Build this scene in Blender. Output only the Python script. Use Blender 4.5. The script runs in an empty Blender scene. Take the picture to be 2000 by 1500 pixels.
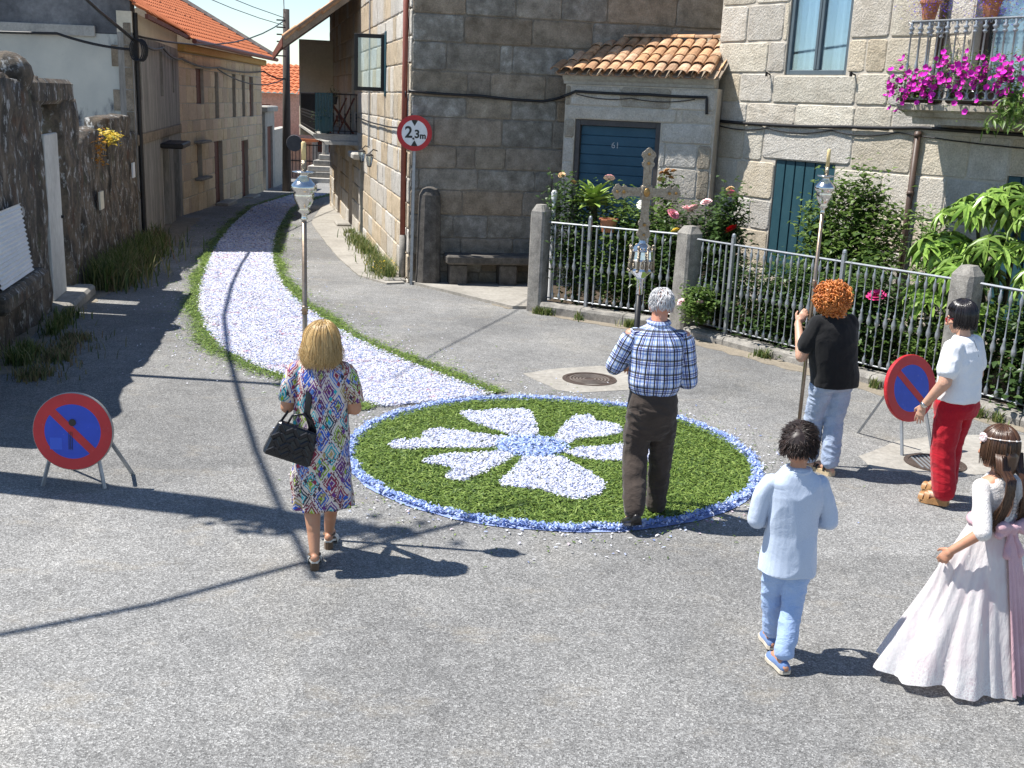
import bpy, math, random
import numpy as np
from mathutils import Vector, Matrix, noise
random.seed(7); RNG = np.random.default_rng(7)
SC = bpy.context.scene; COL = SC.collection
PI = math.pi
# ------------------------------------------------------------------ camera, sky, sun, exposure
cd = bpy.data.cameras.new('camera'); cam = bpy.data.objects.new('camera', cd); COL.objects.link(cam)
cd.sensor_width = 36; cd.lens = 38.16; cd.clip_end = 6000; cd.clip_start = .05
cam.matrix_world = Matrix.Translation((0, 0, 3.0)) @ Matrix.Rotation(math.radians(75.5), 4, 'X') @ Matrix.Rotation(math.radians(2.4), 4, 'Z')
SC.camera = cam
SUN_EL = math.radians(60.5); SH = Vector((.9968, -.08, 0)).normalized()      # ground direction in which shadows fall
SUNV = Vector((SH.x*math.cos(SUN_EL), SH.y*math.cos(SUN_EL), -math.sin(SUN_EL)))
wd = bpy.data.worlds.new('World'); SC.world = wd; wd.use_nodes = True
nt = wd.node_tree; bg = nt.nodes['Background']; bg.inputs[1].default_value = .095
sk = nt.nodes.new('ShaderNodeTexSky'); sk.sky_type = 'NISHITA'; sk.sun_disc = False
sk.sun_elevation = SUN_EL; sk.sun_rotation = math.atan2(-SH.x, -SH.y); sk.air_density = 1.0; sk.dust_density = .0; sk.ozone_density = 2.2
nt.links.new(sk.outputs[0], bg.inputs[0])
sl = bpy.data.lights.new('sun', 'SUN'); sl.energy = 5.0; sl.angle = math.radians(.53); sl.color = (1, .96, .9)
so = bpy.data.objects.new('sun', sl); COL.objects.link(so); so.rotation_euler = SUNV.to_track_quat('-Z', 'Y').to_euler(); so.location = (-20, 0, 40)
vs = SC.view_settings; vs.view_transform = 'Standard'; vs.look = 'None'; vs.gamma = 1; vs.exposure = .78; vs.use_curve_mapping = False
SC.cycles.max_bounces = 6; SC.cycles.transparent_max_bounces = 12; SC.cycles.use_denoising = True
# ------------------------------------------------------------------ mesh helpers
ORG = {}
def V(*a): return np.array(a, float)
def unit(v):
    v = np.asarray(v, float); return v/(np.linalg.norm(v)+1e-12)
def g(Y):
    Y = min(Y, 62)
    return 0. if Y < 10 else (-.03*(Y-10)**2/8 if Y < 14 else -.03*(Y-12))
def raw_mesh(name, verts, faces):
    me = bpy.data.meshes.new(name); verts = np.asarray(verts, np.float32).reshape(-1, 3)
    if isinstance(faces, np.ndarray):
        k = faces.shape[1]; n = len(faces)
        me.vertices.add(len(verts)); me.vertices.foreach_set('co', verts.ravel())
        me.loops.add(n*k); me.loops.foreach_set('vertex_index', faces.astype(np.int32).ravel())
        me.polygons.add(n); me.polygons.foreach_set('loop_start', np.arange(0, n*k, k, dtype=np.int32))
        me.polygons.foreach_set('loop_total', np.full(n, k, np.int32)); me.update(calc_edges=True)
    else:
        me.from_pydata(verts.tolist(), [], faces)
    return me
def link(name, verts, faces, mat, parent=None, smooth=False, keep=False, kind=None):
    """one mesh object; verts in the parent's frame when keep, else in world coordinates"""
    verts = np.asarray(verts, float).reshape(-1, 3)
    if keep: org = np.zeros(3); loc = org
    else:
        lo, hi = verts.min(0), verts.max(0); org = V((lo[0]+hi[0])/2, (lo[1]+hi[1])/2, lo[2])
        loc = org - (ORG[parent.name] if parent else 0)
    me = raw_mesh(name, verts-org, faces)
    o = bpy.data.objects.new(name, me); COL.objects.link(o); o.location = loc; ORG[o.name] = org
    if mat: me.materials.append(mat)
    if smooth: me.polygons.foreach_set('use_smooth', np.ones(len(me.polygons), bool))
    if parent: o.parent = parent
    if kind: o['kind'] = kind
    return o
def inst(name, me, parent, loc, rot=(0, 0, 0), scale=1., M=None):
    o = bpy.data.objects.new(name, me); COL.objects.link(o)
    o.location = V(*loc)-(ORG[parent.name] if parent else 0)
    if M is not None: o.rotation_euler = M.to_euler()
    else: o.rotation_euler = rot
    o.scale = (scale,)*3 if not hasattr(scale, '__len__') else scale
    if parent: o.parent = parent
    ORG[o.name] = V(*loc); return o
def thing(name, label, cat, loc, group=None, rz=0.):
    o = bpy.data.objects.new(name, None); COL.objects.link(o); o.location = loc; o.rotation_euler = (0, 0, rz); o.empty_display_size = .1
    ORG[o.name] = V(*loc); return tag(o, label, cat, group)
def tag(o, label, cat, group=None):
    o['label'] = label; o['category'] = cat
    if group: o['group'] = group
    return o
class MB:
    def __init__(s): s.v = []; s.f = []
    def add(s, v, f):
        b = len(s.v); s.v += [tuple(map(float, p)) for p in v]; s.f += [tuple(int(i)+b for i in q) for q in f]; return s
    def hexa(s, p):   # 8 points: bottom 0..3, top 4..7
        return s.add(p, [(3, 2, 1, 0), (4, 5, 6, 7), (0, 1, 5, 4), (1, 2, 6, 5), (2, 3, 7, 6), (3, 0, 4, 7)])
    def box(s, c, sz, R=None):
        x, y, z = np.array(sz)/2; P = [V(-x, -y, -z), V(x, -y, -z), V(x, y, -z), V(-x, y, -z), V(-x, -y, z), V(x, -y, z), V(x, y, z), V(-x, y, z)]
        if R is not None: P = [np.array(R) @ p for p in P]
        return s.hexa([p+np.array(c, float) for p in P])
    def cbox(s, c, sz, ch=.01, R=None):   # box with chamfered edges
        hx, hy, hz = np.array(sz)/2; ch = min(ch, hx*.45, hy*.45, hz*.45); rings = []
        for z, i in ((-hz, ch), (-hz+ch, 0), (hz-ch, 0), (hz, ch)):
            x, y = hx-i, hy-i; k = ch*.7
            rings.append([(x-k, -y, z), (x, -y+k, z), (x, y-k, z), (x-k, y, z), (-x+k, y, z), (-x, y-k, z), (-x, -y+k, z), (-x+k, -y, z)])
        return s.rings([[(np.array(R) @ V(*p) if R is not None else V(*p))+np.array(c, float) for p in r] for r in rings])
    def rings(s, rings, caps=True, closed=True):
        n = len(rings[0]); v = [p for r in rings for p in r]; f = []
        for i in range(len(rings)-1):
            for j in range(n if closed else n-1):
                k = (j+1) % n; f.append((i*n+j, i*n+k, (i+1)*n+k, (i+1)*n+j))
        if caps: f.append(tuple(range(n-1, -1, -1))); f.append(tuple((len(rings)-1)*n+j for j in range(n)))
        return s.add(v, f)
    def tube(s, pts, rad, n=8, caps=True, flat=1., ref=None):
        pts = [np.asarray(p, float) for p in pts]; m = len(pts)
        if not hasattr(rad, '__len__'): rad = [rad]*m
        R = []; up = None
        for i, p in enumerate(pts):
            t = unit(pts[min(i+1, m-1)]-pts[max(i-1, 0)])
            if up is None: up = np.array(ref, float) if ref is not None else (V(0, 0, 1) if abs(t[2]) < .9 else V(1, 0, 0))
            a = unit(np.cross(up, t)); b = np.cross(t, a); up = b
            R.append([p+rad[i]*(math.cos(2*PI*k/n)*a+math.sin(2*PI*k/n)*b*flat) for k in range(n)])
        return s.rings(R, caps)
    def lathe(s, prof, c=(0, 0, 0), n=12, axis=None, caps=True):
        c = np.array(c, float); ax = unit(axis) if axis is not None else V(0, 0, 1)
        a = unit(np.cross(ax, V(0, 1, 0) if abs(ax[1]) < .9 else V(1, 0, 0))); b = np.cross(ax, a)
        return s.rings([[c+ax*z+r*(math.cos(2*PI*k/n)*a+math.sin(2*PI*k/n)*b) for k in range(n)] for r, z in prof], caps)
    def ell(s, c, r, R=None, n=14, m=9):
        c = np.array(c, float); rings = []
        for i in range(m+1):
            th = PI*(i+.02*(i == 0)-.02*(i == m))/m
            rings.append([V(r[0]*math.sin(th)*math.cos(2*PI*k/n), r[1]*math.sin(th)*math.sin(2*PI*k/n), -r[2]*math.cos(th)) for k in range(n)])
        if R is not None: rings = [[np.array(R) @ p for p in q] for q in rings]
        return s.rings([[p+c for p in q] for q in rings])
    def caps(s, p0, p1, r0, r1, n=12):   # capsule with two radii
        p0 = np.array(p0, float); p1 = np.array(p1, float); t = unit(p1-p0); up = V(0, 0, 1) if abs(t[2]) < .9 else V(1, 0, 0)
        a = unit(np.cross(up, t)); b = np.cross(t, a); R = []
        for c, r, sg in ((p0, r0, -1), (p1, r1, 1)):
            for q in ((80, 55, 28, 0) if sg < 0 else (0, 28, 55, 80)):
                q = math.radians(q); R.append([c+sg*t*r*math.sin(q)+r*math.cos(q)*(math.cos(2*PI*k/n)*a+math.sin(2*PI*k/n)*b) for k in range(n)])
        return s.rings(R)
    def chain(s, pts, rad, n=12):
        for i in range(len(pts)-1): s.caps(pts[i], pts[i+1], rad[i], rad[i+1], n)
        return s
    def put(s, name, mat, parent=None, **k): return link(name, s.v, s.f, mat, parent, **k)
class Fr:   # upright wall frame: u to the right seen from outside, d outwards, z up
    def __init__(s, P, w): s.P = V(*P); s.w = unit(V(*w)); s.o = V(s.w[1], -s.w[0]); s.R = np.array([[s.w[0], -s.o[0], 0], [s.w[1], -s.o[1], 0], [0, 0, 1]])
    def p(s, u, d, z): q = s.P+s.w*u+s.o*d; return V(q[0], q[1], z)
    def box(s, mb, u0, u1, d0, d1, z0, z1):
        return mb.hexa([s.p(u0, d1, z0), s.p(u1, d1, z0), s.p(u1, d0, z0), s.p(u0, d0, z0), s.p(u0, d1, z1), s.p(u1, d1, z1), s.p(u1, d0, z1), s.p(u0, d0, z1)])
    def cbox(s, mb, u0, u1, d0, d1, z0, z1, ch=.01): return mb.cbox(s.p((u0+u1)/2, (d0+d1)/2, (z0+z1)/2), (u1-u0, abs(d1-d0), z1-z0), ch, s.R)
    def slab(s, mb, us, zs, d0, d1, holes):   # wall slab with rectangular openings
        us = sorted(set(us+[h[i] for h in holes for i in (0, 1) if us[0] < h[i] < us[-1]])); zs = sorted(set(zs+[h[i] for h in holes for i in (2, 3) if zs[0] < h[i] < zs[-1]]))
        def solid(i, j):
            if not (0 <= i < len(us)-1 and 0 <= j < len(zs)-1): return False
            u = (us[i]+us[i+1])/2; z = (zs[j]+zs[j+1])/2
            return not any(h[0] < u < h[1] and h[2] < z < h[3] for h in holes)
        for i in range(len(us)-1):
            for j in range(len(zs)-1):
                if not solid(i, j): continue
                a, b, c, e = us[i], us[i+1], zs[j], zs[j+1]
                mb.add([s.p(a, d1, c), s.p(b, d1, c), s.p(b, d1, e), s.p(a, d1, e)], [(0, 1, 2, 3)])
                mb.add([s.p(a, d0, c), s.p(a, d0, e), s.p(b, d0, e), s.p(b, d0, c)], [(0, 1, 2, 3)])
                for di, dj, q in ((-1, 0, ((a, c), (a, e))), (1, 0, ((b, e), (b, c))), (0, -1, ((b, c), (a, c))), (0, 1, ((a, e), (b, e)))):
                    if not solid(i+di, j+dj):
                        (ua, za), (ub, zb) = q; mb.add([s.p(ua, d1, za), s.p(ub, d1, zb), s.p(ub, d0, zb), s.p(ua, d0, za)], [(0, 1, 2, 3)])
        return mb
def minus(r, h):
    a, b, c, d = r; A, B, C_, D = h
    if A >= b or B <= a or C_ >= d or D <= c: return [r]
    out = []
    if a < A: out.append((a, A, c, d))
    if b > B: out.append((B, b, c, d))
    a2, b2 = max(a, A), min(b, B)
    if c < C_: out.append((a2, b2, c, C_))
    if d > D: out.append((a2, b2, D, d))
    return out
def stone_mesh(fr, a, b, c, d, proud, jit, back=-.05, rnd=.03):
    """one ashlar block with worn, uneven arrises"""
    w, h = b-a, d-c; r = min(rnd, w*.2, h*.2); P = []
    for (x0, z0, x1, z1) in ((a+r, c, b-r, c), (b, c+r, b, d-r), (b-r, d, a+r, d), (a, d-r, a, c+r)):
        for t in (0, .35, .68, 1): P.append((x0+(x1-x0)*t+random.uniform(-jit, jit), z0+(z1-z0)*t+random.uniform(-jit, jit)))
    cu, cz = (a+b)/2, (c+d)/2; ch = min(.014, w*.1, h*.1); pr = [proud+random.uniform(-.004, .004) for _ in P]
    R0 = [fr.p(x, back, z) for x, z in P]; R1 = [fr.p(x, q-ch*.8, z) for (x, z), q in zip(P, pr)]
    R2 = [fr.p(x-ch*np.sign(x-cu)*min(1, abs(x-cu)/w*4), q, z-ch*np.sign(z-cz)*min(1, abs(z-cz)/h*4)) for (x, z), q in zip(P, pr)]
    n = len(P); v = R0+R1+R2+[fr.p(cu+random.uniform(-.1, .1)*w, proud+random.uniform(0, .008), cz)]; f = []
    for k in range(2):
        for j in range(n): f.append((k*n+j, k*n+(j+1) % n, (k+1)*n+(j+1) % n, (k+1)*n+j))
    for j in range(n): f.append((2*n+j, 2*n+(j+1) % n, 3*n))
    return v, f
def masonry(wall, fr, u0, u1, zs, holes, mats, wr=(.5, 1.2), gap=.02, proud=.018, jit=.006, fixed=()):
    for f_ in fixed:
        v, f = stone_mesh(fr, f_[0]+gap/2, f_[1]-gap/2, f_[2]+gap/2, f_[3]-gap/2, proud+.004, jit*.5); link('stone', v, f, random.choice(mats), wall)
    for i in range(len(zs)-1):
        u = u0-random.uniform(0, wr[0]*.6); z0, z1 = zs[i], zs[i+1]
        while u < u1:
            w = random.uniform(*wr); w = w*(.35 if random.random() < .12 else 1)
            if u+w > u1-wr[0]*.35: w = u1-u
            rs = [(max(u, u0), min(u+w, u1), z0, z1)]
            for h in list(holes)+list(fixed): rs = [q for r in rs for q in minus(r, h)]
            for a, b, c, d in rs:
                if b-a > .09 and d-c > .07:
                    v, f = stone_mesh(fr, a+gap/2, b-gap/2, c+gap/2+random.uniform(0, .006), d-gap/2, proud+random.uniform(-.006, .006), jit)
                    link('stone', v, f, random.choice(mats), wall)
            u += w
# ------------------------------------------------------------------ materials
def nodes(name):
    m = bpy.data.materials.new(name); m.use_nodes = True; t = m.node_tree; b = t.nodes['Principled BSDF']; return m, t, b
class NT:
    def __init__(s, t): s.t = t
    def n(s, ty, **k):
        o = s.t.nodes.new('ShaderNode'+ty)
        for a, b in k.items():
            if a.startswith('i_'):
                key = a[2:]; key = int(key) if key.isdigit() else key.replace('_', ' ')
                if isinstance(b, bpy.types.NodeSocket): s.t.links.new(b, o.inputs[key])
                else: o.inputs[key].default_value = b
            else: setattr(o, a, b)
        return o
    def noise(s, vec, scale, detail=6, rough=.6, dist=0.): return s.n('TexNoise', i_Vector=vec, i_Scale=scale, i_Detail=detail, i_Roughness=rough, i_Distortion=dist).outputs[0]
    def ramp(s, fac, stops, interp='LINEAR'):
        o = s.n('ValToRGB', i_0=fac); e = o.color_ramp.elements; o.color_ramp.interpolation = interp
        while len(e) < len(stops): e.new(.5)
        for q, (p, c) in zip(e, stops): q.position = p; q.color = (*c[:3], 1) if len(c) < 4 else c
        return o.outputs[0]
    def mix(s, fac, a, b, mode='MIX'):
        o = s.n('Mix', data_type='RGBA', blend_type=mode); o.clamp_factor = True
        for k, x in ((0, fac), (6, a), (7, b)):
            if isinstance(x, bpy.types.NodeSocket): s.t.links.new(x, o.inputs[k])
            else: o.inputs[k].default_value = x if not isinstance(x, tuple) else (*x[:3], 1)
        return o.outputs[2]
    def math(s, op, a, b=0., c=0.):
        o = s.n('Math', operation=op)
        for k, x in ((0, a), (1, b), (2, c)):
            if isinstance(x, bpy.types.NodeSocket): s.t.links.new(x, o.inputs[k])
            else: o.inputs[k].default_value = x
        return o.outputs[0]
    def vmul(s, vec, m):
        return s.n('VectorMath', operation='MULTIPLY', i_0=vec, i_1=m).outputs[0]
    def rng(s, x, a, b): return s.n('MapRange', i_0=x, i_3=a, i_4=b).outputs[0]
    def bump(s, h, strength, dist=.02, prev=None):
        o = s.n('Bump', i_Height=h, i_Strength=strength, i_Distance=dist)
        if prev: s.t.links.new(prev, o.inputs['Normal'])
        return o.outputs[0]
def grey(v): return (v, v, v)
def proc(name, cols, scale=6., rough=.85, bump=.3, bscale=55., bdist=.012, objvar=.0, tint=None, fine=.25, metal=0., stretch=(1, 1, 1), coord='pos', detail=7, spec=.35, isl=0.):
    """colour ramp over noise, a finer mottling, a random value for each object or island, relief"""
    m, t, b = nodes(name); N = NT(t)
    P = N.n('NewGeometry').outputs['Position'] if coord == 'pos' else N.n('TexCoord').outputs['Object']
    if stretch != (1, 1, 1): P = N.vmul(P, stretch)
    k = len(cols); n1 = N.noise(P, scale, detail); c = N.ramp(n1, [(.28+.44*i/max(1, k-1), cols[i]) for i in range(k)])
    if fine: c = N.mix(1., c, N.ramp(N.noise(P, scale*9, 4, .7), [(.3, grey(1-fine)), (.7, grey(1+fine*.6))]), 'MULTIPLY')
    if objvar:
        r = N.n('ObjectInfo').outputs['Random']; c = N.mix(1., c, N.ramp(r, [(0, grey(1-objvar)), (.5, grey(1)), (1, grey(1+objvar))]), 'MULTIPLY')
        if tint: c = N.mix(N.math('MULTIPLY', N.math('FRACT', N.math('MULTIPLY', r, 17.3)), .8), c, N.mix(1., c, tint, 'MULTIPLY'))
    if isl: c = N.mix(1., c, N.ramp(N.n('NewGeometry').outputs['Random Per Island'], [(0, grey(1-isl)), (1, grey(1+isl))]), 'MULTIPLY')
    t.links.new(c, b.inputs['Base Color']); b.inputs['Roughness'].default_value = rough; b.inputs['Metallic'].default_value = metal
    b.inputs['Specular IOR Level'].default_value = spec
    if bump: t.links.new(N.bump(N.noise(P, bscale, 5, .65), bump, bdist), b.inputs['Normal'])
    return m
def leafy(name, cols, rough=.5, trans=.25, var=1.):
    m, t, b = nodes(name); N = NT(t); r = N.n('NewGeometry').outputs['Random Per Island']; k = len(cols)
    c = N.ramp(r, [(i/max(1, k-1), cols[i]) for i in range(k)]); t.links.new(c, b.inputs['Base Color']); b.inputs['Roughness'].default_value = rough
    if trans:
        tr = N.n('BsdfTranslucent', i_Color=c); mx = N.n('MixShader', i_0=trans, i_1=b.outputs[0], i_2=tr.outputs[0]); t.links.new(mx.outputs[0], t.nodes['Material Output'].inputs[0])
    return m
MT = {}
MT['paint_black'] = proc('black_plastic', [(.012, .012, .014), (.02, .02, .022)], 9, .45, .05, fine=.1)
MT['iron'] = proc('dark_iron', [(.02, .02, .022), (.045, .04, .038)], 20, .5, .2, 120, metal=.3)
MT['galv'] = proc('galvanised_steel', [(.3, .32, .34), (.44, .46, .48)], 14, .38, .04, 80, metal=.55, fine=.12)
MT['granite_grey'] = proc('granite_grey', [(.16, .15, .135), (.27, .255, .23), (.36, .34, .3)], 7, .92, .55, 60, fine=.35)
MT['concrete'] = proc('concrete', [(.3, .29, .265), (.4, .385, .35), (.46, .44, .4)], 2.2, .92, .3, 70, fine=.22)
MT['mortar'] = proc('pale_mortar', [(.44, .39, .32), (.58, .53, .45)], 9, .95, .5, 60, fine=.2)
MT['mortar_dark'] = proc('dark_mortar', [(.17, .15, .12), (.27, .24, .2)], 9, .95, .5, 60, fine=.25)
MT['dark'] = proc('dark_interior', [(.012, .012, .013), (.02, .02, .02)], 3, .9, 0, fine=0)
MT['soil'] = proc('soil', [(.05, .035, .022), (.1, .075, .05)], 5, .97, .8, 30, fine=.4)
# ------------------------------------------------------------------ ground
def asphalt():
    m, t, b = nodes('asphalt'); N = NT(t); P = N.n('NewGeometry').outputs['Position']
    big = N.ramp(N.noise(P, .55, 5), [(.3, (.165, .164, .16)), (.5, (.212, .21, .203)), (.7, (.262, .258, .247))])
    mid = N.ramp(N.noise(P, 6, 6, .7), [(.32, grey(.84)), (.68, grey(1.1))]); c = N.mix(1., big, mid, 'MULTIPLY')
    vo = N.n('TexVoronoi', i_Vector=P, i_Scale=115.); agg = N.ramp(N.n('SeparateColor', i_0=vo.outputs['Color']).outputs[0], [(0, grey(.42)), (.35, grey(.8)), (.75, grey(1.14)), (1, grey(1.8))])
    vo2 = N.n('TexVoronoi', i_Vector=P, i_Scale=210.); agg2 = N.ramp(N.n('SeparateColor', i_0=vo2.outputs['Color']).outputs[1], [(0, grey(.65)), (1, grey(1.32))])
    c = N.mix(.85, c, agg, 'MULTIPLY'); c = N.mix(.7, c, agg2, 'MULTIPLY')
    dirt = N.ramp(N.noise(N.vmul(P, (1, 1.6, 1)), 1.7, 8, .7), [(.56, grey(0)), (.74, grey(1))]); c = N.mix(N.math('MULTIPLY', dirt, .35), c, (.33, .28, .2))
    pt = N.n('TexVoronoi', i_Vector=N.n('VectorMath', operation='ADD', i_0=P, i_1=N.vmul(N.n('TexNoise', i_Vector=P, i_Scale=.8, i_Detail=4.).outputs[1], (1.6, 1.6, 0))).outputs[0], i_Scale=.3); c = N.mix(1., c, N.ramp(N.n('SeparateColor', i_0=pt.outputs['Color']).outputs[0], [(0, grey(.86)), (.5, grey(1.)), (1, grey(1.1))]), 'MULTIPLY')
    oil = N.ramp(N.noise(P, 2.3, 5, .6), [(.66, grey(0)), (.74, grey(.5))]); c = N.mix(oil, c, N.mix(1., c, grey(.6), 'MULTIPLY'))
    wear = N.ramp(N.noise(N.vmul(P, (1, .45, 1)), .9, 6, .65), [(.52, grey(0)), (.68, grey(.55))]); c = N.mix(wear, c, N.mix(1., c, (1.22, 1.18, 1.1), 'MULTIPLY'))
    crk = N.n('TexVoronoi', feature='DISTANCE_TO_EDGE', i_Vector=N.n('VectorMath', operation='ADD', i_0=P, i_1=N.n('TexNoise', i_Vector=P, i_Scale=1.3, i_Detail=5.).outputs[1]).outputs[0], i_Scale=.33)
    c = N.mix(N.ramp(crk.outputs[0], [(0, grey(.16)), (.003, grey(.1)), (.006, grey(0))]), c, (.06, .055, .05))
    t.links.new(c, b.inputs['Base Color']); b.inputs['Roughness'].default_value = .86; b.inputs['Specular IOR Level'].default_value = .3
    n = N.bump(vo.outputs[0], .55, .008); n = N.bump(N.noise(P, 30, 4), .25, .02, n); t.links.new(n, b.inputs['Normal']); return m
MT['asphalt'] = asphalt()
ys = sorted(set([-80, -30, -8] + [i*.5 for i in range(4, 40)] + [20+i for i in range(0, 44)] + [70, 90, 140, 300, 800, 2600]))
xs = [-2500, -600, -150, -50] + [-20+i for i in range(0, 41)] + [50, 150, 600, 2500]
gv = [(x, y, g(y)) for y in ys for x in xs]; nx = len(xs)
o = link('ground', gv, [(j*nx+i, j*nx+i+1, (j+1)*nx+i+1, (j+1)*nx+i) for j in range(len(ys)-1) for i in range(nx-1)], MT['asphalt'], kind='structure', smooth=True)
def sheet(name, poly, lift, mat, ragged=0., step=.35, kind='structure', thick=None):
    """flat sheet following the ground, ragged outline, filled as a fan of strips"""
    P = []
    for i in range(len(poly)):
        a, b = V(*poly[i]), V(*poly[(i+1) % len(poly)]); k = max(1, int(np.linalg.norm(b-a)/step))
        for j in range(k):
            q = a+(b-a)*j/k; q = q+RNG.uniform(-ragged, ragged, 2) if ragged else q; P.append(q)
    n = len(P); top = [(q[0], q[1], g(q[1])+lift) for q in P]; bot = [(q[0], q[1], g(q[1])-.05) for q in P]
    return link(name, bot+top, [tuple(range(n, 2*n))]+[(j, (j+1) % n, n+(j+1) % n, n+j) for j in range(n)], mat, kind=kind)
MT['sand'] = proc('sandy_dust', [(.2, .17, .13), (.3, .26, .2)], 4, .95, .6, 50, fine=.3)
MT['slabs'] = proc('pavement_concrete', [(.25, .235, .205), (.32, .3, .265), (.38, .36, .32)], 1.6, .92, .35, 60, fine=.25)
sheet('concrete_patch', [(.12, 12.16), (.54, 12.51), (1.04, 12.75), (1.5, 12.6), (1.35, 11.6), (.72, 11.35), (.5, 11.45), (.29, 11.81)], .004, MT['slabs'], .012, .12)
sheet('concrete_patch', [(3.2, 9.5), (3.77, 10.05), (4.3, 10.3), (5.12, 10.42), (5.6, 10.0), (4.9, 9.3), (4.0, 9.06), (3.2, 9.1)], .004, MT['slabs'], .012, .15)
sheet('pavement', [(-7.2, 40.5), (-6.0, 31.5), (-5.06, 27.7), (-4.44, 25.3), (-3.78, 22.8), (-2.94, 20.05), (-2.3, 19.1), (-2.0, 19.3), (-2.2, 20), (-6.9, 40)], .03, MT['slabs'], .01, .4)
sheet('pavement', [(-1.85, 19.25), (-.05, 16.9), (.3, 16.95), (.45, 20.2), (-1.85, 19.55)], .05, MT['slabs'], .01, .3)
sheet('dirt_edge', [(.2, 16.7), (.7, 16.15), (1.9, 15.2), (3.0, 13.6), (4.1, 11.9), (5.4, 10.2), (5.6, 10.5), (2.6, 15.3), (.5, 17.0)], .005, MT['sand'], .05, .12)
sheet('dirt_edge', [(-1.6, 19.3), (-.9, 18.2), (-.1, 16.85), (.05, 16.95), (-.8, 18.5), (-1.5, 19.5)], .006, MT['sand'], .04, .12)
sheet('dirt_edge', [(-5.7, 11.0), (-5.3, 11.3), (-5.75, 13), (-6.2, 15.5), (-6.6, 18.5), (-7.6, 24), (-9.2, 31.5), (-10.2, 31.5), (-6.6, 16), (-5.9, 11)], .005, MT['sand'], .07, .2)
# far wooded hills, distance haze mixed into their blue-green colour
hv = []; hf = []; nh = 60
for i in range(nh):
    x = -1500+i*50; h = 24+14*noise.noise(Vector((x*.004, 3, 0)))+5*noise.noise(Vector((x*.02, 7, 0)))
    for j, (yy, k) in enumerate(((1450, 0), (1500, .55), (1600, 1), (1900, .6), (2100, 0))): hv.append((x, yy, -3+(h+3)*k))
for i in range(nh-1):
    for j in range(4): a = i*5+j; hf.append((a, a+5, a+6, a+1))
o = link('hills', hv, hf, proc('hazy_wooded_hill', [(.07, .11, .1), (.12, .17, .17)], .02, .9, 0), kind='structure', smooth=True)
# ------------------------------------------------------------------ carpet of petals and cut greenery
def cards(P, L, W, tilt=.5, bend=.3, zl=.004, dirs=None):
    """small bent petals or blades lying at random, two quads each"""
    n = len(P); a = RNG.uniform(0, 2*PI, n) if dirs is None else dirs
    t = RNG.uniform(-tilt, tilt, n); L = L*RNG.uniform(.6, 1.25, n); W = W*RNG.uniform(.6, 1.2, n); roll = RNG.uniform(-tilt, tilt, n)
    d = np.stack([np.cos(a)*np.cos(t), np.sin(a)*np.cos(t), np.sin(t)], 1); s = np.stack([-np.sin(a)*np.cos(roll), np.cos(a)*np.cos(roll), np.sin(roll)], 1)
    up = np.zeros((n, 3)); up[:, 2] = 1; q = []
    for k, w in ((-.5, .45), (0, 1.), (.5, .35)):
        c = P+d*(L*k)[:, None]+up*((bend*L*(.25-k*k)))[:, None]
        q += [c-s*(W*w/2)[:, None], c+s*(W*w/2)[:, None]]
    v = np.stack(q, 1); low = v[:, :, 2].min(1)-P[:, 2]-zl; v[:, :, 2] -= np.minimum(low, 0)[:, None]
    v = v.reshape(-1, 3); b = (np.arange(n)*6)[:, None]
    f = np.concatenate([b+np.array([0, 1, 3, 2]), b+np.array([2, 3, 5, 4])], 0); return v, f
def inpoly(P, poly):
    x, y = P[:, 0], P[:, 1]; r = np.zeros(len(P), bool); n = len(poly)
    for i in range(n):
        (x1, y1), (x2, y2) = poly[i], poly[(i+1) % n]
        r ^= ((y1 > y) != (y2 > y)) & (x < (x2-x1)*(y-y1)/(y2-y1+1e-12)+x1)
    return r
def withz(P, z): return np.concatenate([P, (np.array([g(y) for y in P[:, 1]])+z)[:, None]], 1)
def petal_mat(name, stops, streak=None):
    m, t, b = nodes(name); N = NT(t); G = N.n('NewGeometry'); c = N.ramp(G.outputs['Random Per Island'], stops, 'CONSTANT')
    if streak:
        k = N.ramp(N.noise(N.vmul(G.outputs['Position'], (1.1, 2.6, 1)), 1.6, 4), [(.56, grey(0)), (.66, grey(1))])
        k = N.math('MULTIPLY', k, N.math('GREATER_THAN', N.math('FRACT', N.math('MULTIPLY', G.outputs['Random Per Island'], 31.7)), .75)); c = N.mix(k, c, streak)
    t.links.new(c, b.inputs['Base Color']); b.inputs['Roughness'].default_value = .7
    tr = N.n('BsdfTranslucent', i_Color=c); mx = N.n('MixShader', i_0=.25, i_1=b.outputs[0], i_2=tr.outputs[0]); t.links.new(mx.outputs[0], t.nodes['Material Output'].inputs[0]); return m
WHITE = [(0, (.68, .69, .74)), (.38, (.54, .6, .78)), (.52, (.34, .42, .72)), (.6, (.74, .73, .76)), (.84, (.52, .52, .7)), (.9, (.68, .56, .62)), (.96, (.18, .25, .52))]
MT['petal_lilac'] = petal_mat('lilac_white_petals', WHITE, (.5, .2, .28))
MT['petal_white'] = petal_mat('white_petals', [(0, (.7, .71, .78)), (.4, (.6, .64, .79)), (.65, (.44, .49, .74)), (.82, (.76, .76, .8))])
MT['petal_blue'] = petal_mat('blue_petals', [(0, (.26, .38, .72)), (.3, (.4, .51, .8)), (.6, (.54, .62, .83)), (.88, (.68, .73, .84)), (.96, (.14, .2, .42))])
MT['green_cut'] = leafy('cut_greenery', [(.045, .09, .014), (.105, .18, .026), (.18, .27, .045), (.27, .36, .08)], .55, .3)
MT['green_mat'] = proc('cut_greenery_bed', [(.03, .055, .012), (.07, .115, .022), (.1, .155, .035)], 25, .9, .8, 60)
MT['petal_bed'] = proc('petal_bed', [(.32, .34, .45), (.48, .5, .6)], 25, .9, .6, 60)
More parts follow.
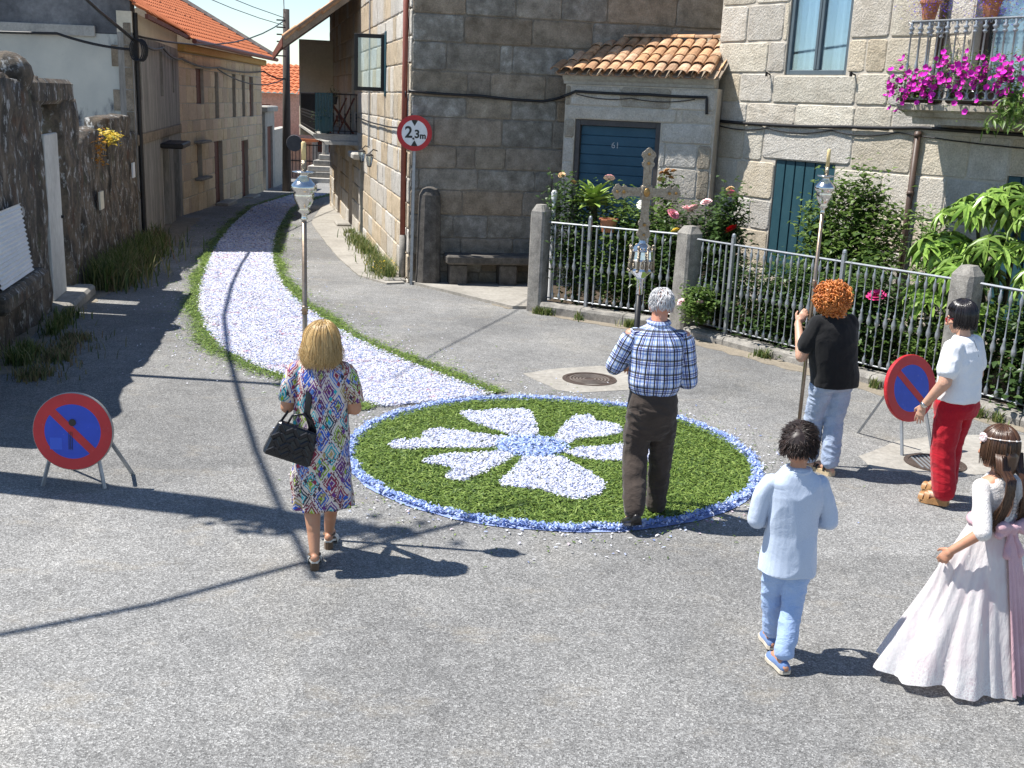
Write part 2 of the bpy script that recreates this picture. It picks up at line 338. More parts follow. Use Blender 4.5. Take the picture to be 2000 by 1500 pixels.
MT['blue_bed'] = proc('blue_petal_bed', [(.2, .27, .5), (.34, .42, .68)], 25, .9, .6, 60)
CC = V(.38, 9.2); CR = 1.83
PET = [[(-0.89, 1.08), (-0.8, 1.18), (-0.67, 1.16), (-0.54, 1.26), (-0.18, 1.3), (-0.14, 0.93), (-0.11, 0.5), (-0.17, 0.35), (-0.33, 0.36), (-0.48, 0.52), (-0.65, 0.67), (-0.78, 0.83)],
 [(0.04, 0.45), (0.11, 0.74), (0.2, 0.98), (0.25, 1.14), (0.41, 1.2), (0.46, 0.98), (0.65, 0.93), (0.7, 0.68), (0.62, 0.57), (0.38, 0.43), (0.24, 0.38), (0.17, 0.23), (0.05, 0.25)],
 [(0.08, -0.03), (0.26, 0.12), (0.47, 0.18), (0.61, 0.26), (0.87, 0.36), (0.93, 0.17), (0.84, -0.21), (0.59, -0.21), (0.44, -0.23), (0.25, -0.18)],
 [(-0.27, -0.23), (-0.08, -0.15), (0.1, -0.19), (0.18, -0.35), (0.32, -0.56), (0.42, -0.82), (0.36, -1.08), (0.16, -1.23), (0.03, -1.15), (-0.13, -1.02), (-0.43, -0.98), (-0.46, -0.9), (-0.41, -0.74), (-0.33, -0.53)],
 [(-1.12, -0.43), (-1.03, -0.3), (-0.88, -0.21), (-0.71, -0.17), (-0.47, -0.08), (-0.37, -0.12), (-0.34, -0.24), (-0.44, -0.43), (-0.6, -0.71), (-0.73, -0.91), (-0.84, -0.87), (-0.91, -0.8), (-0.83, -0.6), (-0.98, -0.51), (-1.11, -0.5)],
 [(-1.45, -0.02), (-1.42, 0.1), (-1.17, 0.18), (-1.19, 0.35), (-1.15, 0.47), (-1.02, 0.53), (-0.81, 0.47), (-0.6, 0.4), (-0.41, 0.35), (-0.45, 0.18), (-0.49, 0.02), (-0.74, -0.04), (-1.01, -0.06), (-1.14, -0.1), (-1.3, -0.14), (-1.41, -0.14)]]
def disc(c, r0, r1, z, n=72, wob=.012):
    v = []; f = []
    for i in range(n):
        a = 2*PI*i/n
        for r in (r0, r1): q = r+random.uniform(-wob, wob) if r > .01 else r; v.append((c[0]+q*math.cos(a), c[1]+q*math.sin(a), z))
    for i in range(n): a = 2*i; b_ = 2*((i+1) % n); f.append((a, a+1, b_+1, b_))
    return v, f
rug = thing('flower_carpet', 'round carpet of green cuttings with a white six-petalled flower and pale blue rim', 'flower carpet', (CC[0], CC[1], .004))
v, f = disc(CC, .001, CR-.06, .005); link('greenery_bed', v, f, MT['green_mat'], rug)
v, f = disc(CC, CR-.1, CR+.01, .007); link('rim_bed', v, f, MT['blue_bed'], rug)
n = 62000; q = RNG.uniform(-CR, CR, (n, 2)); rr = np.hypot(q[:, 0], q[:, 1]); isp = np.zeros(n, bool)
qq = q+RNG.normal(0, .014, (n, 2))
for p in PET: isp |= inpoly(qq, p)
cen = ((qq[:, 0]+.19)/.31)**2+((qq[:, 1]-.1)/.3)**2 < 1
jr = rr+RNG.normal(0, .012, n)
gsel = (jr < CR-.075) & ~isp & ~cen
P = withz(q[gsel]+CC, .007+RNG.uniform(0, .018, gsel.sum())); v, f = cards(P, .046, .011, .4, .3); link('greenery', v, f, MT['green_cut'], rug, kind='stuff')
wsel = (isp & ~cen); q2 = q[wsel]; q2 = np.concatenate([q2, q2+RNG.normal(0, .03, q2.shape)]); k = np.zeros(len(q2), bool)
for p in PET: k |= inpoly(q2+RNG.normal(0, .008, q2.shape), p)
P = withz(q2[k]+CC, .012+RNG.uniform(0, .018, k.sum())); v, f = cards(P, .028, .017, .7, .5); link('white_petals', v, f, MT['petal_white'], rug, kind='stuff')
q2 = q[cen]; q2 = np.concatenate([q2, q2+RNG.normal(0, .02, q2.shape)]); P = withz(q2+CC, .012+RNG.uniform(0, .02, len(q2))); v, f = cards(P, .028, .018, .7, .5); link('blue_centre', v, f, MT['petal_blue'], rug, kind='stuff')
n = 8000; a = RNG.uniform(0, 2*PI, n); r = CR-.04+RNG.normal(0, .021, n)+.012*np.sin(a*23)+.01*np.sin(a*41); P = withz(np.stack([r*np.cos(a), r*np.sin(a)], 1)+CC, .01+RNG.uniform(0, .028, n))
v, f = cards(P, .026, .019, .8, .5); link('blue_rim', v, f, MT['petal_blue'], rug, kind='stuff')
LE = V((-8.94, 42.03), (-8.85, 36.73), (-7.71, 29.66), (-6.69, 24.34), (-5.86, 20.64), (-5.2, 17.92), (-4.62, 15.83), (-4.06, 14.18), (-3.41, 12.74), (-2.78, 11.88), (-2.22, 11.37), (-1.63, 10.81), (-1.27, 10.47))
RE = V((-8.04, 45.86), (-8.18, 41.19), (-7.69, 36.15), (-6.43, 28.62), (-5.45, 23.71), (-4.81, 21.03), (-4.04, 18.28), (-3.27, 16.2), (-2.55, 14.55), (-1.81, 13.24), (-1.2, 12.31), (-0.68, 11.64), (-0.24, 11.1))
LE[0] = (-9.2, 45.86)
def dens(E, k=20): return np.array([E[i]+(E[i+1]-E[i])*j/k for i in range(len(E)-1) for j in range(k)]+[E[-1]])
LD, RD = dens(LE), dens(RE); m = len(LD)
seg = np.linalg.norm(np.diff((LD+RD)/2, axis=0), axis=1); wid = np.linalg.norm(RD-LD, axis=1)[:-1]; dist = (LD[:-1, 1]+RD[:-1, 1])/2
den = np.clip(7000*(11/dist)**1.7, 300, 7000); cnt = seg*wid*den
run = thing('petal_runner', 'long winding runner of white and lilac petals with ragged green edges down the street', 'flower carpet', (-4.0, 15, g(15)))
bv = []
for a_, b_ in zip(LD, RD):
    for t_ in (0, .5, 1): q_ = a_+(b_-a_)*t_; bv.append((q_[0], q_[1], g(q_[1])+.006))
link('petal_bed', bv, [(3*i+j, 3*i+j+1, 3*i+j+4, 3*i+j+3) for i in range(m-1) for j in (0, 1)], MT['petal_bed'], run)
idx = RNG.choice(m-1, int(cnt.sum()), p=cnt/cnt.sum()); tt = RNG.uniform(0, 1, len(idx)); sx = RNG.uniform(-.03, 1.03, len(idx))
A = LD[idx]+(LD[idx+1]-LD[idx])*tt[:, None]; B = RD[idx]+(RD[idx+1]-RD[idx])*tt[:, None]; q = A+(B-A)*sx[:, None]+RNG.normal(0, .03, A.shape)
keep = np.hypot(q[:, 0]-CC[0], q[:, 1]-CC[1]) > CR; q = q[keep]; sz = np.sqrt(7000/np.clip(7000*(11/q[:, 1])**1.7, 300, 7000)).clip(1, 3.2)
v, f = cards(withz(q, .008+RNG.uniform(0, .014, len(q))), .028*sz, .015*sz, .45, .4); link('petals', v, f, MT['petal_lilac'], run, kind='stuff')
ev = []; pts = []
for E_, sg in ((LD, -1), (RD, 1)):
    T = np.gradient(E_, axis=0); T /= np.linalg.norm(T, axis=1)[:, None]; Nn = np.stack([T[:, 1], -T[:, 0]], 1)*(1 if sg < 0 else -1)
    s_ = np.linalg.norm(np.diff(E_, axis=0), axis=1); dn = np.clip(6500*(11/E_[:-1, 1])**1.7, 340, 6500)*s_*.19; ii = RNG.choice(m-1, int(dn.sum()), p=dn/dn.sum()); t_ = RNG.uniform(0, 1, len(ii))[:, None]
    w_ = .14+.05*np.sin(E_[ii, 1]*2.1+sg)+RNG.normal(0, .08, len(ii)); far = RNG.random(len(ii)) < .06; w_[far] += RNG.exponential(.18, far.sum())
    pts.append(E_[ii]+(E_[ii+1]-E_[ii])*t_+Nn[ii]*w_[:, None])
q = np.concatenate(pts); q = q[np.hypot(q[:, 0]-CC[0], q[:, 1]-CC[1]) > CR-.02]; sz = np.sqrt(np.clip((q[:, 1]/11)**1.7, 1, 9))
v, f = cards(withz(q, .005+RNG.uniform(0, .01, len(q))), .05*sz, .011*sz, .28, .25); link('green_edging', v, f, MT['green_cut'], run, kind='stuff')
# stray bits blown over the road
n = 420; q = np.concatenate([CC+np.stack([np.cos(a := RNG.uniform(0, 2*PI, n)), np.sin(a)], 1)*(CR+RNG.exponential(.22, n))[:, None]])
v, f = cards(withz(q, .004), .03, .012, .3, .3); o = link('loose_leaves', v, f, MT['green_cut'], kind='stuff'); o['label'] = 'scattered bits of cut greenery on the asphalt round the carpets'; o['category'] = 'leaves'
n = 900; ii = RNG.integers(0, m-30, n)+15; sd_ = RNG.random(n) < .5; E0 = np.where(sd_[:, None], LD[ii], RD[ii]); q = E0+np.stack([np.where(sd_, -1, 1)*(.3+RNG.exponential(.3, n)), RNG.normal(0, .3, n)], 1); a = RNG.uniform(0, 2*PI, 500); q = np.concatenate([q, CC+np.stack([np.cos(a), np.sin(a)], 1)*(CR+.02+RNG.exponential(.16, 500))[:, None]]); q = q[np.hypot(q[:, 0]-CC[0], q[:, 1]-CC[1]) > CR]
v, f = cards(withz(q, .004), .026, .016, .35, .4); o = link('loose_petals', v, f, MT['petal_lilac'], kind='stuff'); o['label'] = 'stray white and blue petals scattered on the asphalt beside the carpets'; o['category'] = 'petals'
# ================================================================== buildings
def stone_mat(name, cols, tint, bump=.7, **k): return proc(name, cols, 5, .93, bump, 30, .035, objvar=.13, tint=tint, fine=.3, **k)
ST_R = [stone_mat('warm_granite', [(.46, .42, .35), (.56, .52, .44), (.63, .59, .51)], (.98, .93, .85)), stone_mat('pale_granite', [(.43, .4, .35), (.53, .5, .45), (.6, .575, .53)], (1, .94, .85)),
        stone_mat('gold_granite', [(.46, .405, .315), (.56, .5, .4), (.62, .565, .47)], (.98, .92, .83))]
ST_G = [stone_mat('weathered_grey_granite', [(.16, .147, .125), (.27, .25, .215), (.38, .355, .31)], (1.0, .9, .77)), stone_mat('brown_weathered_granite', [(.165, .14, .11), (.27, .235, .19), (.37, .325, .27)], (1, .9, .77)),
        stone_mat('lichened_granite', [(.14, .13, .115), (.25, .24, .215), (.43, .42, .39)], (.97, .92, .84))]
ST_L = [stone_mat('ochre_ashlar', [(.64, .5, .33), (.72, .58, .4), (.78, .66, .48)], (.98, .92, .84), .5), stone_mat('pink_ashlar', [(.66, .5, .36), (.73, .58, .43)], (.98, .94, .88), .5)]
MT['blue_paint'] = proc('blue_green_paint', [(.02, .065, .085), (.03, .085, .105)], 5, .45, .08, 60, fine=.12)
MT['grey_alu'] = proc('grey_painted_frame', [(.085, .115, .135), (.11, .14, .16)], 5, .4, .03, fine=.06)
MT['terracotta'] = proc('weathered_tile', [(.26, .17, .11), (.48, .31, .2), (.56, .44, .31)], 7, .9, .4, 50, objvar=.28, tint=(1, .82, .6), fine=.35)
MT['tile_orange'] = proc('orange_roof_tile', [(.5, .15, .06), (.6, .2, .085)], 3, .8, .3, 40, fine=.2, isl=.12)
MT['rust_pipe'] = proc('red_brown_paint', [(.2, .06, .04), (.26, .085, .06)], 6, .5, .1, 60, fine=.15)
MT['brown_pipe'] = proc('brown_metal', [(.07, .045, .035), (.11, .075, .06)], 6, .45, .1, 60, fine=.15)
MT['wood_red'] = proc('red_stained_wood', [(.12, .035, .02), (.2, .07, .045)], 4, .7, .3, 40, stretch=(1, 1, 6))
MT['wood_grey'] = proc('weathered_wood', [(.2, .16, .12), (.32, .27, .21)], 4, .85, .4, 40)
MT['cream'] = proc('cream_render', [(.62, .57, .45), (.7, .65, .53)], 1.5, .92, .2, 70, fine=.1)
MT['white_paint'] = proc('white_paint', [(.7, .71, .72), (.8, .8, .8)], 3, .6, .1, 60, fine=.08)
MT['curtain'] = proc('net_curtain', [(.7, .74, .76), (.84, .86, .87)], 3, .9, .1, 60, fine=.08)
def glass_mat(name='window_glass', tint=(.8, .88, .92), rough=.02):
    m, t, b = nodes(name); N = NT(t); gl = N.n('BsdfGlossy', i_Color=(.9, .95, 1, 1), i_Roughness=rough); tr = N.n('BsdfTransparent', i_Color=(*tint, 1))
    mx = N.n('MixShader', i_0=N.math('ADD', N.math('MULTIPLY', N.n('LayerWeight', i_Blend=.35).outputs[0], .5), .08), i_1=tr.outputs[0], i_2=gl.outputs[0]); t.links.new(mx.outputs[0], t.nodes['Material Output'].inputs[0]); return m
MT['glass'] = glass_mat()
def cable(name, pts, r, label, sag=0., parent=None):
    P = []
    for i in range(len(pts)-1):
        a, b = V(*pts[i]), V(*pts[i+1])
        for j in range(8): t = j/8; P.append(a+(b-a)*t-V(0, 0, sag*4*t*(1-t)))
    P.append(V(*pts[-1])); o = MB().tube(P, r, 6).put(name, MT['paint_black'], parent, smooth=True)
    if not parent: tag(o, label, 'cable')
    return o
# ---------------------------------------------------------------- right-hand house
FR = Fr((3.23, 19.0), (.555, -.832))
hr = thing('stone_house', 'pale granite block house with blue shutters and flowered balcony behind the garden', 'house', tuple(FR.p(4, -2, 0)))
WIN = (1.5, 2.72, 3.6, 5.2); SHU = (1.5, 2.72, .45, 2.3); WIN2 = (5.55, 6.7, .45, 2.35); BAL = (4.75, 6.3, 3.2, 5.3)
holesR = [WIN, SHU, WIN2, BAL]
mb = MB(); FR.slab(mb, [0, 10.5], [-.3, 6.4], -.4, 0, holesR)
Fs = Fr(FR.p(0, -.4, 0)[:2], FR.o); wallR = mb.put('wall', MT['mortar'], hr)
zsR = [-.1, .55, 1.15, 1.65, 2.25, 2.83, 3.17, 3.63, 4.11, 4.68, 5.2, 5.8, 6.35]
masonry(wallR, FR, 0, 9.5, zsR, holesR, ST_R, (.55, 1.35), .024, .016, .005, fixed=[(1.3, 2.95, 3.17, 3.6), (1.2, 3.0, 2.3, 2.83)])
mb = MB(); FR.slab(mb, [0.02, 10.4], [-.3, 6.4], -6.4, -6.2, []); sd = FR
mb.hexa([FR.p(0, -.41, -.3), FR.p(.3, -.41, -.3), FR.p(.3, -6.2, -.3), FR.p(0, -6.2, -.3), FR.p(0, -.41, 6.4), FR.p(.3, -.41, 6.4), FR.p(.3, -6.2, 6.4), FR.p(0, -6.2, 6.4)])
FR.box(mb, 10.1, 10.4, -6.19, -.41, -.3, 6.4); mb.put('side_wall', MT['mortar'], hr)
mb = MB(); FR.box(mb, -.3, 10.8, -6.7, .35, 6.42, 6.6); mb.put('roof', MT['terracotta'], hr)
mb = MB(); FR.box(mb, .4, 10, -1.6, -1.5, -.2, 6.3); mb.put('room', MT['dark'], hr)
def window(house, fr, h, fd=-.1, mat='grey_alu', fw=.075, mull=True, curtain=True, name='window'):
    a, b, c, d = h; mb = MB()
    for q in ((a, a+fw, c, d), (b-fw, b, c, d), (a+fw, b-fw, c, c+fw), (a+fw, b-fw, d-fw, d)): fr.cbox(mb, q[0], q[1], fd-.05, fd+.012, q[2], q[3], .008)
    if mull:
        m_ = (a+b)/2; fr.cbox(mb, m_-fw*.75, m_-.004, fd-.05, fd+.016, c+fw, d-fw, .008); fr.cbox(mb, m_+.004, m_+fw*.75, fd-.05, fd+.016, c+fw, d-fw, .008)
    w = mb.put(name, MT[mat], house)
    for p, q in (((a+fw, (a+b)/2-fw*.75) if mull else (a+fw, b-fw),) + ((((a+b)/2+fw*.75, b-fw),) if mull else ())):
        mb = MB(); fr.box(mb, p-.01, q+.01, fd-.028, fd-.02, c+fw-.01, d-fw+.01); mb.put('pane', MT['glass'], w)
    if curtain:
        n = 46; v = []
        for i in range(n+1):
            u = a+fw+(b-a-2*fw)*i/n; dd = fd-.14+.022*math.sin(i*1.05)+.01*math.sin(i*.37)
            v += [fr.p(u, dd, c+.02), fr.p(u, dd+.012*math.sin(i*.6), d)]
        link('curtain', v, [(2*i, 2*i+2, 2*i+3, 2*i+1) for i in range(n)], MT['curtain'], w, smooth=True)
    return w
window(hr, FR, WIN, -.04)
def plank_shutter(house, fr, h, n, d=-.03, mat='blue_paint', name='shutter'):
    a, b, c, e = h; mb = MB(); fr.box(mb, a, b, d-.05, d-.018, c, e); s = mb.put(name, MT[mat], house)
    for i in range(n):
        mb = MB(); fr.cbox(mb, a+(b-a)*i/n+.012, a+(b-a)*(i+1)/n-.012, d-.017, d+.01, c+.005, e-.005, .012); mb.put('plank', MT[mat], s)
    return s
plank_shutter(hr, FR, SHU, 6); plank_shutter(hr, FR, WIN2, 6)
for u in (1.22, 2.9):
    mb = MB(); mb.tube([FR.p(u, 0, 3.6), FR.p(u, .08, 3.62), FR.p(u+.01, .11, 3.6)], .012, 6); mb.box(FR.p(u, .1, 3.61), (.03, .05, .07)); mb.put('shutter_catch', MT['iron'], hr)
mb = MB(); mb.tube([FR.p(4.16, .07, 2.85), FR.p(4.16, .07, .1)], .042, 10)
for z in (.9, 2.0, 2.8): mb.tube([FR.p(4.16, .07, z-.03), FR.p(4.16, .07, z+.03)], .05, 10)
mb.put('downpipe', MT['brown_pipe'], hr, smooth=True)
mb = MB(); mb.tube([FR.p(4.3, .06, 3.2), FR.p(4.3, .06, 6.3)], .05, 10); mb.put('downpipe', MT['brown_pipe'], hr, smooth=True)
# balcony
mb = MB(); BU0, BU1, BD = 4.3, 9.0, .78
mb.rings([[FR.p(BU0-e, -.02, z), FR.p(BU0-e, BD+e, z), FR.p(BU1, BD+e, z), FR.p(BU1, -.02, z)] for e, z in ((-.16, 2.95), (-.15, 3.04), (-.1, 3.045), (-.06, 3.1), (0, 3.13), (0, 3.2))])
bal = mb.put('balcony_slab', proc('balcony_stone', [(.2, .17, .13), (.36, .32, .26), (.43, .4, .35)], 4, .92, .5, 50, fine=.3), hr)
RZ = 4.24
mb = MB(); mb.tube([FR.p(BU0+.05, .02, RZ), FR.p(BU0+.05, BD-.05, RZ)], .02, 6); mb.tube([FR.p(BU0+.05, BD-.05, RZ), FR.p(BU1, BD-.05, RZ)], .024, 6, flat=.6)
mb.tube([FR.p(BU0+.05, .02, 3.27), FR.p(BU0+.05, BD-.05, 3.27)], .014, 6); mb.tube([FR.p(BU0+.05, BD-.05, 3.27), FR.p(BU1, BD-.05, 3.27)], .014, 6); mb.put('rail', MT['galv'], bal, smooth=True)
prof = [(.012, 0), (.03, .01), (.014, .04), (.012, .26), (.02, .29), (.028, .33), (.014, .37), (.026, .41), (.018, .44), (.012, .47), (.0115, .8), (.03, .815), (.034, .83), (.014, .845), (.03, .865), (.04, .885), (.012, .91), (.022, .94), (.008, .97)]
mbB = MB().lathe(prof, n=8); meB = raw_mesh('baluster', mbB.v, mbB.f); meB.materials.append(MT['galv']); meB.polygons.foreach_set('use_smooth', np.ones(len(meB.polygons), bool))
mbA = MB()
mbA.tube([V(-.062, 0, .92), V(-.05, 0, .96), V(0, 0, .93), V(.05, 0, .96), V(.062, 0, .92)], [.004, .008, .006, .008, .004], 5); meS = raw_mesh('scroll', mbA.v, mbA.f); meS.materials.append(MT['galv']); mbA = MB()
mbA.tube([V(.055*math.cos(a), 0, .055+.05*math.sin(a)) for a in np.linspace(0, 2*PI, 13)], .007, 5); meA = raw_mesh('ring', mbA.v, mbA.f); meA.materials.append(MT['galv'])
rz = math.atan2(FR.w[1], FR.w[0])
for i in range(30):
    u = BU0+.05+i*.135
    if u > BU1: break
    b_ = inst('baluster', meB, bal, FR.p(u, BD-.05, 3.27)); inst('ring', meA, bal, FR.p(u+.067, BD-.052, 3.27), (0, 0, rz)); inst('scroll', meS, bal, FR.p(u, BD-.05, 3.27), (0, 0, rz))
for d in (.1, .32, .54): inst('baluster', meB, bal, FR.p(BU0+.05, d, 3.27))
window(hr, FR, BAL, -.2, 'brown_pipe', .1, True, True, 'balcony_door')
cable('wall_cable', [FR.p(.02, .05, 2.86), FR.p(1.4, .05, 2.83), FR.p(2.9, .05, 2.86), FR.p(4.2, .06, 2.9), FR.p(7.5, .06, 2.86)], .028, 'thick black cable bundle clipped across the pale granite house', .01)
cable('wall_cable', [FR.p(.05, .05, 2.8), FR.p(1.3, .05, 2.78), FR.p(2.6, .045, 2.8), FR.p(3.8, .045, 2.82), FR.p(7.5, .05, 2.72)], .01, 'thin loose cable sagging below the bundle on the pale granite house', .06)
# ---------------------------------------------------------------- old house on the corner
A0 = (-1.95, 19.4); FG = Fr(A0, (.98, .2)); FL = Fr(A0, (.238, -.971))
ho = thing('corner_house', 'old grey granite corner house with balcony and low tiled porch', 'house', (A0[0], A0[1]+4, g(22)))
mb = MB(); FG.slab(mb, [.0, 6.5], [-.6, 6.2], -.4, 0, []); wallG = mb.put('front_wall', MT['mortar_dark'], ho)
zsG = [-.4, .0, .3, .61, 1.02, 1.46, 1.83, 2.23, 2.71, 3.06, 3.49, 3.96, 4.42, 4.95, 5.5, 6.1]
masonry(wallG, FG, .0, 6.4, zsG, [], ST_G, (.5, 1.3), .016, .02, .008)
# the side along the street (u negative = farther down the street)
WL = (-4.62, -3.75, 3.1, 4.25); DL1 = (-9.0, -8.1, -.5, 1.45); DL2 = (-12.4, -11.2, -.6, 1.5); DL3 = (-16.6, -15.4, -.7, 1.4); DB = (-11.6, -10.6, 2.05, 4.0)
holesL = [WL, DL1, DL2, DL3, DB]
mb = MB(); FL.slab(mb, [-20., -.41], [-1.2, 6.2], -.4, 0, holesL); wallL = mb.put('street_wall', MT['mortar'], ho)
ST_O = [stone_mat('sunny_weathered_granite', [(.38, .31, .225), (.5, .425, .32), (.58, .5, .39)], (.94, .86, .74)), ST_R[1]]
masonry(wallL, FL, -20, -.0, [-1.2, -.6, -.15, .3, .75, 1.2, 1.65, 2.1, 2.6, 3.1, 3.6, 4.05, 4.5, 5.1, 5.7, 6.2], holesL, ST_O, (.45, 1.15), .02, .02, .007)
mb = MB(); FL.box(mb, -20, -.4, -6.6, -6.2, -1.2, 6.2); FL.box(mb, -20.3, -20.0, -6.6, -.01, -1.2, 6.2); mb.put('rear_wall', MT['mortar_dark'], ho)
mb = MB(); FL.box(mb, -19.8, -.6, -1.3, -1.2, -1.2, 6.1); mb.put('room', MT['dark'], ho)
mb = MB(); FL.box(mb, -8.9, .3, -6.8, .45, 6.22, 6.4); mb.put('roof', MT['terracotta'], ho)
# red corner downpipe
mb = MB(); mb.tube([FL.p(-.25, .08, 6.2), FL.p(-.25, .08, .62)], .05, 10); mb.put('downpipe', MT['rust_pipe'], ho, smooth=True)
mb = MB(); mb.tube([FL.p(-.25, .08, .62), FL.p(-.25, .08, -.24)], .058, 10); mb.put('pipe_shoe', MT['granite_grey'], ho, smooth=True)
# casement window with one leaf open over the street
w = window(ho, FL, WL, -.12, 'blue_paint', .07, False, True)
lf = Fr(FL.p(-3.78, .02, 0)[:2], -FL.o+FL.w*.12)
mb = MB()
for q in ((-.62, -.54, 3.12, 4.24), (-.08, 0, 3.12, 4.24), (-.54, -.08, 3.12, 3.2), (-.54, -.08, 4.16, 4.24)): lf.cbox(mb, q[0], q[1], -.02, .03, q[2], q[3], .008)
lv = mb.put('open_leaf', MT['paint_black'], ho)
mb = MB(); lf.box(mb, -.55, -.07, .002, .008, 3.19, 4.17); mb.put('pane', MT['glass'], lv)
plank_shutter(ho, FL, (-3.74, -3.5, 3.02, 4.3), 2, .03)
plank_shutter(ho, FL, DL1, 4, -.12); plank_shutter(ho, FL, DL2, 4, -.2, 'wood_red', 'door'); plank_shutter(ho, FL, DL3, 4, -.2, 'wood_red', 'door'); plank_shutter(ho, FL, DB, 3, -.2, 'blue_paint', 'balcony_door')
mb = MB(); FL.cbox(mb, -9.3, -7.9, -.05, .3, 1.5, 1.66, .05); mb.put('door_canopy', MT['concrete'], ho)
for u, z in ((-.5, -.25), (-1.9, -.3), (-8.5, -.45), (-11.8, -.55)):
    mb = MB(); FL.cbox(mb, u-.6, u+.4, .02, .42, z-.15, z+.1, .03); mb.put('step', MT['slabs'], ho)
for u in (-6.6, -4.9):
    L_ = MB(); L_.tube([FL.p(u, 0, 1.86), FL.p(u, .12, 1.9), FL.p(u, .2, 1.82)], .014, 6); L_.lathe([(.02, .1), (.085, .06), (.09, .04)], FL.p(u, .2, 1.72), 6); L_.lathe([(.03, 0), (.035, .02)], FL.p(u, .2, 1.52), 6)
    for k in range(6): a = k*PI/3; L_.tube([FL.p(u, .2, 1.76)+V(.085*math.cos(a), .085*math.sin(a), 0), FL.p(u, .2, 1.53)+V(.04*math.cos(a), .04*math.sin(a), 0)], .006, 4)
    lt = L_.put('wall_lantern', MT['iron'], ho); mb = MB(); mb.lathe([(.035, .02), (.076, .22)], FL.p(u, .2, 1.53), 6); mb.put('lantern_glass', MT['glass'], lt)
# wing roof over the balcony, cream end wall, balcony
B0, B1, BO = -18.0, -9.6, 1.15
mb = MB(); FL.box(mb, -18.3, -18.0, .03, 1.12, 1.7, 4.72); mb.put('cream_wall', MT['cream'], ho)
mb = MB()
for (d0, z0, d1, z1) in ((-.2, 5.75, 1.85, 4.25),):
    p = lambda u, d, z: FL.p(u, d, z)
    mb.hexa([p(-20.6, d0, z0), p(-9.0, d0, z0), p(-9.0, d1, z1), p(-20.6, d1, z1), p(-20.6, d0, z0+.07), p(-9.0, d0, z0+.07), p(-9.0, d1, z1+.07), p(-20.6, d1, z1+.07)])
wr = mb.put('wing_roof', MT['wood_red'], ho)
mb = MB(); mb.hexa([FL.p(-9.0, -.2, 5.62), FL.p(-8.95, -.2, 5.62), FL.p(-8.95, 1.9, 4.08), FL.p(-9.0, 1.9, 4.08), FL.p(-9.0, -.2, 5.9), FL.p(-8.95, -.2, 5.9), FL.p(-8.95, 1.9, 4.36), FL.p(-9.0, 1.9, 4.36)]); mb.put('barge_board', MT['wood_grey'], wr)
mb = MB(); FL.box(mb, -20.6, -9.0, 1.86, 1.92, 4.12, 4.34); mb.put('fascia', MT['wood_red'], wr)
def tile_mesh(L=.42, r=.1, t=.014, taper=.82, n=7):
    rings = []
    for y, k in ((0, 1), (L, taper)):
        o_ = [(r*k*math.cos(PI*i/(n-1)), y, r*k*.6*math.sin(PI*i/(n-1))) for i in range(n)]; i_ = [((r-t)*k*math.cos(PI*i/(n-1)), y, (r-t)*k*.6*math.sin(PI*i/(n-1))) for i in range(n-1, -1, -1)]
        rings.append([V(*p) for p in o_+i_])
    m_ = MB().rings(rings); me = raw_mesh('tile', m_.v, m_.f); me.materials.append(MT['terracotta']); return me
TM = tile_mesh()
def tile_field(parent, O, U, Dn, nu, nd, du, dd, lift=.02, skew=0., skip=None, rev=True):
    """courses of barrel tiles from the eave point O, U along the eave, Dn up the slope"""
    U, Dn = unit(U), unit(Dn); Nn = unit(np.cross(U, Dn)); M_ = Matrix((U.tolist(), Dn.tolist(), Nn.tolist())).transposed()
    for j in range(nd):
        for i in range(nu):
            for c in (0, 1):
                if skip and skip(i+.5*c, j): continue
                P_ = O+U*(du*(i+.5*c))+Dn*(dd*j)+Nn*(lift+(.035 if c == 0 else .0)+.012*((j % 2)))
                R_ = M_ @ Matrix.Rotation(random.uniform(-.03, .03), 3, 'Z') @ Matrix.Rotation(-.05+random.uniform(-.015, .015), 3, 'X')
                if c: R_ = R_ @ Matrix.Rotation(PI, 3, 'Y')
                inst('tile', TM, parent, P_, M=R_, scale=random.uniform(.96, 1.04))
for j in range(4): pass
tile_field(wr, FL.p(-9.0, 1.9, 4.36), V(*(-FL.w), 0), FL.p(0, -.2, 5.87)-FL.p(0, 1.9, 4.36), 2, 6, .22, .36)
mb = MB(); mb.rings([[FL.p(B0, 0, z), FL.p(B0, BO+e, z), FL.p(B1-e*.6, BO+e, z), FL.p(B1-e*.6, 0, z)] for e, z in ((-.3, 1.78), (-.25, 1.86), (-.05, 1.9), (0, 1.98), (0, 2.04))]); bl = mb.put('balcony_slab', MT['concrete'], ho)
mb = MB()
for z, r in ((3.04, .02), (2.12, .014)): mb.tube([FL.p(B1-.06, .02, z), FL.p(B1-.06, BO-.06, z), FL.p(B0, BO-.06, z)], r, 6)
mb.put('rail', MT['iron'], bl)
prof = [(.01, 0), (.01, .3), (.022, .33), (.012, .37), (.024, .42), (.012, .46), (.022, .5), (.01, .54), (.01, 1.0)]
m_ = MB().lathe(prof, n=6); meI = raw_mesh('baluster', m_.v, m_.f); meI.materials.append(MT['iron'])
for i in range(8): inst('baluster', meI, bl, FL.p(B1-.06, .05+i*.146, 2.04))
for i in range(1, 50): inst('baluster', meI, bl, FL.p(B1-.06-i*.165, BO-.06, 2.04))
for i in range(6):
    mb = MB(); FL.cbox(mb, B1-.05, B1-.02, BO-.5+i*.075, BO-.43+i*.075, 2.1, 3.06, .01); mb.put('screen_slat', MT['blue_paint'], bl)
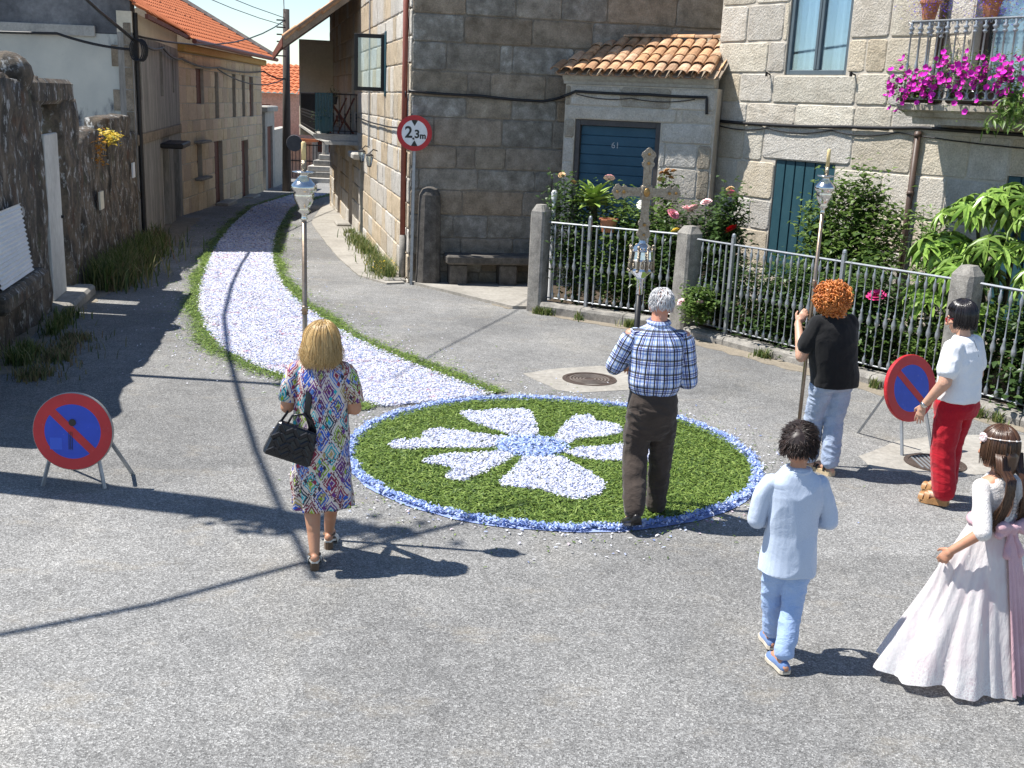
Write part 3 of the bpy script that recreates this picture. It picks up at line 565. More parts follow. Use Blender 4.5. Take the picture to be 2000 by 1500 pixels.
# things on that balcony
def pot(P, r, h, mat, label, plant=True, lf=None):
    t = thing('flower_pot', label, 'flower pot', tuple(P)); MB().lathe([(r*.72, 0), (r, h*.9), (r*1.12, h*.9), (r*1.12, h), (r*.95, h), (r*.9, h*.85)], P, 14).put('pot', mat, t, smooth=False)
    if plant:
        n = 160; q = RNG.normal(0, 1, (n, 3))*V(r*.9, r*.9, r*.8)+np.array(P)+V(0, 0, h+r*.6); v, f = leaves(q, .07, .03); link('foliage', v, f, lf or MT['leaf_dark'], t, kind='stuff')
    return t
def leaves(P, L, W, droop=.6, up=None):
    """folded ovate leaves, two triangles each side of the midrib"""
    n = len(P); a = RNG.uniform(0, 2*PI, n); t = RNG.uniform(-droop, droop*.8, n); L = L*RNG.uniform(.6, 1.3, n); W = W*RNG.uniform(.7, 1.25, n)
    d = np.stack([np.cos(a)*np.cos(t), np.sin(a)*np.cos(t), np.sin(t)], 1); s = np.stack([-np.sin(a), np.cos(a), RNG.uniform(-.5, .5, n)], 1); s /= np.linalg.norm(s, axis=1)[:, None]; nn = np.cross(d, s)
    w = (W/2)[:, None]; l = L[:, None]; pts = [P, P+d*l*.4+s*w+nn*w*.35, P+d*l*.45-nn*l*.03, P+d*l*.4-s*w+nn*w*.35, P+d*l-nn*l*.12]
    v = np.stack(pts, 1).reshape(-1, 3); b = (np.arange(n)*5)[:, None]; f = np.concatenate([b+np.array(q) for q in ((0, 1, 2), (1, 4, 2), (0, 2, 3), (2, 4, 3))], 0); return v, f
MT['leaf_dark'] = leafy('dark_leaves', [(.03, .06, .016), (.055, .105, .028), (.1, .165, .045)], .38, .35)
MT['leaf_mid'] = leafy('mid_leaves', [(.055, .105, .022), (.11, .185, .04), (.2, .29, .08)], .38, .4)
MT['leaf_light'] = leafy('light_leaves', [(.08, .15, .03), (.13, .22, .05), (.2, .29, .08)], .45, .35)
pot(FL.p(B1-.12, .62, 2.78), .1, .2, MT['paint_black'], 'small black pot hung on the iron rail of the corner house balcony')
pot(FL.p(B1-.15, .85, 2.05), .16, .42, MT['blue_paint'], 'tall dark blue pot with a green plant standing on the corner house balcony')
ch = thing('deck_chair', 'folded reddish wooden chair leaning against the balcony rail of the corner house', 'chair', tuple(FL.p(-10.2, .45, 2.05)))
for a_, b_ in (((-9.9, .7, 2.06), (-10.3, .25, 2.95)), ((-9.9, .5, 2.06), (-10.3, .05, 2.95)), ((-9.85, .1, 2.06), (-10.2, .6, 2.75)), ((-10.15, .1, 2.06), (-10.5, .6, 2.75))):
    MB().tube([FL.p(*a_), FL.p(*b_)], .022, 6).put('leg', MT['wood_red'], ch)
for k in range(4): MB().tube([FL.p(-9.95-.03*k, .3+.1*k, 2.3+.03*k), FL.p(-10.4-.03*k, .3+.1*k, 2.42+.03*k)], .025, 6).put('slat', MT['wood_red'], ch)
cable('wall_cable', [FG.p(-.05, .06, 3.13), FG.p(1.2, .06, 3.1), FG.p(2.3, .06, 3.05), FG.p(2.72, .1, 3.16)], .026, 'black cable bundle along the shaded wall of the grey corner house', .012)
cable('wall_cable', [FL.p(-.2, .07, 3.13), FL.p(-.3, .07, 2.5), FL.p(-4, .07, 2.45), FL.p(-9, .07, 2.5)], .015, 'thin black cable on the sunny street side of the corner house', .02)
MB().tube([FL.p(-6.5, .05, 1.9), FL.p(-6.5, .05, 6)], .02, 6).put('conduit', MT['galv'], ho)
# porch with tiled roof and blue door 61
FB = Fr((.72, 19.5), (.92, -.39)); DO = (-.0+.2, 1.74, -.1, 2.78)
mb = MB(); FB.slab(mb, [.0, 2.66], [-.35, 3.36], -.3, 0, [DO]); pw = mb.put('porch_wall', MT['mortar'], ho)
ST_P = [ST_R[1], stone_mat('porch_granite', [(.27, .24, .195), (.37, .335, .28), (.44, .41, .35)], (.9, .84, .75))]
masonry(pw, FB, 0, 2.64, [-.3, .4, 1.0, 1.55, 2.05, 2.45, 2.78, 3.0, 3.34], [DO], ST_P, (.4, .95), .016, .014, .005, fixed=[(.05, 2.0, 2.78, 3.0)])
mb = MB(); Fq = FB; mb.hexa([FB.p(0.0, -.31, -.35), FB.p(.25, -.31, -.35), FB.p(.25, -.9, -.35), FB.p(0, -.9, -.35), FB.p(0, -.31, 3.36), FB.p(.25, -.31, 3.36), FB.p(.25, -.9, 3.36), FB.p(0, -.9, 3.36)]); FB.box(mb, 2.4, 2.66, -2.2, -.31, -.35, 3.36); mb.put('porch_side', ST_P[1], ho)
mb = MB(); mb.rings([[FB.p(-.04, -.3, z), FB.p(-.04, e, z), FB.p(2.6, e, z), FB.p(2.6, -.3, z)] for e, z in ((.02, 3.365), (.03, 3.41), (.08, 3.45), (.1, 3.52))]); mb.put('cornice', MT['concrete'], ho)
mb = MB(); a, b, c, d = DO
for q in ((a, a+.09, c, d), (b-.09, b, c, d), (a+.09, b-.09, d-.1, d)): FB.cbox(mb, q[0], q[1], -.16, -.03, q[2], q[3], .008)
dr = mb.put('door', proc('dark_door_frame', [(.06, .055, .055), (.09, .085, .085)], 5, .5, .05), ho)
MT['door_blue'] = proc('blue_door_paint', [(.022, .075, .12), (.035, .1, .155)], 3, .38, .04, 60, fine=.08)
n = 17
for i in range(n):
    z0 = c+(d-.1-c)*i/n; mb = MB(); FB.cbox(mb, a+.09, b-.09, -.15, -.1, z0+.002, z0+(d-.1-c)/n-.002, .008); mb.put('board', MT['door_blue'], dr)
def text(s, size, mat, parent, M_, name='lettering', ext=.003, align='CENTER', bold=0.):
    cu = bpy.data.curves.new(name, 'FONT'); cu.body = s; cu.size = size; cu.extrude = ext; cu.align_x = align; cu.align_y = 'CENTER'; cu.offset = bold
    t = bpy.data.objects.new(name, cu); COL.objects.link(t); dg = bpy.context.evaluated_depsgraph_get(); me = bpy.data.meshes.new_from_object(t.evaluated_get(dg)); bpy.data.objects.remove(t)
    me.materials.clear(); me.materials.append(mat); o = bpy.data.objects.new(name, me); COL.objects.link(o)
    M_ = M_.copy(); loc = V(*M_.translation)-(ORG[parent.name] if parent else 0); M_.translation = loc.tolist(); o.matrix_local = M_
    if parent: o.parent = parent
    return o
def face_M(P, right, out):
    r = Vector(unit(right)); o_ = Vector(unit(out)); u = o_.cross(r); M_ = Matrix((r, u, o_)).transposed().to_4x4(); M_.translation = Vector(P); return M_
text('61', .15, proc('pale_number', [(.35, .38, .4), (.45, .47, .5)], 4, .5, 0), dr, face_M(FB.p(.93, -.096, 2.36), V(*FB.w, 0), V(*FB.o, 0)))
# porch tiles
up = FB.p(0, -.75, 4.0)-FB.p(0, .3, 3.5)
mb = MB(); mb.hexa([FB.p(-.15, .18, 3.5), FB.p(2.72, .18, 3.5), FB.p(2.72, -1.6, 4.34), FB.p(.5, -1.6, 4.34), FB.p(-.15, .18, 3.53), FB.p(2.72, .18, 3.53), FB.p(2.72, -1.6, 4.37), FB.p(.5, -1.6, 4.37)])
pr = mb.put('porch_roof', MT['wood_grey'], ho)
tile_field(pr, FB.p(-.12, .22, 3.53), V(*FB.w, 0), up, 14, 4, .2, .33, skip=lambda i, j: i < j*.55)
hp = FB.p(2.75, -1.05, 4.17); h0 = FB.p(.7, -1.05, 4.17)
for i in range(7):
    P_ = h0+(hp-h0)*i/6.6; R_ = Matrix((V(*(-FB.o), 0).tolist(), V(*FB.w, 0).tolist(), (0, 0, 1))).transposed()
    inst('ridge_tile', TM, pr, P_+V(0, 0, .05), M=Matrix.Rotation(0, 3, 'Z') @ Matrix((V(*FB.o, 0).tolist(), V(*FB.w, 0).tolist(), (0, 0, 1))).transposed() if False else R_, scale=(1., .85, 1.))
cable('wall_cable', [FB.p(-.04, .03, 3.15), FB.p(.2, .05, 3.24), FB.p(1.5, .05, 3.23), FB.p(2.5, .05, 3.22), FB.p(2.52, .05, 2.95)], .026, 'black cable bundle under the tiled porch roof', .008)
cable('wall_cable', [FB.p(.2, .04, 3.2), FB.p(1.2, .04, 3.16), FB.p(2.3, .04, 3.18)], .008, 'thin cable drooping under the tiled porch roof', .05)
# pillar and stone bench against the shaded wall
pl = MB(); pl.rings([[FG.p(.34+r*c_, .16+r*s_*.8, z) for c_, s_ in [(math.cos(a), math.sin(a)) for a in np.linspace(0, 2*PI, 13)[:-1]]] for r, z in ((.24, -.3), (.22, 0), (.2, 1.2), (.19, 1.38), (.14, 1.48), (.06, 1.52))])
MT['dark_stone'] = proc('shade_darkened_stone', [(.06, .055, .048), (.11, .1, .088), (.18, .165, .145)], 6, .95, .6, 40, fine=.35)  # bench and pillar: shade by the wall put into a darker stone colour
tag(pl.put('stone_pillar', MT['dark_stone'], smooth=False), 'worn rounded stone pillar standing at the corner beside the height sign', 'pillar')
be = thing('stone_bench', 'long low granite bench along the shaded house wall', 'bench', tuple(FG.p(1.5, .3, -.2)))
mb = MB(); FG.cbox(mb, .62, 2.75, .04, .52, .2, .36, .03); mb.put('seat', MT['dark_stone'], be)
for u in (.85, 1.75, 2.5): mb = MB(); FG.cbox(mb, u-.16, u+.16, .08, .44, -.3, .198, .03); mb.put('leg', MT['dark_stone'], be)
# ---------------------------------------------------------------- left: plain grey house with gable, ochre ashlar house
GHc = (-8.2, 23.6); FH = Fr(GHc, (-.197, .98)); FGa = Fr((-16.5, 23.4), (1, .024))
hg = thing('grey_house', 'grey rendered house with whitewashed gable and stained street front', 'house', (-11, 27, g(27)))
MT['stain'] = proc('streaked_grey_render', [(.17, .165, .155), (.29, .275, .25), (.42, .395, .35)], 1.3, .95, .3, 60, fine=.3, stretch=(2.2, 2.2, .35))
def whitewash():
    m, t, b = nodes('peeling_whitewash'); N = NT(t); P = N.n('NewGeometry').outputs['Position']; z = N.n('SeparateXYZ', i_0=P).outputs[2]
    base = N.ramp(N.noise(P, 1.1, 6), [(.3, (.42, .43, .4)), (.6, (.52, .52, .47)), (.75, (.56, .55, .49))])
    drk = N.ramp(N.noise(P, 3.1, 8, .75), [(.42, (.06, .065, .075)), (.62, (.3, .31, .32))]); k = N.math('ADD', N.noise(N.vmul(P, (1.6, 1.6, .6)), 1.2, 8, .7), N.rng(z, 0, 0)); lo = N.n('MapRange', i_0=z, i_1=2.9, i_2=1.9, i_3=-.05, i_4=.22).outputs[0]
    c = N.mix(N.ramp(N.math('ADD', k, lo), [(.56, grey(0)), (.68, grey(1))]), base, drk); t.links.new(c, b.inputs[0]); b.inputs['Roughness'].default_value = .95
    t.links.new(N.bump(N.noise(P, 40, 5), .3, .015), b.inputs['Normal']); return m
mb = MB(); FGa.slab(mb, [0, 8.28], [-.6, 4.05], -.3, 0, []); mb.put('gable_wall', whitewash(), hg)
mb = MB(); q = [FGa.p(0, 0, 4.06), FGa.p(8.28, 0, 4.06), FGa.p(8.28, 0, 4.75), FGa.p(4.0, 0, 7.0), FGa.p(0, 0, 7)]; q2 = [FGa.p(0, -.3, 4.06), FGa.p(8.28, -.3, 4.06), FGa.p(8.28, -.3, 4.75), FGa.p(4, -.3, 7), FGa.p(0, -.3, 7)]
mb.add(q+q2, [(0, 1, 2, 3, 4), (9, 8, 7, 6, 5)]+[(i, i+5, (i+1) % 5+5, (i+1) % 5) for i in range(5)]); mb.put('gable_top', proc('dark_stained_render', [(.06, .062, .068), (.14, .145, .155), (.26, .265, .27)], 1.0, .95, .3, 50, fine=.25), hg)
mb = MB(); FGa.cbox(mb, 0, 7.55, .002, .06, 3.98, 4.2, .01); mb.put('string_course', MT['concrete'], hg)
for i, z in enumerate(np.arange(-.2, 3.9, .45)):
    mb = MB(); w_ = .28 if i % 2 else .42; FGa.cbox(mb, 8.28-w_, 8.275, .002, .03, z+.01, z+.44, .01); mb.put('quoin', ST_G[1], hg)
WH = [(.75, 1.15, 2.74, 3.65), (4.55, 5.15, 2.81, 3.89), (7.3, 7.7, 2.9, 3.8), (4.3, 5.6, -.7, 1.5), (6.9, 8.3, -.7, 1.42)]
mb = MB(); FH.slab(mb, [0.0, 8.9], [-.8, 4.1], -.3, 0, WH); mb.put('street_wall', MT['stain'], hg)
mb = MB(); FH.slab(mb, [0.0, 8.9], [4.1, 4.52], -.3, .004, []); mb.put('eaves_wall', MT['cream'], hg)
mb = MB(); FH.cbox(mb, 0, 8.9, .002, .04, 1.8, 2.02, .01); mb.put('string_course', ST_G[1], hg)
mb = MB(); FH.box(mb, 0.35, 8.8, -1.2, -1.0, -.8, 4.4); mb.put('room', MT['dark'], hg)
mb = MB(); FH.cbox(mb, 4.0, 6.0, .0, .55, 1.55, 1.68, .04); mb.put('door_canopy', MT['iron'], hg)
for h in WH[:3]: plank_shutter(hg, FH, h, 2, -.12, 'wood_grey')
plank_shutter(hg, FH, WH[3], 3, -.15, 'white_paint', 'door')
MB().tube([FH.p(.12, .06, 4.5), FH.p(.14, .06, -.5)], .05, 8).put('downpipe', MT['iron'], hg)
def corr_roof(parent, e0, e1, upv, depth, du, name='tiles', rows=16):
    """orange tile roof: rolls across, stepped courses up the slope"""
    e0, e1 = np.array(e0, float), np.array(e1, float); U = e1-e0; Lw = np.linalg.norm(U); U /= Lw; D = unit(upv); Nn = unit(np.cross(U, D)); Nn = Nn if Nn[2] > 0 else -Nn
    n = int(Lw/du)*4; v = []; f = []
    for r in range(rows):
        for k in (0, 1):
            for i in range(n+1): v.append(e0+U*(Lw*i/n)+D*(depth*(r+k)/rows)+Nn*(.035*math.sin(2*PI*i/4)+.045*(1-k)))
        b = r*2*(n+1)
        for i in range(n): f.append((b+i, b+i+1, b+n+2+i, b+n+1+i))
        if r: 
            for i in range(n): f.append((b+i, b-(n+1)+i, b-(n+1)+i+1, b+i+1))
    return link(name, v, f, MT['tile_orange'], parent, kind='stuff')
pitch = V(*(-FH.o), .62)
corr_roof(hg, FH.p(-.25, .35, 4.5), FH.p(9.0, .35, 4.5), pitch, 4.6, .22, rows=13)
mb = MB(); FH.box(mb, -.25, 9.0, .3, .36, 4.38, 4.47); mb.put('eaves_board', MT['wood_red'], hg)
FS = Fr((-9.95, 32.33), (-.06, .998))
hs = thing('ashlar_house', 'two storey ochre ashlar house with bright orange tiled roof', 'house', (-12, 39, g(39)))
WS = [(2.1, 3.15, 2.58, 3.64)]+[(a, a+.62, 2.1, 3.6) for a in (4.75, 7.65, 9.45)]+[(10.95, 11.8, 2.08, 3.58)]; DS = [(1.95, 2.65, .34, 1.4), (4.45, 5.75, -.8, 1.36), (9.15, 10.45, -1.0, 1.22)]
mb = MB(); FS.slab(mb, [.0, 13.7], [-1.3, 4.05], -.3, 0, WS+DS); ws = mb.put('street_wall', MT['mortar'], hs)
masonry(ws, FS, 0.02, 13.68, [-1.25, -.7, -.15, .35, .85, 1.36, 1.75, 2.1, 2.6, 3.1, 3.6, 4.03], WS+DS, ST_L, (.5, 1.1), .02, .015, .005)
mb = MB(); FS.cbox(mb, -.02, 13.75, -.2, .22, 4.06, 4.28, .03); mb.put('cornice', proc('yellow_cornice', [(.55, .33, .1), (.62, .4, .15)], 3, .8, .1), hs)
MB().tube([FS.p(-.3, .55, 4.33), FS.p(14.3, .55, 4.33)], .075, 8).put('gutter', MT['rust_pipe'], hs)
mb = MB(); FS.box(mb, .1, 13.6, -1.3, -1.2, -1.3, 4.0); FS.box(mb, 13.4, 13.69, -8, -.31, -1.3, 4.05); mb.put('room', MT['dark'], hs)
for h in WS: plank_shutter(hs, FS, h, 2, -.1, 'wood_red' if h[0] in (2.1, 10.95) else 'wood_grey', 'window')
for h in DS: plank_shutter(hs, FS, h, 2, -.14, 'wood_red', 'door')
for z, u in ((1.42, 2.3), (.3, 2.3)): mb = MB(); FS.cbox(mb, u-.8, u+.7, .02, .25, z-.02, z+.06, .02); mb.put('niche_slab', MT['granite_grey'], hs)
for h in DS[1:]: mb = MB(); FS.cbox(mb, h[0]-.15, h[1]+.15, .02, .45, -1.3, h[2]+.16, .03); mb.put('door_step', MT['slabs'], hs)
p2 = V(*(-FS.o), .55)
corr_roof(hs, FS.p(-.4, .5, 4.36), FS.p(14.2, .5, 4.36), p2, 5.4, .24, rows=15)
MB().tube([FS.p(14.25, .5, 4.45), FS.p(14.25, -4.2, 7.05)], .13, 6).put('verge_tiles', MT['granite_grey'], hs)
mb = MB(); q = [FS.p(13.7, .2, 4.06), FS.p(13.7, -8, 4.06), FS.p(13.7, -4, 6.6)]; mb.add(q+[FS.p(13.4, .2, 4.06), FS.p(13.4, -8, 4.06), FS.p(13.4, -4, 6.6)], [(0, 1, 2), (5, 4, 3), (0, 2, 5, 3)]); mb.put('gable_top', ST_L[0], hs)
# ---------------------------------------------------------------- mossy boundary wall on the left
FW = Fr((-5.89, 12.09), (-.2, .98))
def lichen():
    m, t, b = nodes('lichened_rubble'); N = NT(t); P = N.n('NewGeometry').outputs['Position']; Q = N.vmul(P, (1, 1, .75))
    c = N.ramp(N.noise(Q, 3.0, 8, .7), [(.3, (.025, .023, .02)), (.46, (.075, .065, .053)), (.6, (.17, .135, .1)), (.72, (.27, .23, .18))])
    wl = N.ramp(N.noise(N.vmul(P, (1.2, 1.2, .7)), 6.5, 9, .75), [(.55, grey(0)), (.62, grey(.9))]); c = N.mix(wl, c, N.ramp(N.noise(P, 14, 5), [(.3, (.34, .35, .35)), (.7, (.6, .6, .58))]))
    br = N.ramp(N.noise(P, 1.5, 6), [(.58, grey(0)), (.7, grey(.75))]); c = N.mix(br, c, (.12, .055, .025)); gr = N.ramp(N.noise(P, 2.4, 7), [(.6, grey(0)), (.7, grey(.6))]); c = N.mix(gr, c, (.05, .06, .02))
    t.links.new(c, b.inputs[0]); b.inputs['Roughness'].default_value = .97; t.links.new(N.bump(N.noise(P, 9, 8, .7), .9, .06), b.inputs['Normal']); return m
MT['lichen'] = lichen()
def rubble(u0, u1, z0, ztop, d0=-.5, d1=0, step=.14, amp=.07, seed=0):
    """rubble wall body with an uneven face and top"""
    nu = max(2, int((u1-u0)/step)); nz = 14; R = []
    for i in range(nu+1):
        u = u0+(u1-u0)*i/nu; zt = ztop(u) if callable(ztop) else ztop; ring = []
        def pt(d, z):
            k = Vector((u*1.7+seed, z*1.9, d*2)); n_ = noise.noise(k)*amp+noise.noise(k*3.1)*amp*.5; return FW.p(u, d+(n_ if d > -.25 else -n_), z+(noise.noise(k*2.3+Vector((9, 9, 9)))*amp if z > z0+.5 else 0))
        for j in range(nz+1): ring.append(pt(d1, z0+(zt-z0)*j/nz))
        for d in (-.17, -.33): ring.append(pt(d, zt+.03))
        for j in range(nz, -1, -2): ring.append(pt(d0, z0+(zt-z0)*j/nz))
        R.append(ring)
    return MB().rings(R)
bw = thing('boundary_wall', 'high mossy rubble boundary wall blotched with black and white lichen, with gateway', 'wall', tuple(FW.p(4, -.2, g(16))))
rubble(-3.2, 2.9, -.3, lambda u: 3.02+.06*math.sin(u*2.3)+(.05 if u > 1.6 else 0)).put('wall', MT['lichen'], bw, smooth=True)
rubble(4.3, 5.45, -.4, 2.78, seed=4).put('wall', MT['lichen'], bw, smooth=True)
rubble(5.4, 8.2, -.5, lambda u: 2.2+.08*math.sin(u*3), seed=7).put('wall', MT['lichen'], bw, smooth=True)
rubble(8.15, 11.9, -.6, lambda u: 2.05+.05*math.sin(u*2.2), seed=9).put('wall', MT['lichen'], bw, smooth=True)
rubble(8.6, 11.2, 1.9, 2.42, -.46, -.02, seed=3, amp=.04).put('coping_block', MT['lichen'], bw, smooth=True)
mb = MB(); FW.cbox(mb, 2.45, 5.15, -.55, .03, 2.72, 3.07, .06); mb.put('lintel', MT['lichen'], bw)
MB().ell(FW.p(2.15, -.2, 3.1), (.3, .34, .28), n=12, m=8).put('boulder', MT['lichen'], bw, smooth=True)
mb = MB(); FW.cbox(mb, -.6, 1.5, .0, .28, .52, .76, .05); mb.put('ledge', MT['lichen'], bw)
mb = MB(); FW.cbox(mb, 2.86, 4.5, -.5, .3, -.15, .04, .04); mb.put('threshold', MT['slabs'], bw)
mb = MB(); FW.box(mb, 2.92, 4.28, -2.2, -2.1, -.1, 2.4); mb.put('yard_door', MT['wood_grey'], bw)
dl = MB(); FW.cbox(dl, 2.97, 3.84, -.04, .01, .04, 2.33, .015); dl = tag(dl.put('gate_leaf', proc('dirty_white_paint', [(.5, .5, .47), (.66, .66, .63)], 2, .7, .15, 50, fine=.2, stretch=(1, 1, .4))), 'narrow dirty white door leaf standing in the mossy wall gateway', 'door')
mb = MB(); FW.box(mb, 3.74, 3.8, .012, .05, 1.12, 1.16); mb.put('latch', MT['iron'], dl)
n = 64; v = []
for i in range(n+1):
    z = .77+.82*i/n; dd = .17-.1*i/n+.012*math.sin(i*2*PI/4.2)
    for k in (0, .006): v += [FW.p(.0-.4, dd+k, z), FW.p(1.12, dd+k, z)]
f = []
for i in range(n): a = 4*i; f += [(a, a+4, a+5, a+1), (a+2, a+3, a+7, a+6), (a+1, a+5, a+7, a+3)]
tag(link('corrugated_sheet', v, f, MT['white_paint']), 'white corrugated sheet leaning on the ledge of the mossy wall', 'sheet')
mb = MB(); FW.box(mb, 6.6, 6.95, .06, .09, .95, 1.25); tag(mb.put('notice_plate', MT['cream']), 'small cream plate fixed to the mossy wall above the weeds', 'plate')
mb = MB(); FW.box(mb, 10.6, 10.9, .06, .09, 1.2, 1.5); tag(mb.put('notice_plate', MT['white_paint']), 'small white plate fixed to the mossy wall near the grey house', 'plate')
# ---------------------------------------------------------------- far end of the street
gp = thing('gateway', 'pale stone gateway with a brown door beyond the orange-roofed house', 'gateway', (-11, 48, g(48)))
FE = Fr((-10.85, 46.9), (-.1, .995)); mb = MB(); FE.slab(mb, [0, 3.2], [-1.4, 2.2], -.4, 0, [(.7, 2.5, -1.3, 1.6)]); mb.put('pier', MT['concrete'], gp); mb = MB(); FE.cbox(mb, -.2, 3.4, -.5, .15, 2.21, 2.45, .04); mb.put('coping', MT['concrete'], gp); plank_shutter(gp, FE, (.7, 2.5, -1.3, 1.6), 4, -.1, 'wood_red', 'door')
mb = MB(); FE.slab(mb, [3.25, 9], [-1.6, 1.4], -.4, 0, []); tag(mb.put('garden_wall', ST_R[1]), 'low stone garden wall behind the wooden utility pole', 'wall')
hp_ = thing('pink_house', 'small pink rendered house with orange tiled roof at the end of the street', 'house', (-14, 62, g(60)))
FP = Fr((-17, 60), (1, .02)); mb = MB(); FP.slab(mb, [0, 5.6], [-2, 3.0], -.3, 0, [(2.6, 3.4, 1.2, 2.4)]); mb.put('wall', proc('pink_render', [(.62, .36, .26), (.68, .42, .32)], 1, .9, .1), hp_)
corr_roof(hp_, FP.p(-.4, .5, 3.0), FP.p(4.9, .5, 3.0), V(0, 1, .38), 4.5, .3, rows=9); plank_shutter(hp_, FP, (2.6, 3.4, 1.2, 2.4), 2, -.1, 'wood_red', 'window')
mb = MB(); FP.box(mb, -.2, 6.0, .02, .9, .55, .7); mb.put('ledge', MT['tile_orange'], hp_)
mb = MB(); FP.cbox(mb, 4.95, 5.45, -1.2, -.6, 2.8, 4.3, .03); chm = mb.put('chimney', proc('pink_chimney', [(.55, .28, .18), (.6, .32, .22)], 1, .9, .1), hp_)
mb = MB(); P_ = FP.p(5.2, -.9, 4.3); mb.tube([P_, P_+V(0, 0, 1.0)], .02, 5)
for k in range(4): mb.tube([P_+V(-.3+.05*k, 0, .5+.14*k), P_+V(.3-.05*k, 0, .55+.14*k)], .012, 4)
mb.put('antenna', MT['galv'], chm)
fb = thing('far_house', 'pale stone house closing the end of the street behind the stepped cross base', 'house', (-8, 64, g(62)))
mb = MB(); FQ = Fr((-13, 64), (1, -.05)); FQ.slab(mb, [0, 10], [-2, 2.2], -.3, 0, [(1.2, 2.2, -.2, .9), (3.4, 4.6, -2, .6)]); mb.put('wall', ST_R[0], fb); plank_shutter(fb, FQ, (1.2, 2.2, -.2, .9), 2, -.1, 'wood_red', 'window'); plank_shutter(fb, FQ, (3.4, 4.6, -2, .6), 2, -.1, 'wood_red', 'door'); corr_roof(fb, FQ.p(-.3, .4, 2.2), FQ.p(10, .4, 2.2), V(0, 1, .35), 4, .3, rows=8)
cr = thing('wayside_cross_base', 'stepped granite base of a wayside cross at the end of the street', 'monument', (-10.1, 57, g(57)))
for i in range(5):
    mb = MB(); s_ = 1.25-.24*i; mb.cbox((-10.1, 57, g(57)+.14+.28*i), (2*s_, 2*s_, .275), .03); mb.put('step', MT['granite_grey'] if i % 2 else ST_R[1], cr)
MB().tube([V(-10.1, 57, g(57)+1.4), V(-10.1, 57, 3.4)], [.17, .13], 8).put('shaft', MT['granite_grey'], cr)
rf = thing('railing', 'dark iron railing in front of the far pale stone house', 'railing', (-11.3, 60, g(60)))
for z in (-.5, .35): MB().tube([V(-13, 60, z), V(-9.3, 60, z)], .03, 5).put('rail', MT['iron'], rf)
for i in range(20): MB().tube([V(-13+i*.19, 60, -1.4), V(-13+i*.19, 60, .4)], .018, 4).put('bar', MT['iron'], rf)
up_ = thing('utility_pole', 'dark wooden utility pole carrying the overhead wires down the street', 'pole', (-9.96, 46.86, g(46.86)))
MB().tube([V(-9.96, 46.86, -1.1), V(-9.9, 46.86, 6.35)], [.19, .13], 10).put('shaft', proc('tarred_wood', [(.06, .05, .045), (.11, .095, .085)], 3, .9, .4, 30, stretch=(6, 6, .6)), up_, smooth=True)
for k in range(6): mb = MB(); mb.tube([V(-9.9, 46.7, 5.9-.28*k), V(-10.25, 46.6, 5.9-.28*k)], .03, 5); mb.put('insulator', MT['iron'], up_)
mb = MB(); mb.lathe([(.33, -.02), (.34, 0), (.3, .03), (.05, .05)], (-9.55, 46.55, 1.0), 20, axis=(0, 1, 0)); mb.tube([V(-9.9, 46.8, 1.0), V(-9.55, 46.6, 1.0)], .03, 6); tag(mb.put('round_mirror', proc('grey_metal_back', [(.12, .13, .15), (.17, .18, .2)], 3, .5, 0)), 'round traffic mirror seen from behind on the wooden utility pole', 'mirror')
PT = V(-9.95, 46.75, 5.9)
for i, (e, dz, lb) in enumerate((((-8.25, 23.75, 4.05), 0, 'black overhead wire from the utility pole to the corner of the grey house'), ((-16, 30, 9.5), .1, 'overhead wire running up from the utility pole over the orange roof'), ((-15, 33, 8.6), -.2, 'second overhead wire rising over the orange tiled roof'), ((-10.3, 36.0, 4.0), -2.3, 'black service wire along the eaves of the ochre house'), ((-6.5, 30.4, 6.6), .35, 'overhead wire from the utility pole towards the corner house roof'))):
    cable('overhead_wire', [PT+V(0, 0, dz), V(*e)], .022 if i in (0, 3) else .014, lb, .5)
cable('overhead_wire', [V(-8.1, 23.7, 3.95), FH.p(4.5, .1, 3.98), FH.p(8.9, .1, 3.85), FS.p(5, .12, 3.75), FS.p(13.6, .12, 3.85), V(-9.95, 46.7, 3.6)], .03, 'thick black cable bundle strung along the house fronts to the utility pole', .1)
cable('overhead_wire', [V(-8.15, 23.3, 3.75), V(-9.6, 23.2, 4.0), V(-16, 23.2, 4.05)], .03, 'black cable bundle running across the whitewashed gable', .05)
mb = MB(); c0 = V(-8.1, 23.5, 3.75)
for k in range(5): mb.tube([c0+V(.02*k, .03*k, .0)+.22*V(math.cos(a)*.6, .1*math.sin(k), math.sin(a)) for a in np.linspace(0, 2*PI, 15)], .014, 5)
tag(mb.put('cable_coil', MT['paint_black']), 'coiled black cable hanging at the corner of the grey house', 'cable')
# ================================================================== fence and garden
Q1, Q2, Q3 = V(.34, 16.8), V(2.42, 15.38), V(4.84, 11.6)
Q4 = Q3+unit(Q3-Q2)*2.6
F1 = Fr(Q1, Q2-Q1); F2 = Fr(Q2, Q3-Q2); F3 = Fr(Q3, Q4-Q3)
gz = lambda q: g(q[1])
fe = thing('garden_fence', 'galvanised baluster fence on a low granite kerb between granite posts', 'fence', (2.4, 15.4, g(15.4)))
def post(q, h, w, fr, lab):
    z = gz(q); mb = MB(); r = w/2; rings = []
    for s_, zz in ((1.06, z-.1), (1.0, z+.15), (.96, z+h-.16), (.92, z+h-.1), (.5, z+h)):
        rings.append([fr.p(a*r*s_+random.uniform(-.008, .008), b*r*s_+random.uniform(-.008, .008), zz)+V(q[0]-fr.P[0], q[1]-fr.P[1], 0) for a, b in ((-1, .75), (-.75, 1), (.75, 1), (1, .75), (1, -.75), (.75, -1), (-.75, -1), (-1, -.75))])
    return mb.rings(rings).put('post', MT['granite_grey'], fe)
post(Q1, 1.66, .26, F1, ''); post(Q2, 1.53, .3, F2, ''); post(Q3, 1.53, .28, F2, ''); 
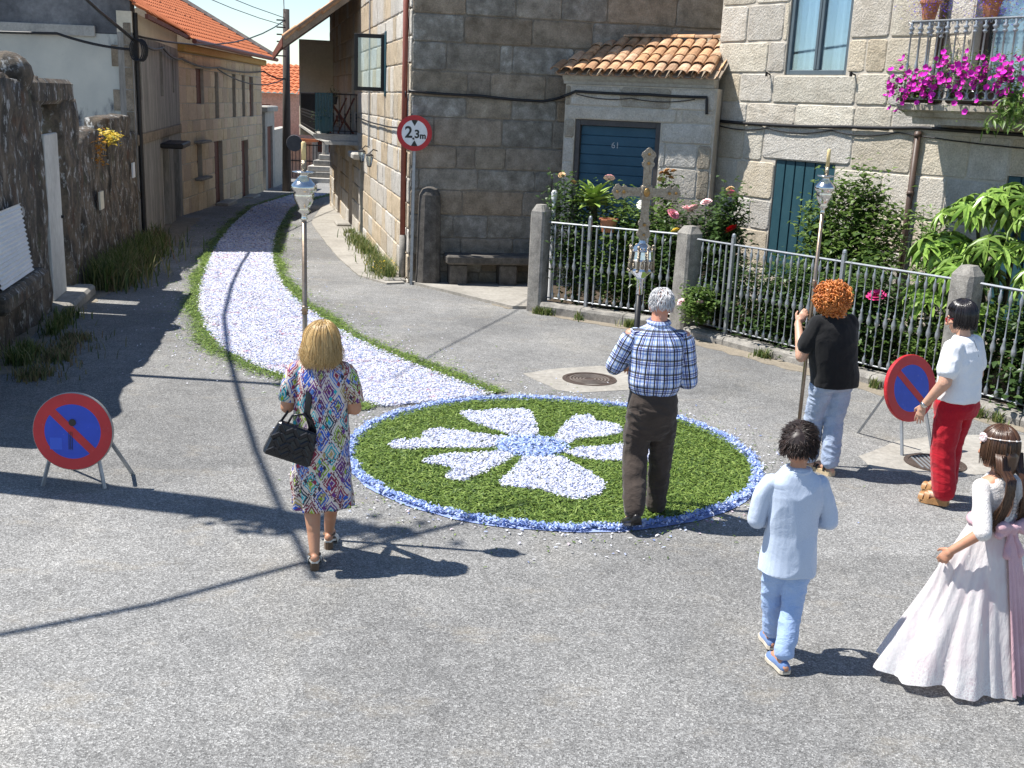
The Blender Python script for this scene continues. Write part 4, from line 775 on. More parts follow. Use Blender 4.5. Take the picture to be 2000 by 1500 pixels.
pf = [(.007, 0), (.022, .01), (.024, .06), (.008, .1), (.008, .33), (.018, .35), (.008, .37), (.012, .46), (.028, .49), (.03, .53), (.013, .6), (.02, .63), (.008, .65), (.008, .83), (.018, .85), (.008, .87), (.008, .98), (.02, 1.02), (.022, 1.06), (.01, 1.1), (.007, 1.16)]
m_ = MB().lathe(pf, n=8); meF = raw_mesh('baluster', m_.v, m_.f); meF.materials.append(MT['galv']); meF.polygons.foreach_set('use_smooth', np.ones(len(meF.polygons), bool))
m_ = MB().box((0, 0, .6), (.022, .022, 1.2)); meP = raw_mesh('plain_bar', m_.v, m_.f); meP.materials.append(MT['galv'])
def panel(fr, L, u0, u1, ground, lift):
    nst = int((u1-u0)/.85)+1
    for i in range(nst):   # kerb stones
        a = u0+(u1-u0)*i/nst; b = u0+(u1-u0)*(i+1)/nst; z0 = min(ground(a), ground(b)); mb = MB()
        v, f = [], []
        R = []
        for uu in np.linspace(a+.006, b-.006, 6):
            zt = ground(uu)+lift-.07; j = lambda k: noise.noise(Vector((uu*4, k*7, fr.P[0])))*.02
            R.append([fr.p(uu, .15+j(1), z0-.1), fr.p(uu, .155+j(2), zt-.05), fr.p(uu, .13+j(3), zt-.01+j(4)), fr.p(uu, 0, zt+j(5)), fr.p(uu, -.14, zt-.01), fr.p(uu, -.15, z0-.1)])
        mb.rings(R).put('kerb_stone', MT['granite_grey'], fe)
    Z = lambda u: ground(u)+lift
    for h, r in ((0, .014), (1.16, .02)):
        MB().tube([fr.p(u0, 0, Z(u0)+h), fr.p(u1, 0, Z(u1)+h)], r, 4, flat=.7).put('rail', MT['galv'], fe)
    n = int((u1-u0)/.118)
    for i in range(1, n):
        u = u0+(u1-u0)*i/n; k = i % 16
        if k in (5, 7): inst('plain_bar', meP, fe, fr.p(u, 0, Z(u)-.02), (0, 0, math.atan2(fr.w[1], fr.w[0])))
        elif k == 6:
            mb = MB(); mb.box(fr.p(u, 0, Z(u)+.5), (.045, .045, 1.5), fr.R); mb.ell(fr.p(u, 0, Z(u)+1.27), (.03, .03, .045), n=8, m=6); mb.put('stanchion', MT['galv'], fe)
        else: inst('baluster', meF, fe, fr.p(u, 0, Z(u)))
L1 = np.linalg.norm(Q2-Q1); L2 = np.linalg.norm(Q3-Q2)
panel(F1, L1, .15, L1-.17, lambda u: gz(Q1)+(gz(Q2)-gz(Q1))*u/L1, .24); panel(F2, L2, .17, L2-.16, lambda u: gz(Q2)+(gz(Q3)-gz(Q2))*u/L2, .2); panel(F3, 2.6, .16, 2.5, lambda u: 0., .19)
# garden bed behind the kerb
inn = lambda F, u, d: F.p(u, d, 0)[:2]
poly = [tuple(inn(F1, .1, -.12)), tuple(inn(F2, 0, -.12)), tuple(inn(F2, L2, -.12)), tuple(inn(F3, 2.5, -.12)), tuple(FR.p(9.5, .06, 0)[:2]), tuple(FR.p(.0, .06, 0)[:2]), tuple(FB.p(2.3, .1, 0)[:2]), tuple(FB.p(.0, .3, 0)[:2])]
sheet('garden_bed', poly, .1, MT['soil'], 0, .5)
MT['stem'] = proc('green_brown_stem', [(.05, .06, .025), (.1, .075, .045)], 9, .8, .3, 60)
def rose_mesh(name, col, col2):
    mat = proc(name+'_petals', [col2, col], 40, .6, 0, fine=.1, isl=.2, coord='obj'); mb = MB()
    for ring, (r, z, k, op) in enumerate(((.012, .035, 4, .1), (.024, .03, 5, .45), (.038, .02, 6, .9), (.05, .008, 6, 1.25))):
        for i in range(k):
            a = 2*PI*i/k+ring*.5; c_, s_ = math.cos(a), math.sin(a); w = r*1.05+.012; T_ = V(-s_, c_, 0); O_ = V(c_, s_, 0)
            up_ = unit(V(0, 0, 1)*math.cos(op)+O_*math.sin(op)); b = O_*r*.35+V(0, 0, z*.2); h = .04
            p = [b-T_*w*.3, b+T_*w*.3, b+up_*h*.6+T_*w*.75-O_*.008, b+up_*h+T_*w*.3+O_*.012, b+up_*h-T_*w*.3+O_*.012, b+up_*h*.6-T_*w*.75-O_*.008]
            mb.add(p, [(0, 1, 2, 5), (5, 2, 3, 4)])
    me = raw_mesh('rose', mb.v, mb.f); me.materials.append(mat); return me
ROSE = {'pink': rose_mesh('pink_rose', (.8, .2, .32), (.85, .45, .5)), 'pale': rose_mesh('pale_pink_rose', (.85, .5, .52), (.88, .68, .66)), 'red': rose_mesh('red_rose', (.45, .008, .015), (.3, .004, .01)),
        'magenta': rose_mesh('magenta_rose', (.6, .02, .15), (.7, .06, .25)), 'yellow': rose_mesh('yellow_rose', (.8, .62, .12), (.85, .72, .3)), 'white': rose_mesh('cream_rose', (.85, .83, .7), (.85, .85, .78)), 'dry': rose_mesh('faded_rose', (.5, .3, .14), (.62, .42, .22))}
def bush(name, label, base, pts, nleaf, L, mat, roses=(), cat='rose bush', sp=.16, stems=True, group=None):
    """canes through the given points, leaves gathered round them in clumps, blooms as parts"""
    t = thing(name, label, cat, tuple(base), group); base = V(*base); P = []
    mb = MB()
    for p in pts:
        p = V(*p); mid = (base+p)/2+V(random.uniform(-.1, .1), random.uniform(-.1, .1), .1); path = [base*(1-s)**2+2*mid*s*(1-s)+p*s*s for s in np.linspace(0, 1, 7)]
        if stems: mb.tube(path, [.012-.008*s for s in np.linspace(0, 1, 7)], 5)
        k = max(6, int(nleaf*2.3/len(pts))); s = RNG.beta(2.2, 1.1, k); pa = np.array(path); ii = np.clip((s*6).astype(int), 0, 5); fr_ = (s*6-ii)[:, None]
        q = pa[ii]*(1-fr_)+pa[ii+1]*fr_; cl = RNG.normal(0, sp, (max(3, k//9), 3)); q = q+cl[RNG.integers(0, len(cl), k)]*.75+RNG.normal(0, sp*.38, (k, 3)); P.append(q)
    if stems: mb.put('cane', MT['stem'], t)
    q = np.concatenate(P); q[:, 2] = np.maximum(q[:, 2], base[2]+.04); v, f = leaves(q, L*1.3, L*.92); link('foliage', v, f, mat, t, kind='stuff')
    for kind_, p, s_ in roses: inst('rose', ROSE[kind_], t, p, (random.uniform(.1, .8), random.uniform(-.5, .3), random.uniform(0, 6)), s_)
    return t
F_ = lambda fr, u, d, z: fr.p(u, d, z)
GZ = -.02
bush('rose_bush', 'leafy rose bush with faded brown blooms beside the end granite post', F1.p(.45, -.4, GZ), [F1.p(.15, -.35, 1.9), F1.p(.5, -.4, 1.75), F1.p(.0, -.3, 1.55), F1.p(.7, -.3, 1.3), F1.p(.4, -.15, .9), F1.p(.9, -.2, .8)], 1500, .06, MT['leaf_dark'],
     [('dry', F1.p(.12, -.35, 1.95), .9), ('dry', F1.p(.3, -.4, 1.85), .8), ('pale', F1.p(.9, -.45, 1.95), 1.3)])
bush('rose_bush', 'dense pale green bush with cream roses behind the balusters and below the blue door', F1.p(1.2, -.7, GZ), [F1.p(.9, -.6, 1.6), F1.p(1.4, -.7, 1.55), F1.p(1.8, -.7, 1.45), F1.p(1.2, -.4, 1.2), F1.p(1.7, -.4, 1.1), F1.p(1.0, -.3, .7), F1.p(1.6, -.3, .6), F1.p(2.0, -.4, .9)], 3400, .065, MT['leaf_mid'],
     [('white', F1.p(1.45, -.55, 1.6), 1.4), ('dry', F1.p(1.62, -.9, 2.05), 1.2), ('dry', F1.p(1.7, -.9, 2.0), 1.), ('dry', F1.p(1.55, -.9, 1.96), 1.)], sp=.19)
bush('rose_bush', 'tall single rose cane with a cluster of faded blooms in front of the blue door', F1.p(1.65, -.95, GZ), [F1.p(1.62, -.9, 1.95), F1.p(1.68, -.9, 2.05)], 160, .07, MT['leaf_mid'], [('dry', F1.p(1.64, -.88, 2.1), 1.), ('dry', F1.p(1.73, -.92, 2.1), .9), ('dry', F1.p(1.55, -.9, 2.06), .9)], sp=.08)
bush('rose_bush', 'rose bush with pink blooms and a yellow rose left of the middle post', F1.p(2.2, -.5, GZ), [F1.p(1.95, -.5, 1.35), F1.p(2.4, -.6, 1.45), F1.p(2.7, -.6, 1.5), F1.p(2.2, -.3, 1.0), F1.p(1.9, -.3, .5), F1.p(2.35, -.3, .5)], 2300, .062, MT['leaf_dark'],
     [('pink', F1.p(2.05, -.35, 1.52), 1.5), ('pale', F1.p(2.25, -.4, 1.6), 1.5), ('pale', F1.p(2.5, -.5, 1.72), 1.3), ('pink', F1.p(2.75, -.75, 1.85), 1.3), ('yellow', F1.p(2.2, -.2, 1.3), 1.2), ('pale', F1.p(2.35, -.4, 1.62), 1.4)], sp=.17)
bush('rose_bush', 'upright rose bush with one deep red bloom to the right of the middle post', F2.p(.3, -.5, GZ), [F2.p(.25, -.5, 1.75), F2.p(.05, -.5, 1.5), F2.p(.4, -.5, 1.35), F2.p(.55, -.4, 1.0), F2.p(.2, -.25, .6), F2.p(.6, -.25, .5), F2.p(.35, -.45, 1.9)], 1700, .07, MT['leaf_dark'],
     [('red', F2.p(.52, -.3, 1.42), 1.5), ('dry', F2.p(.2, -.5, 1.95), .9)], sp=.14)
bush('rose_bush', 'large climbing rose spreading over the blue plank shutter', F2.p(1.7, -1.6, GZ), [F2.p(1.0, -1.5, 1.9), F2.p(1.3, -1.6, 2.1), F2.p(1.7, -1.7, 2.0), F2.p(2.1, -1.6, 1.8), F2.p(.9, -1.4, 1.5), F2.p(1.5, -1.3, 1.4), F2.p(2.2, -1.3, 1.3), F2.p(1.2, -1., 1.0), F2.p(1.9, -1., .9), F2.p(1.6, -1.6, 2.2)], 3600, .075, MT['leaf_mid'], sp=.17)
bush('shrub', 'dark low shrubs behind the balusters right of the middle post', F2.p(1.4, -.4, GZ), [F2.p(.9, -.4, .8), F2.p(1.3, -.5, .9), F2.p(1.7, -.5, .95), F2.p(2.1, -.4, .8), F2.p(1.1, -.25, .4), F2.p(1.8, -.25, .4)], 2200, .06, MT['leaf_dark'], cat='shrub', sp=.2)
bush('shrub', 'yellowish rose canes climbing the pale granite wall beside the brown downpipe', F2.p(2.7, -1.5, GZ), [F2.p(2.6, -1.6, 1.9), F2.p(2.9, -1.6, 1.75), F2.p(3.1, -1.4, 1.4)], 420, .06, MT['leaf_light'], cat='shrub', sp=.1)
bush('rose_bush', 'rose bush with a single magenta bloom seen through the balusters', F2.p(3.0, -.35, GZ), [F2.p(2.7, -.35, .9), F2.p(3.0, -.4, 1.15), F2.p(3.3, -.35, .95), F2.p(2.9, -.2, .5), F2.p(3.4, -.25, .5)], 1700, .062, MT['leaf_dark'], [('magenta', F2.p(3.2, -.15, .95), 1.7)], sp=.16)
bush('shrub', 'leafy shrub behind the balusters at the foot of the big-leaved plant', F2.p(3.9, -.5, GZ), [F2.p(3.6, -.4, .6), F2.p(4.0, -.5, .7), F2.p(4.4, -.6, .9), F2.p(4.1, -.25, .4)], 1200, .07, MT['leaf_mid'], cat='shrub', sp=.18)
bush('shrub', 'dark ivy mass behind the last fence panel', F3.p(.9, -.6, 0), [F3.p(.4, -.4, .9), F3.p(.8, -.6, 1.1), F3.p(1.3, -.5, 1.0), F3.p(1.8, -.5, .9), F3.p(.7, -.25, .5), F3.p(1.4, -.25, .5)], 3000, .085, MT['leaf_dark'], cat='shrub', sp=.22)
bush('rose_bush', 'small rose sprouting through the fence onto the kerb beside the middle post', F2.p(.45, .05, .12), [F2.p(.25, .2, .5), F2.p(.5, .2, .62), F2.p(.7, .18, .5), F2.p(.5, .3, .35)], 600, .05, MT['leaf_mid'], [('pale', F2.p(.25, .28, .4), .9), ('pale', F2.p(.6, .25, .45), .7)], sp=.1)
# agave-like rosette in a terracotta pot
ag = thing('agave', 'bright green agave rosette above the fence beside the end post', 'agave', tuple(F1.p(.62, -.5, .0)))
MT['agave'] = proc('agave_leaf', [(.2, .32, .05), (.33, .44, .1)], 5, .4, .05, coord='obj', fine=.1)
mb = MB(); n_ = 6; R = []
for i in range(n_+1):
    s = i/n_; w = .07*math.sin(PI*min(.999, (s*.85+.13)))**.8*(1 if s < .95 else .25); y = .42*s; z = .1*s-.2*s*s
    R.append([V(-w, y, z+.35*w), V(0, y, z-.012), V(w, y, z+.35*w), V(0, y, z+.008)])
mb.rings(R); meAg = raw_mesh('leaf', mb.v, mb.f); meAg.materials.append(MT['agave']); ac = F1.p(.62, -.5, 1.5)
for i in range(30):
    a = i*2.4; e = .15+1.15*(i/30); M_ = Matrix.Rotation(a, 3, 'Z') @ Matrix.Rotation(e, 3, 'X'); inst('leaf', meAg, ag, ac+V(0, 0, .05*i/30), M=M_, scale=random.uniform(.8, 1.05))
MB().tube([F1.p(.62, -.5, 0), ac+V(0, 0, .02)], [.06, .07], 8).put('trunk', MT['stem'], ag)
MT['pot_red'] = proc('terracotta_pot', [(.42, .16, .08), (.52, .22, .12)], 6, .85, .1)
pot(F1.p(1.05, -.25, 1.18), .13, .2, MT['pot_red'], 'small terracotta pot among the roses behind the fence', False)
mb = MB(); P_ = F1.p(.02, -.32, 0); mb.tube([P_, P_+V(0, 0, 1.6)], .03, 8); mb.lathe([(.045, 0), (.05, .1), (.03, .14)], P_+V(0, 0, 1.58), 10); tag(mb.put('garden_light', MT['white_paint']), 'slim white capped garden light beside the end granite post', 'lamp')
# big-leaved fatsia
MT['fatsia'] = proc('fatsia_leaf', [(.1, .19, .03), (.2, .31, .06), (.27, .38, .1)], 6, .35, .05, objvar=.3, coord='obj', fine=.1)
mb = MB(); P_ = [V(0, 0, 0)]; nl = 8; tip = []
for i in range(nl):
    a = -2.25+4.5*i/(nl-1); k = .72+.28*math.cos(a*.8)
    for da, r in ((-.27, .38), (-.15, .72), (0, 1.), (.15, .72)):
        rr = r*k; q = V(math.sin(a+da*.9)*rr, math.cos(a+da*.9)*rr, .06*(1 if abs(da) > .1 else -.4)-.32*rr*rr); P_.append(q)
P_.append(V(math.sin(2.5)*.3, math.cos(2.5)*.3, 0)); mb.add(P_, [(0, i+1, i+2)[::-1] for i in range(len(P_)-3)]); meFt = raw_mesh('leaf', mb.v, mb.f); meFt.materials.append(MT['fatsia'])
def fatsia(label, base, heads, seed):
    t = thing('fatsia_plant', label, 'plant', tuple(base)); rr = random.Random(seed); base = V(*base)
    for hd, r, n in heads:
        hd = V(*hd); MB().tube([base, base+(hd-base)*.5+V(.05, -.03, 0), hd], [.035, .028, .02], 7).put('trunk', MT['stem'], t)
        for i in range(n):
            a = i*2.4+rr.uniform(-.3, .3); e = .1+1.25*((i+.5)/n)**.9; st = r*rr.uniform(.55, .95); d = V(math.cos(a)*math.sin(e), math.sin(a)*math.sin(e), math.cos(e)*.6+.12); tip_ = hd+d*st
            lf = inst('leaf', meFt, t, tip_, M=Matrix.Rotation(a-PI/2, 3, 'Z') @ Matrix.Rotation(-.25-e*.45, 3, 'X') @ Matrix.Rotation(rr.uniform(-.3, .3), 3, 'Y'), scale=rr.uniform(.22, .34)); MB().tube([hd, hd+d*st*.6+V(0, 0, .03), tip_], .006, 4).put('leaf_stalk', MT['agave'], t)
b_ = F3.p(-.4, -1.1, 0)
fatsia('tall big-leaved fatsia spreading above the right-hand granite post', b_, [(F3.p(-.75, -1.1, 1.85), .5, 26), (F3.p(-.3, -1.2, 2.0), .52, 28), (F3.p(.2, -1.1, 1.9), .5, 24), (F3.p(-.2, -.8, 1.5), .45, 20), (F3.p(.5, -.8, 1.3), .45, 18), (F3.p(-.6, -.7, 1.2), .4, 14)], 1)
fatsia('lower big-leaved fatsia in front of the brown downpipe', F2.p(3.75, -.9, 0), [(F2.p(3.5, -.9, 1.45), .42, 22), (F2.p(3.9, -.8, 1.25), .4, 16), (F2.p(3.7, -.5, .9), .38, 14), (F2.p(4.2, -.6, .8), .36, 12)], 2)
# balcony flowers
MT['petunia'] = proc('magenta_petunia', [(.55, .008, .36), (.68, .025, .5)], 30, .6, 0, objvar=.25, coord='obj', fine=.15)
mb = MB(); mb.add([V(0, 0, -.018)]+[V(r*math.cos(a), r*math.sin(a), z) for k in range(10) for a, r, z in ((2*PI*k/10, .034 if k % 2 else .028, .004 if k % 2 else .001),)], [(0, k+1, (k+1) % 10+1) for k in range(10)]); meU = raw_mesh('petunia', mb.v, mb.f); meU.materials.append(MT['petunia'])
def trough(label, u0, u1, n, zc, seed, dn=.13):
    t = thing('petunia_trough', label, 'flower box', tuple(FR.p((u0+u1)/2, BD-.14, 3.22))); rr = np.random.default_rng(seed)
    mb = MB(); FR.cbox(mb, u0, u1, BD-.28, BD-.1, 3.22, 3.4, .02); mb.put('trough', MT['brown_pipe'], t); q = []
    for i in range(n):
        u = rr.uniform(u0-.1, u1+.1); z = zc+rr.normal(0, dn); d = BD-.08+abs(rr.normal(0, .1))+max(0, (3.45-z))*.15; q.append((u, d, z))
        o_ = V(*FR.o, 0); M_ = Matrix.Rotation(math.atan2(o_[1], o_[0])+rr.normal(0, .5), 3, 'Z') @ Matrix.Rotation(PI/2-.45+rr.normal(0, .35), 3, 'Y'); inst('petunia', meU, t, FR.p(u, d+.03, z), M=M_, scale=rr.uniform(.95, 1.4))
    P_ = np.array([FR.p(u+rr.normal(0, .05), d-.03+rr.normal(0, .03), z+rr.normal(0, .05)) for u, d, z in q for _ in range(9)]); v, f = leaves(P_, .05, .028); link('foliage', v, f, MT['leaf_mid'], t, kind='stuff')
trough('flower trough overflowing with magenta petunias at the corner end of the balcony', 4.25, 4.8, 95, 3.45, 3, .12); trough('long trough overflowing with magenta petunias along the balcony railing', 4.95, 5.95, 150, 3.55, 4)
trough('petunia trough farther along the balcony beyond the trailing plant', 6.2, 7.4, 70, 3.5, 5)
MT['lobelia'] = leafy('lobelia_blue', [(.06, .03, .4), (.14, .09, .6), (.1, .05, .5)], .6, .3); MT['dry_stem'] = leafy('dry_orange_stems', [(.35, .16, .05), (.45, .28, .1), (.12, .14, .04)], .6, .3)
for u, lb in ((4.4, 'blue lobelia in a terracotta pot at the corner of the balcony rail'), (5.3, 'blue lobelia in a terracotta pot in the middle of the balcony rail'), (5.95, 'blue lobelia in a terracotta pot farther along the balcony rail')):
    c_ = FR.p(u, BD-.3, 4.28); t = thing('lobelia_pot', lb, 'flower pot', tuple(c_)); MB().lathe([(.08, 0), (.12, .2), (.135, .2), (.135, .24), (.1, .24)], c_+V(0, 0, .0), 12).put('pot', MT['pot_red'], t)
    q = RNG.normal(0, 1, (420, 3))*V(.14, .14, .1)+c_+V(0, 0, .16); v, f = leaves(q, .026, .02); link('blooms', v, f, MT['lobelia'], t, kind='stuff'); q = RNG.normal(0, 1, (260, 3))*V(.13, .13, .08)+c_+V(0, 0, .14); v, f = leaves(q, .06, .008); link('stems', v, f, MT['dry_stem'], t, kind='stuff')
c_ = FR.p(6.0, BD+.02, 3.4); t = thing('trailing_plant', 'pale green trailing plant hanging over the balcony edge among the petunias', 'plant', tuple(c_))
q = np.concatenate([c_+np.outer(s, V(*(FR.w*k+FR.o*.1), -.45))+RNG.normal(0, .04, (60, 3)) for k in (-.25, -.1, .05, .2, .35) for s in [RNG.uniform(0, 1, 60)]]); v, f = leaves(q, .14, .03, 1.3); link('foliage', v, f, MT['leaf_light'], t, kind='stuff')
# weeds along the foot of walls and kerbs
MT['weed'] = leafy('weed_blades', [(.04, .07, .015), (.09, .14, .03), (.17, .21, .06), (.3, .27, .12)], .6, .35); MT['dry_weed'] = leafy('dry_weed_blades', [(.06, .09, .025), (.16, .16, .06), (.3, .24, .12), (.22, .15, .08)], .7, .25)
def blades(P, h, w=.008):
    n = len(P); a = RNG.uniform(0, 2*PI, n); ln = RNG.uniform(.1, .9, n); h = h*RNG.uniform(.4, 1.2, n); s = np.stack([-np.sin(a), np.cos(a), 0*a], 1)*w; d = np.stack([np.cos(a)*ln, np.sin(a)*ln, 0*a], 1); up = V(0, 0, 1)
    m1 = P+d*(h*.35)[:, None]+up*(h*.62)[:, None]; tp = P+d*(h*.95)[:, None]+up*(h*.95)[:, None]
    v = np.stack([P-s, P+s, m1+s*.8, m1-s*.8, tp], 1).reshape(-1, 3); b = (np.arange(n)*5)[:, None]
    return v, np.concatenate([b+np.array(q) for q in ((0, 1, 2), (0, 2, 3), (3, 2, 4))], 0)
def weeds(label, pts, n, sp, h, mat='weed', w=.008):
    pts = np.array(pts, float); seg_ = RNG.integers(0, max(1, len(pts)-1), n); t_ = RNG.uniform(0, 1, n)[:, None]; q = pts[seg_]+(pts[np.minimum(seg_+1, len(pts)-1)]-pts[seg_])*t_
    nc = max(6, n//75); cl = RNG.integers(0, nc, n); cq = q[:nc]; q = cq[cl]+RNG.normal(0, sp*.5, (n, 2))*np.where(RNG.random(n) < .2, 2.2, .8)[:, None]; v, f = blades(withz(q, 0), h, w); o_ = link('weeds', v, f, MT[mat], kind='stuff'); o_['label'] = label; o_['category'] = 'weeds'
wp = lambda u, d: FW.p(u, d, 0)[:2]
weeds('tall weeds growing at the foot of the mossy wall beyond the gateway', [wp(5.0, .3), wp(7, .35), wp(9.5, .35), wp(12.5, .3)], 2600, .34, .48, w=.011)
weeds('dry pale grass in front of the mossy wall beyond the gateway', [wp(5.0, .45), wp(8, .5), wp(12, .4)], 2000, .24, .4, 'dry_weed', .009)
weeds('short grass at the foot of the mossy wall before the gateway', [wp(-1, .35), wp(1, .35), wp(2.8, .3)], 700, .16, .2); weeds('dry straw at the foot of the mossy wall before the gateway', [wp(-1.5, .6), wp(.8, .7)], 1300, .2, .12, 'dry_weed', .007)
fp = lambda F, u, d: F.p(u, d, 0)[:2]
weeds('weeds along the kerb of the left fence panel', [fp(F1, .1, .22), fp(F1, 2.4, .24)], 420, .06, .13); weeds('weeds along the kerb of the long fence panel', [fp(F2, .2, .22), fp(F2, 4.4, .24)], 560, .06, .12); weeds('weeds along the kerb of the last fence panel', [fp(F3, .0, .22), fp(F3, 2.2, .24)], 360, .07, .14)
weeds('green weeds at the red downpipe foot of the corner house', [fp(FL, -.1, .3), fp(FL, -1.6, .3)], 1500, .13, .3); weeds('weeds along the street side of the corner house', [fp(FL, -2.2, .25), fp(FL, -6, .25), fp(FL, -9, .3)], 1500, .16, .26, w=.011)
n = 60; q = RNG.normal(0, 1, (n, 2))*.16+fp(FL, -.7, .32); v, f = leaves(withz(q, 0)+np.c_[np.zeros((n, 2)), RNG.uniform(.12, .32, n)], .035, .03); o = link('weed_flowers', v, f, leafy('yellow_flowers', [(.75, .5, .02), (.8, .6, .05)], .6, .2), kind='stuff'); o['label'] = 'tiny yellow weed flowers beside the red downpipe'; o['category'] = 'flowers'
n = 240; q = np.array([FW.p(u, d, z) for u, d, z in zip(RNG.normal(8.3, .35, n), RNG.normal(.0, .1, n), RNG.normal(2.1, .06, n))]); v, f = leaves(q, .08, .06); o = link('wall_plant', v, f, leafy('yellow_wall_plant', [(.6, .42, .03), (.7, .5, .06), (.3, .3, .05)], .6, .3), kind='stuff'); tag(o, 'bright yellow plant growing out of the top of the mossy wall', 'plant')
n = 90; q = np.array([FW.p(u, d, z) for u, d, z in zip(RNG.normal(6.9, .2, n), RNG.normal(.05, .06, n), RNG.normal(1.95, .12, n))]); v, f = leaves(q, .09, .06); o = link('wall_plant', v, f, leafy('orange_wall_plant', [(.6, .25, .03), (.65, .35, .06)], .6, .3), kind='stuff'); tag(o, 'small orange plant on the face of the mossy wall', 'plant')
v, f = blades(np.array([FW.p(u, -.3, 3.0) for u in RNG.uniform(-.2, 1.6, 300)])+RNG.normal(0, .05, (300, 3)), .32, .006); o = link('weeds', v, f, MT['dry_weed'], kind='stuff'); o['label'] = 'dry reddish grass on top of the mossy wall beside the boulder'; o['category'] = 'weeds'
# ================================================================== signs and street furniture
def flat_mat(name, col, rough=.45, scr=.16):
    m, t, b = nodes(name); N = NT(t); P = N.n('TexCoord').outputs['Object']; k = N.ramp(N.noise(N.vmul(P, (1, 1, 1)), 22, 9, .75), [(.6, grey(0)), (.72, grey(scr))]); c = N.mix(k, N.mix(1., tuple(col), N.ramp(N.noise(P, 5, 5), [(.3, grey(.85)), (.7, grey(1.1))]), 'MULTIPLY'), (.6, .6, .6)); t.links.new(c, b.inputs[0]); b.inputs['Roughness'].default_value = rough; return m
MT['sign_red'] = flat_mat('sign_red', (.5, .018, .025)); MT['sign_blue'] = flat_mat('sign_blue', (.012, .06, .5), .4, .14); MT['sign_white'] = flat_mat('sign_white', (.78, .78, .78), .4, .05); MT['sign_black'] = flat_mat('sign_black', (.012, .012, .012), .4, .05); MT['sign_edge'] = flat_mat('sign_edge_grey', (.35, .33, .3))
def disc_prism(r, d0, d1, n=48, r0=0.):
    mb = MB()
    if r0 <= 0: return mb.lathe([(r, d0), (r, d1)], n=n)
    R = []
    for rr, dd in ((r0, d0), (r, d0), (r, d1), (r0, d1)): R.append([V(rr*math.cos(2*PI*k/n), rr*math.sin(2*PI*k/n), dd) for k in range(n)])
    return mb.rings(R+[R[0]], caps=False)
def place(mb, M_): 
    mb.v = [tuple(M_ @ Vector(p)) for p in mb.v]; return mb
def clipped(fn, r, n=40): return fn
def sector_poly(pts, d0, d1):
    n = len(pts); return MB().add([V(x, y, d0) for x, y in pts]+[V(x, y, d1) for x, y in pts], [tuple(range(n-1, -1, -1)), tuple(range(n, 2*n))]+[(i, (i+1) % n, n+(i+1) % n, n+i) for i in range(n)])
# height limit sign
hs_ = thing('height_limit_sign', 'round white height limit sign with red rim on a tall grey post', 'road sign', (-1.86, 19.2, g(19.2)))
MB().tube([V(-1.88, 19.23, -.25), V(-1.86, 19.23, 2.55)], .034, 4, ref=(.7, .7, 0)).put('post', MT['galv'], hs_)
M_ = face_M(V(-1.86, 19.17, 2.43), V(1, .03, 0), V(.03, -1, 0)); Rr = .3
pl_ = place(disc_prism(Rr, -.012, 0), M_).put('plate', MT['sign_white'], hs_); place(disc_prism(Rr+.002, -.02, .003, 48, Rr*.74), M_).put('red_rim', MT['sign_red'], hs_)
for s_ in (1, -1):
    y1, y0 = s_*Rr*.755, s_*Rr*.4; p_ = [(-.06, y1*.975), (0, y0), (.06, y1*.975)]; place(sector_poly(p_ if s_ > 0 else p_[::-1], .001, .0025), M_).put('arrow', MT['sign_black'], hs_)
for s_, sz, dx, dy in (('2', .27, -.1, .005), (',', .2, -.018, -.045), ('3', .19, .045, -.02), ('m', .14, .145, -.045)): text(s_, sz, MT['sign_black'], hs_, M_ @ Matrix.Translation((dx, dy, .002)), ext=.001, bold=.006)
def no_parking(label, P, right, lean, R=.3, legs=()):
    right = unit(V(*right, 0)); out = unit(np.cross(right, V(0, 0, 1))); up_ = V(0, 0, 1)*math.cos(lean)-out*math.sin(lean); o_ = unit(np.cross(right, up_)); M_ = face_M(P, right, o_)
    t = thing('no_parking_sign', label, 'road sign', (P[0], P[1], 0), 'portable no parking signs')
    place(MB().lathe([(R*.99, -.035), (R, -.03), (R, -.006), (R*.985, 0)], n=48), M_).put('plate', MT['sign_edge'] if P[0] < 0 else MT['sign_red'], t); place(disc_prism(R*.98, 0., .003, 48, R*.7), M_).put('red_rim', MT['sign_red'], t)
    place(disc_prism(R*.705, .0, .002), M_).put('blue_field', MT['sign_blue'], t)
    a = math.radians(-45); w = R*.1; L_ = R*.7; cs, sn = math.cos(a), math.sin(a); rot = lambda x, y: (x*cs-y*sn, x*sn+y*cs); place(sector_poly([rot(-L_, -w), rot(L_, -w), rot(L_, w), rot(-L_, w)], .0025, .0045), M_).put('slash', MT['sign_red'], t)
    for a_, b_ in legs: MB().tube([V(*a_), V(*b_)], .016, 4).put('leg', MT['galv'], t)
    return t, M_
tL, ML = no_parking('portable round no parking sign on legs near the mossy wall, scuffed, facing down the road', V(-3.32, 7.86, .45), (1, .06), .12, .3,
    [((-3.58, 7.86, 0), (-3.5, 7.9, .3)), ((-3.1, 7.86, 0), (-3.16, 7.9, .3)), ((-3.0, 8.2, 0), (-3.2, 7.96, .55)), ((-3.5, 8.25, 0), (-3.4, 7.96, .55))])
place(sector_poly([(-.17, -.14), (-.08, -.14), (-.08, -.05), (-.17, -.05)], .0025, .0032), ML).put('sticker', flat_mat('blue_sticker', (.03, .1, .6)), tL)
ms = MB(); ms.lathe([(.028, 0), (.028, .001)], (0, .07, .0055), 16)
for dx in (-.028, -.016, -.004): ms.box((dx, -.07, .006), (.004, .14, .001))
place(ms, ML).put('scrawl', MT['sign_black'], tL)
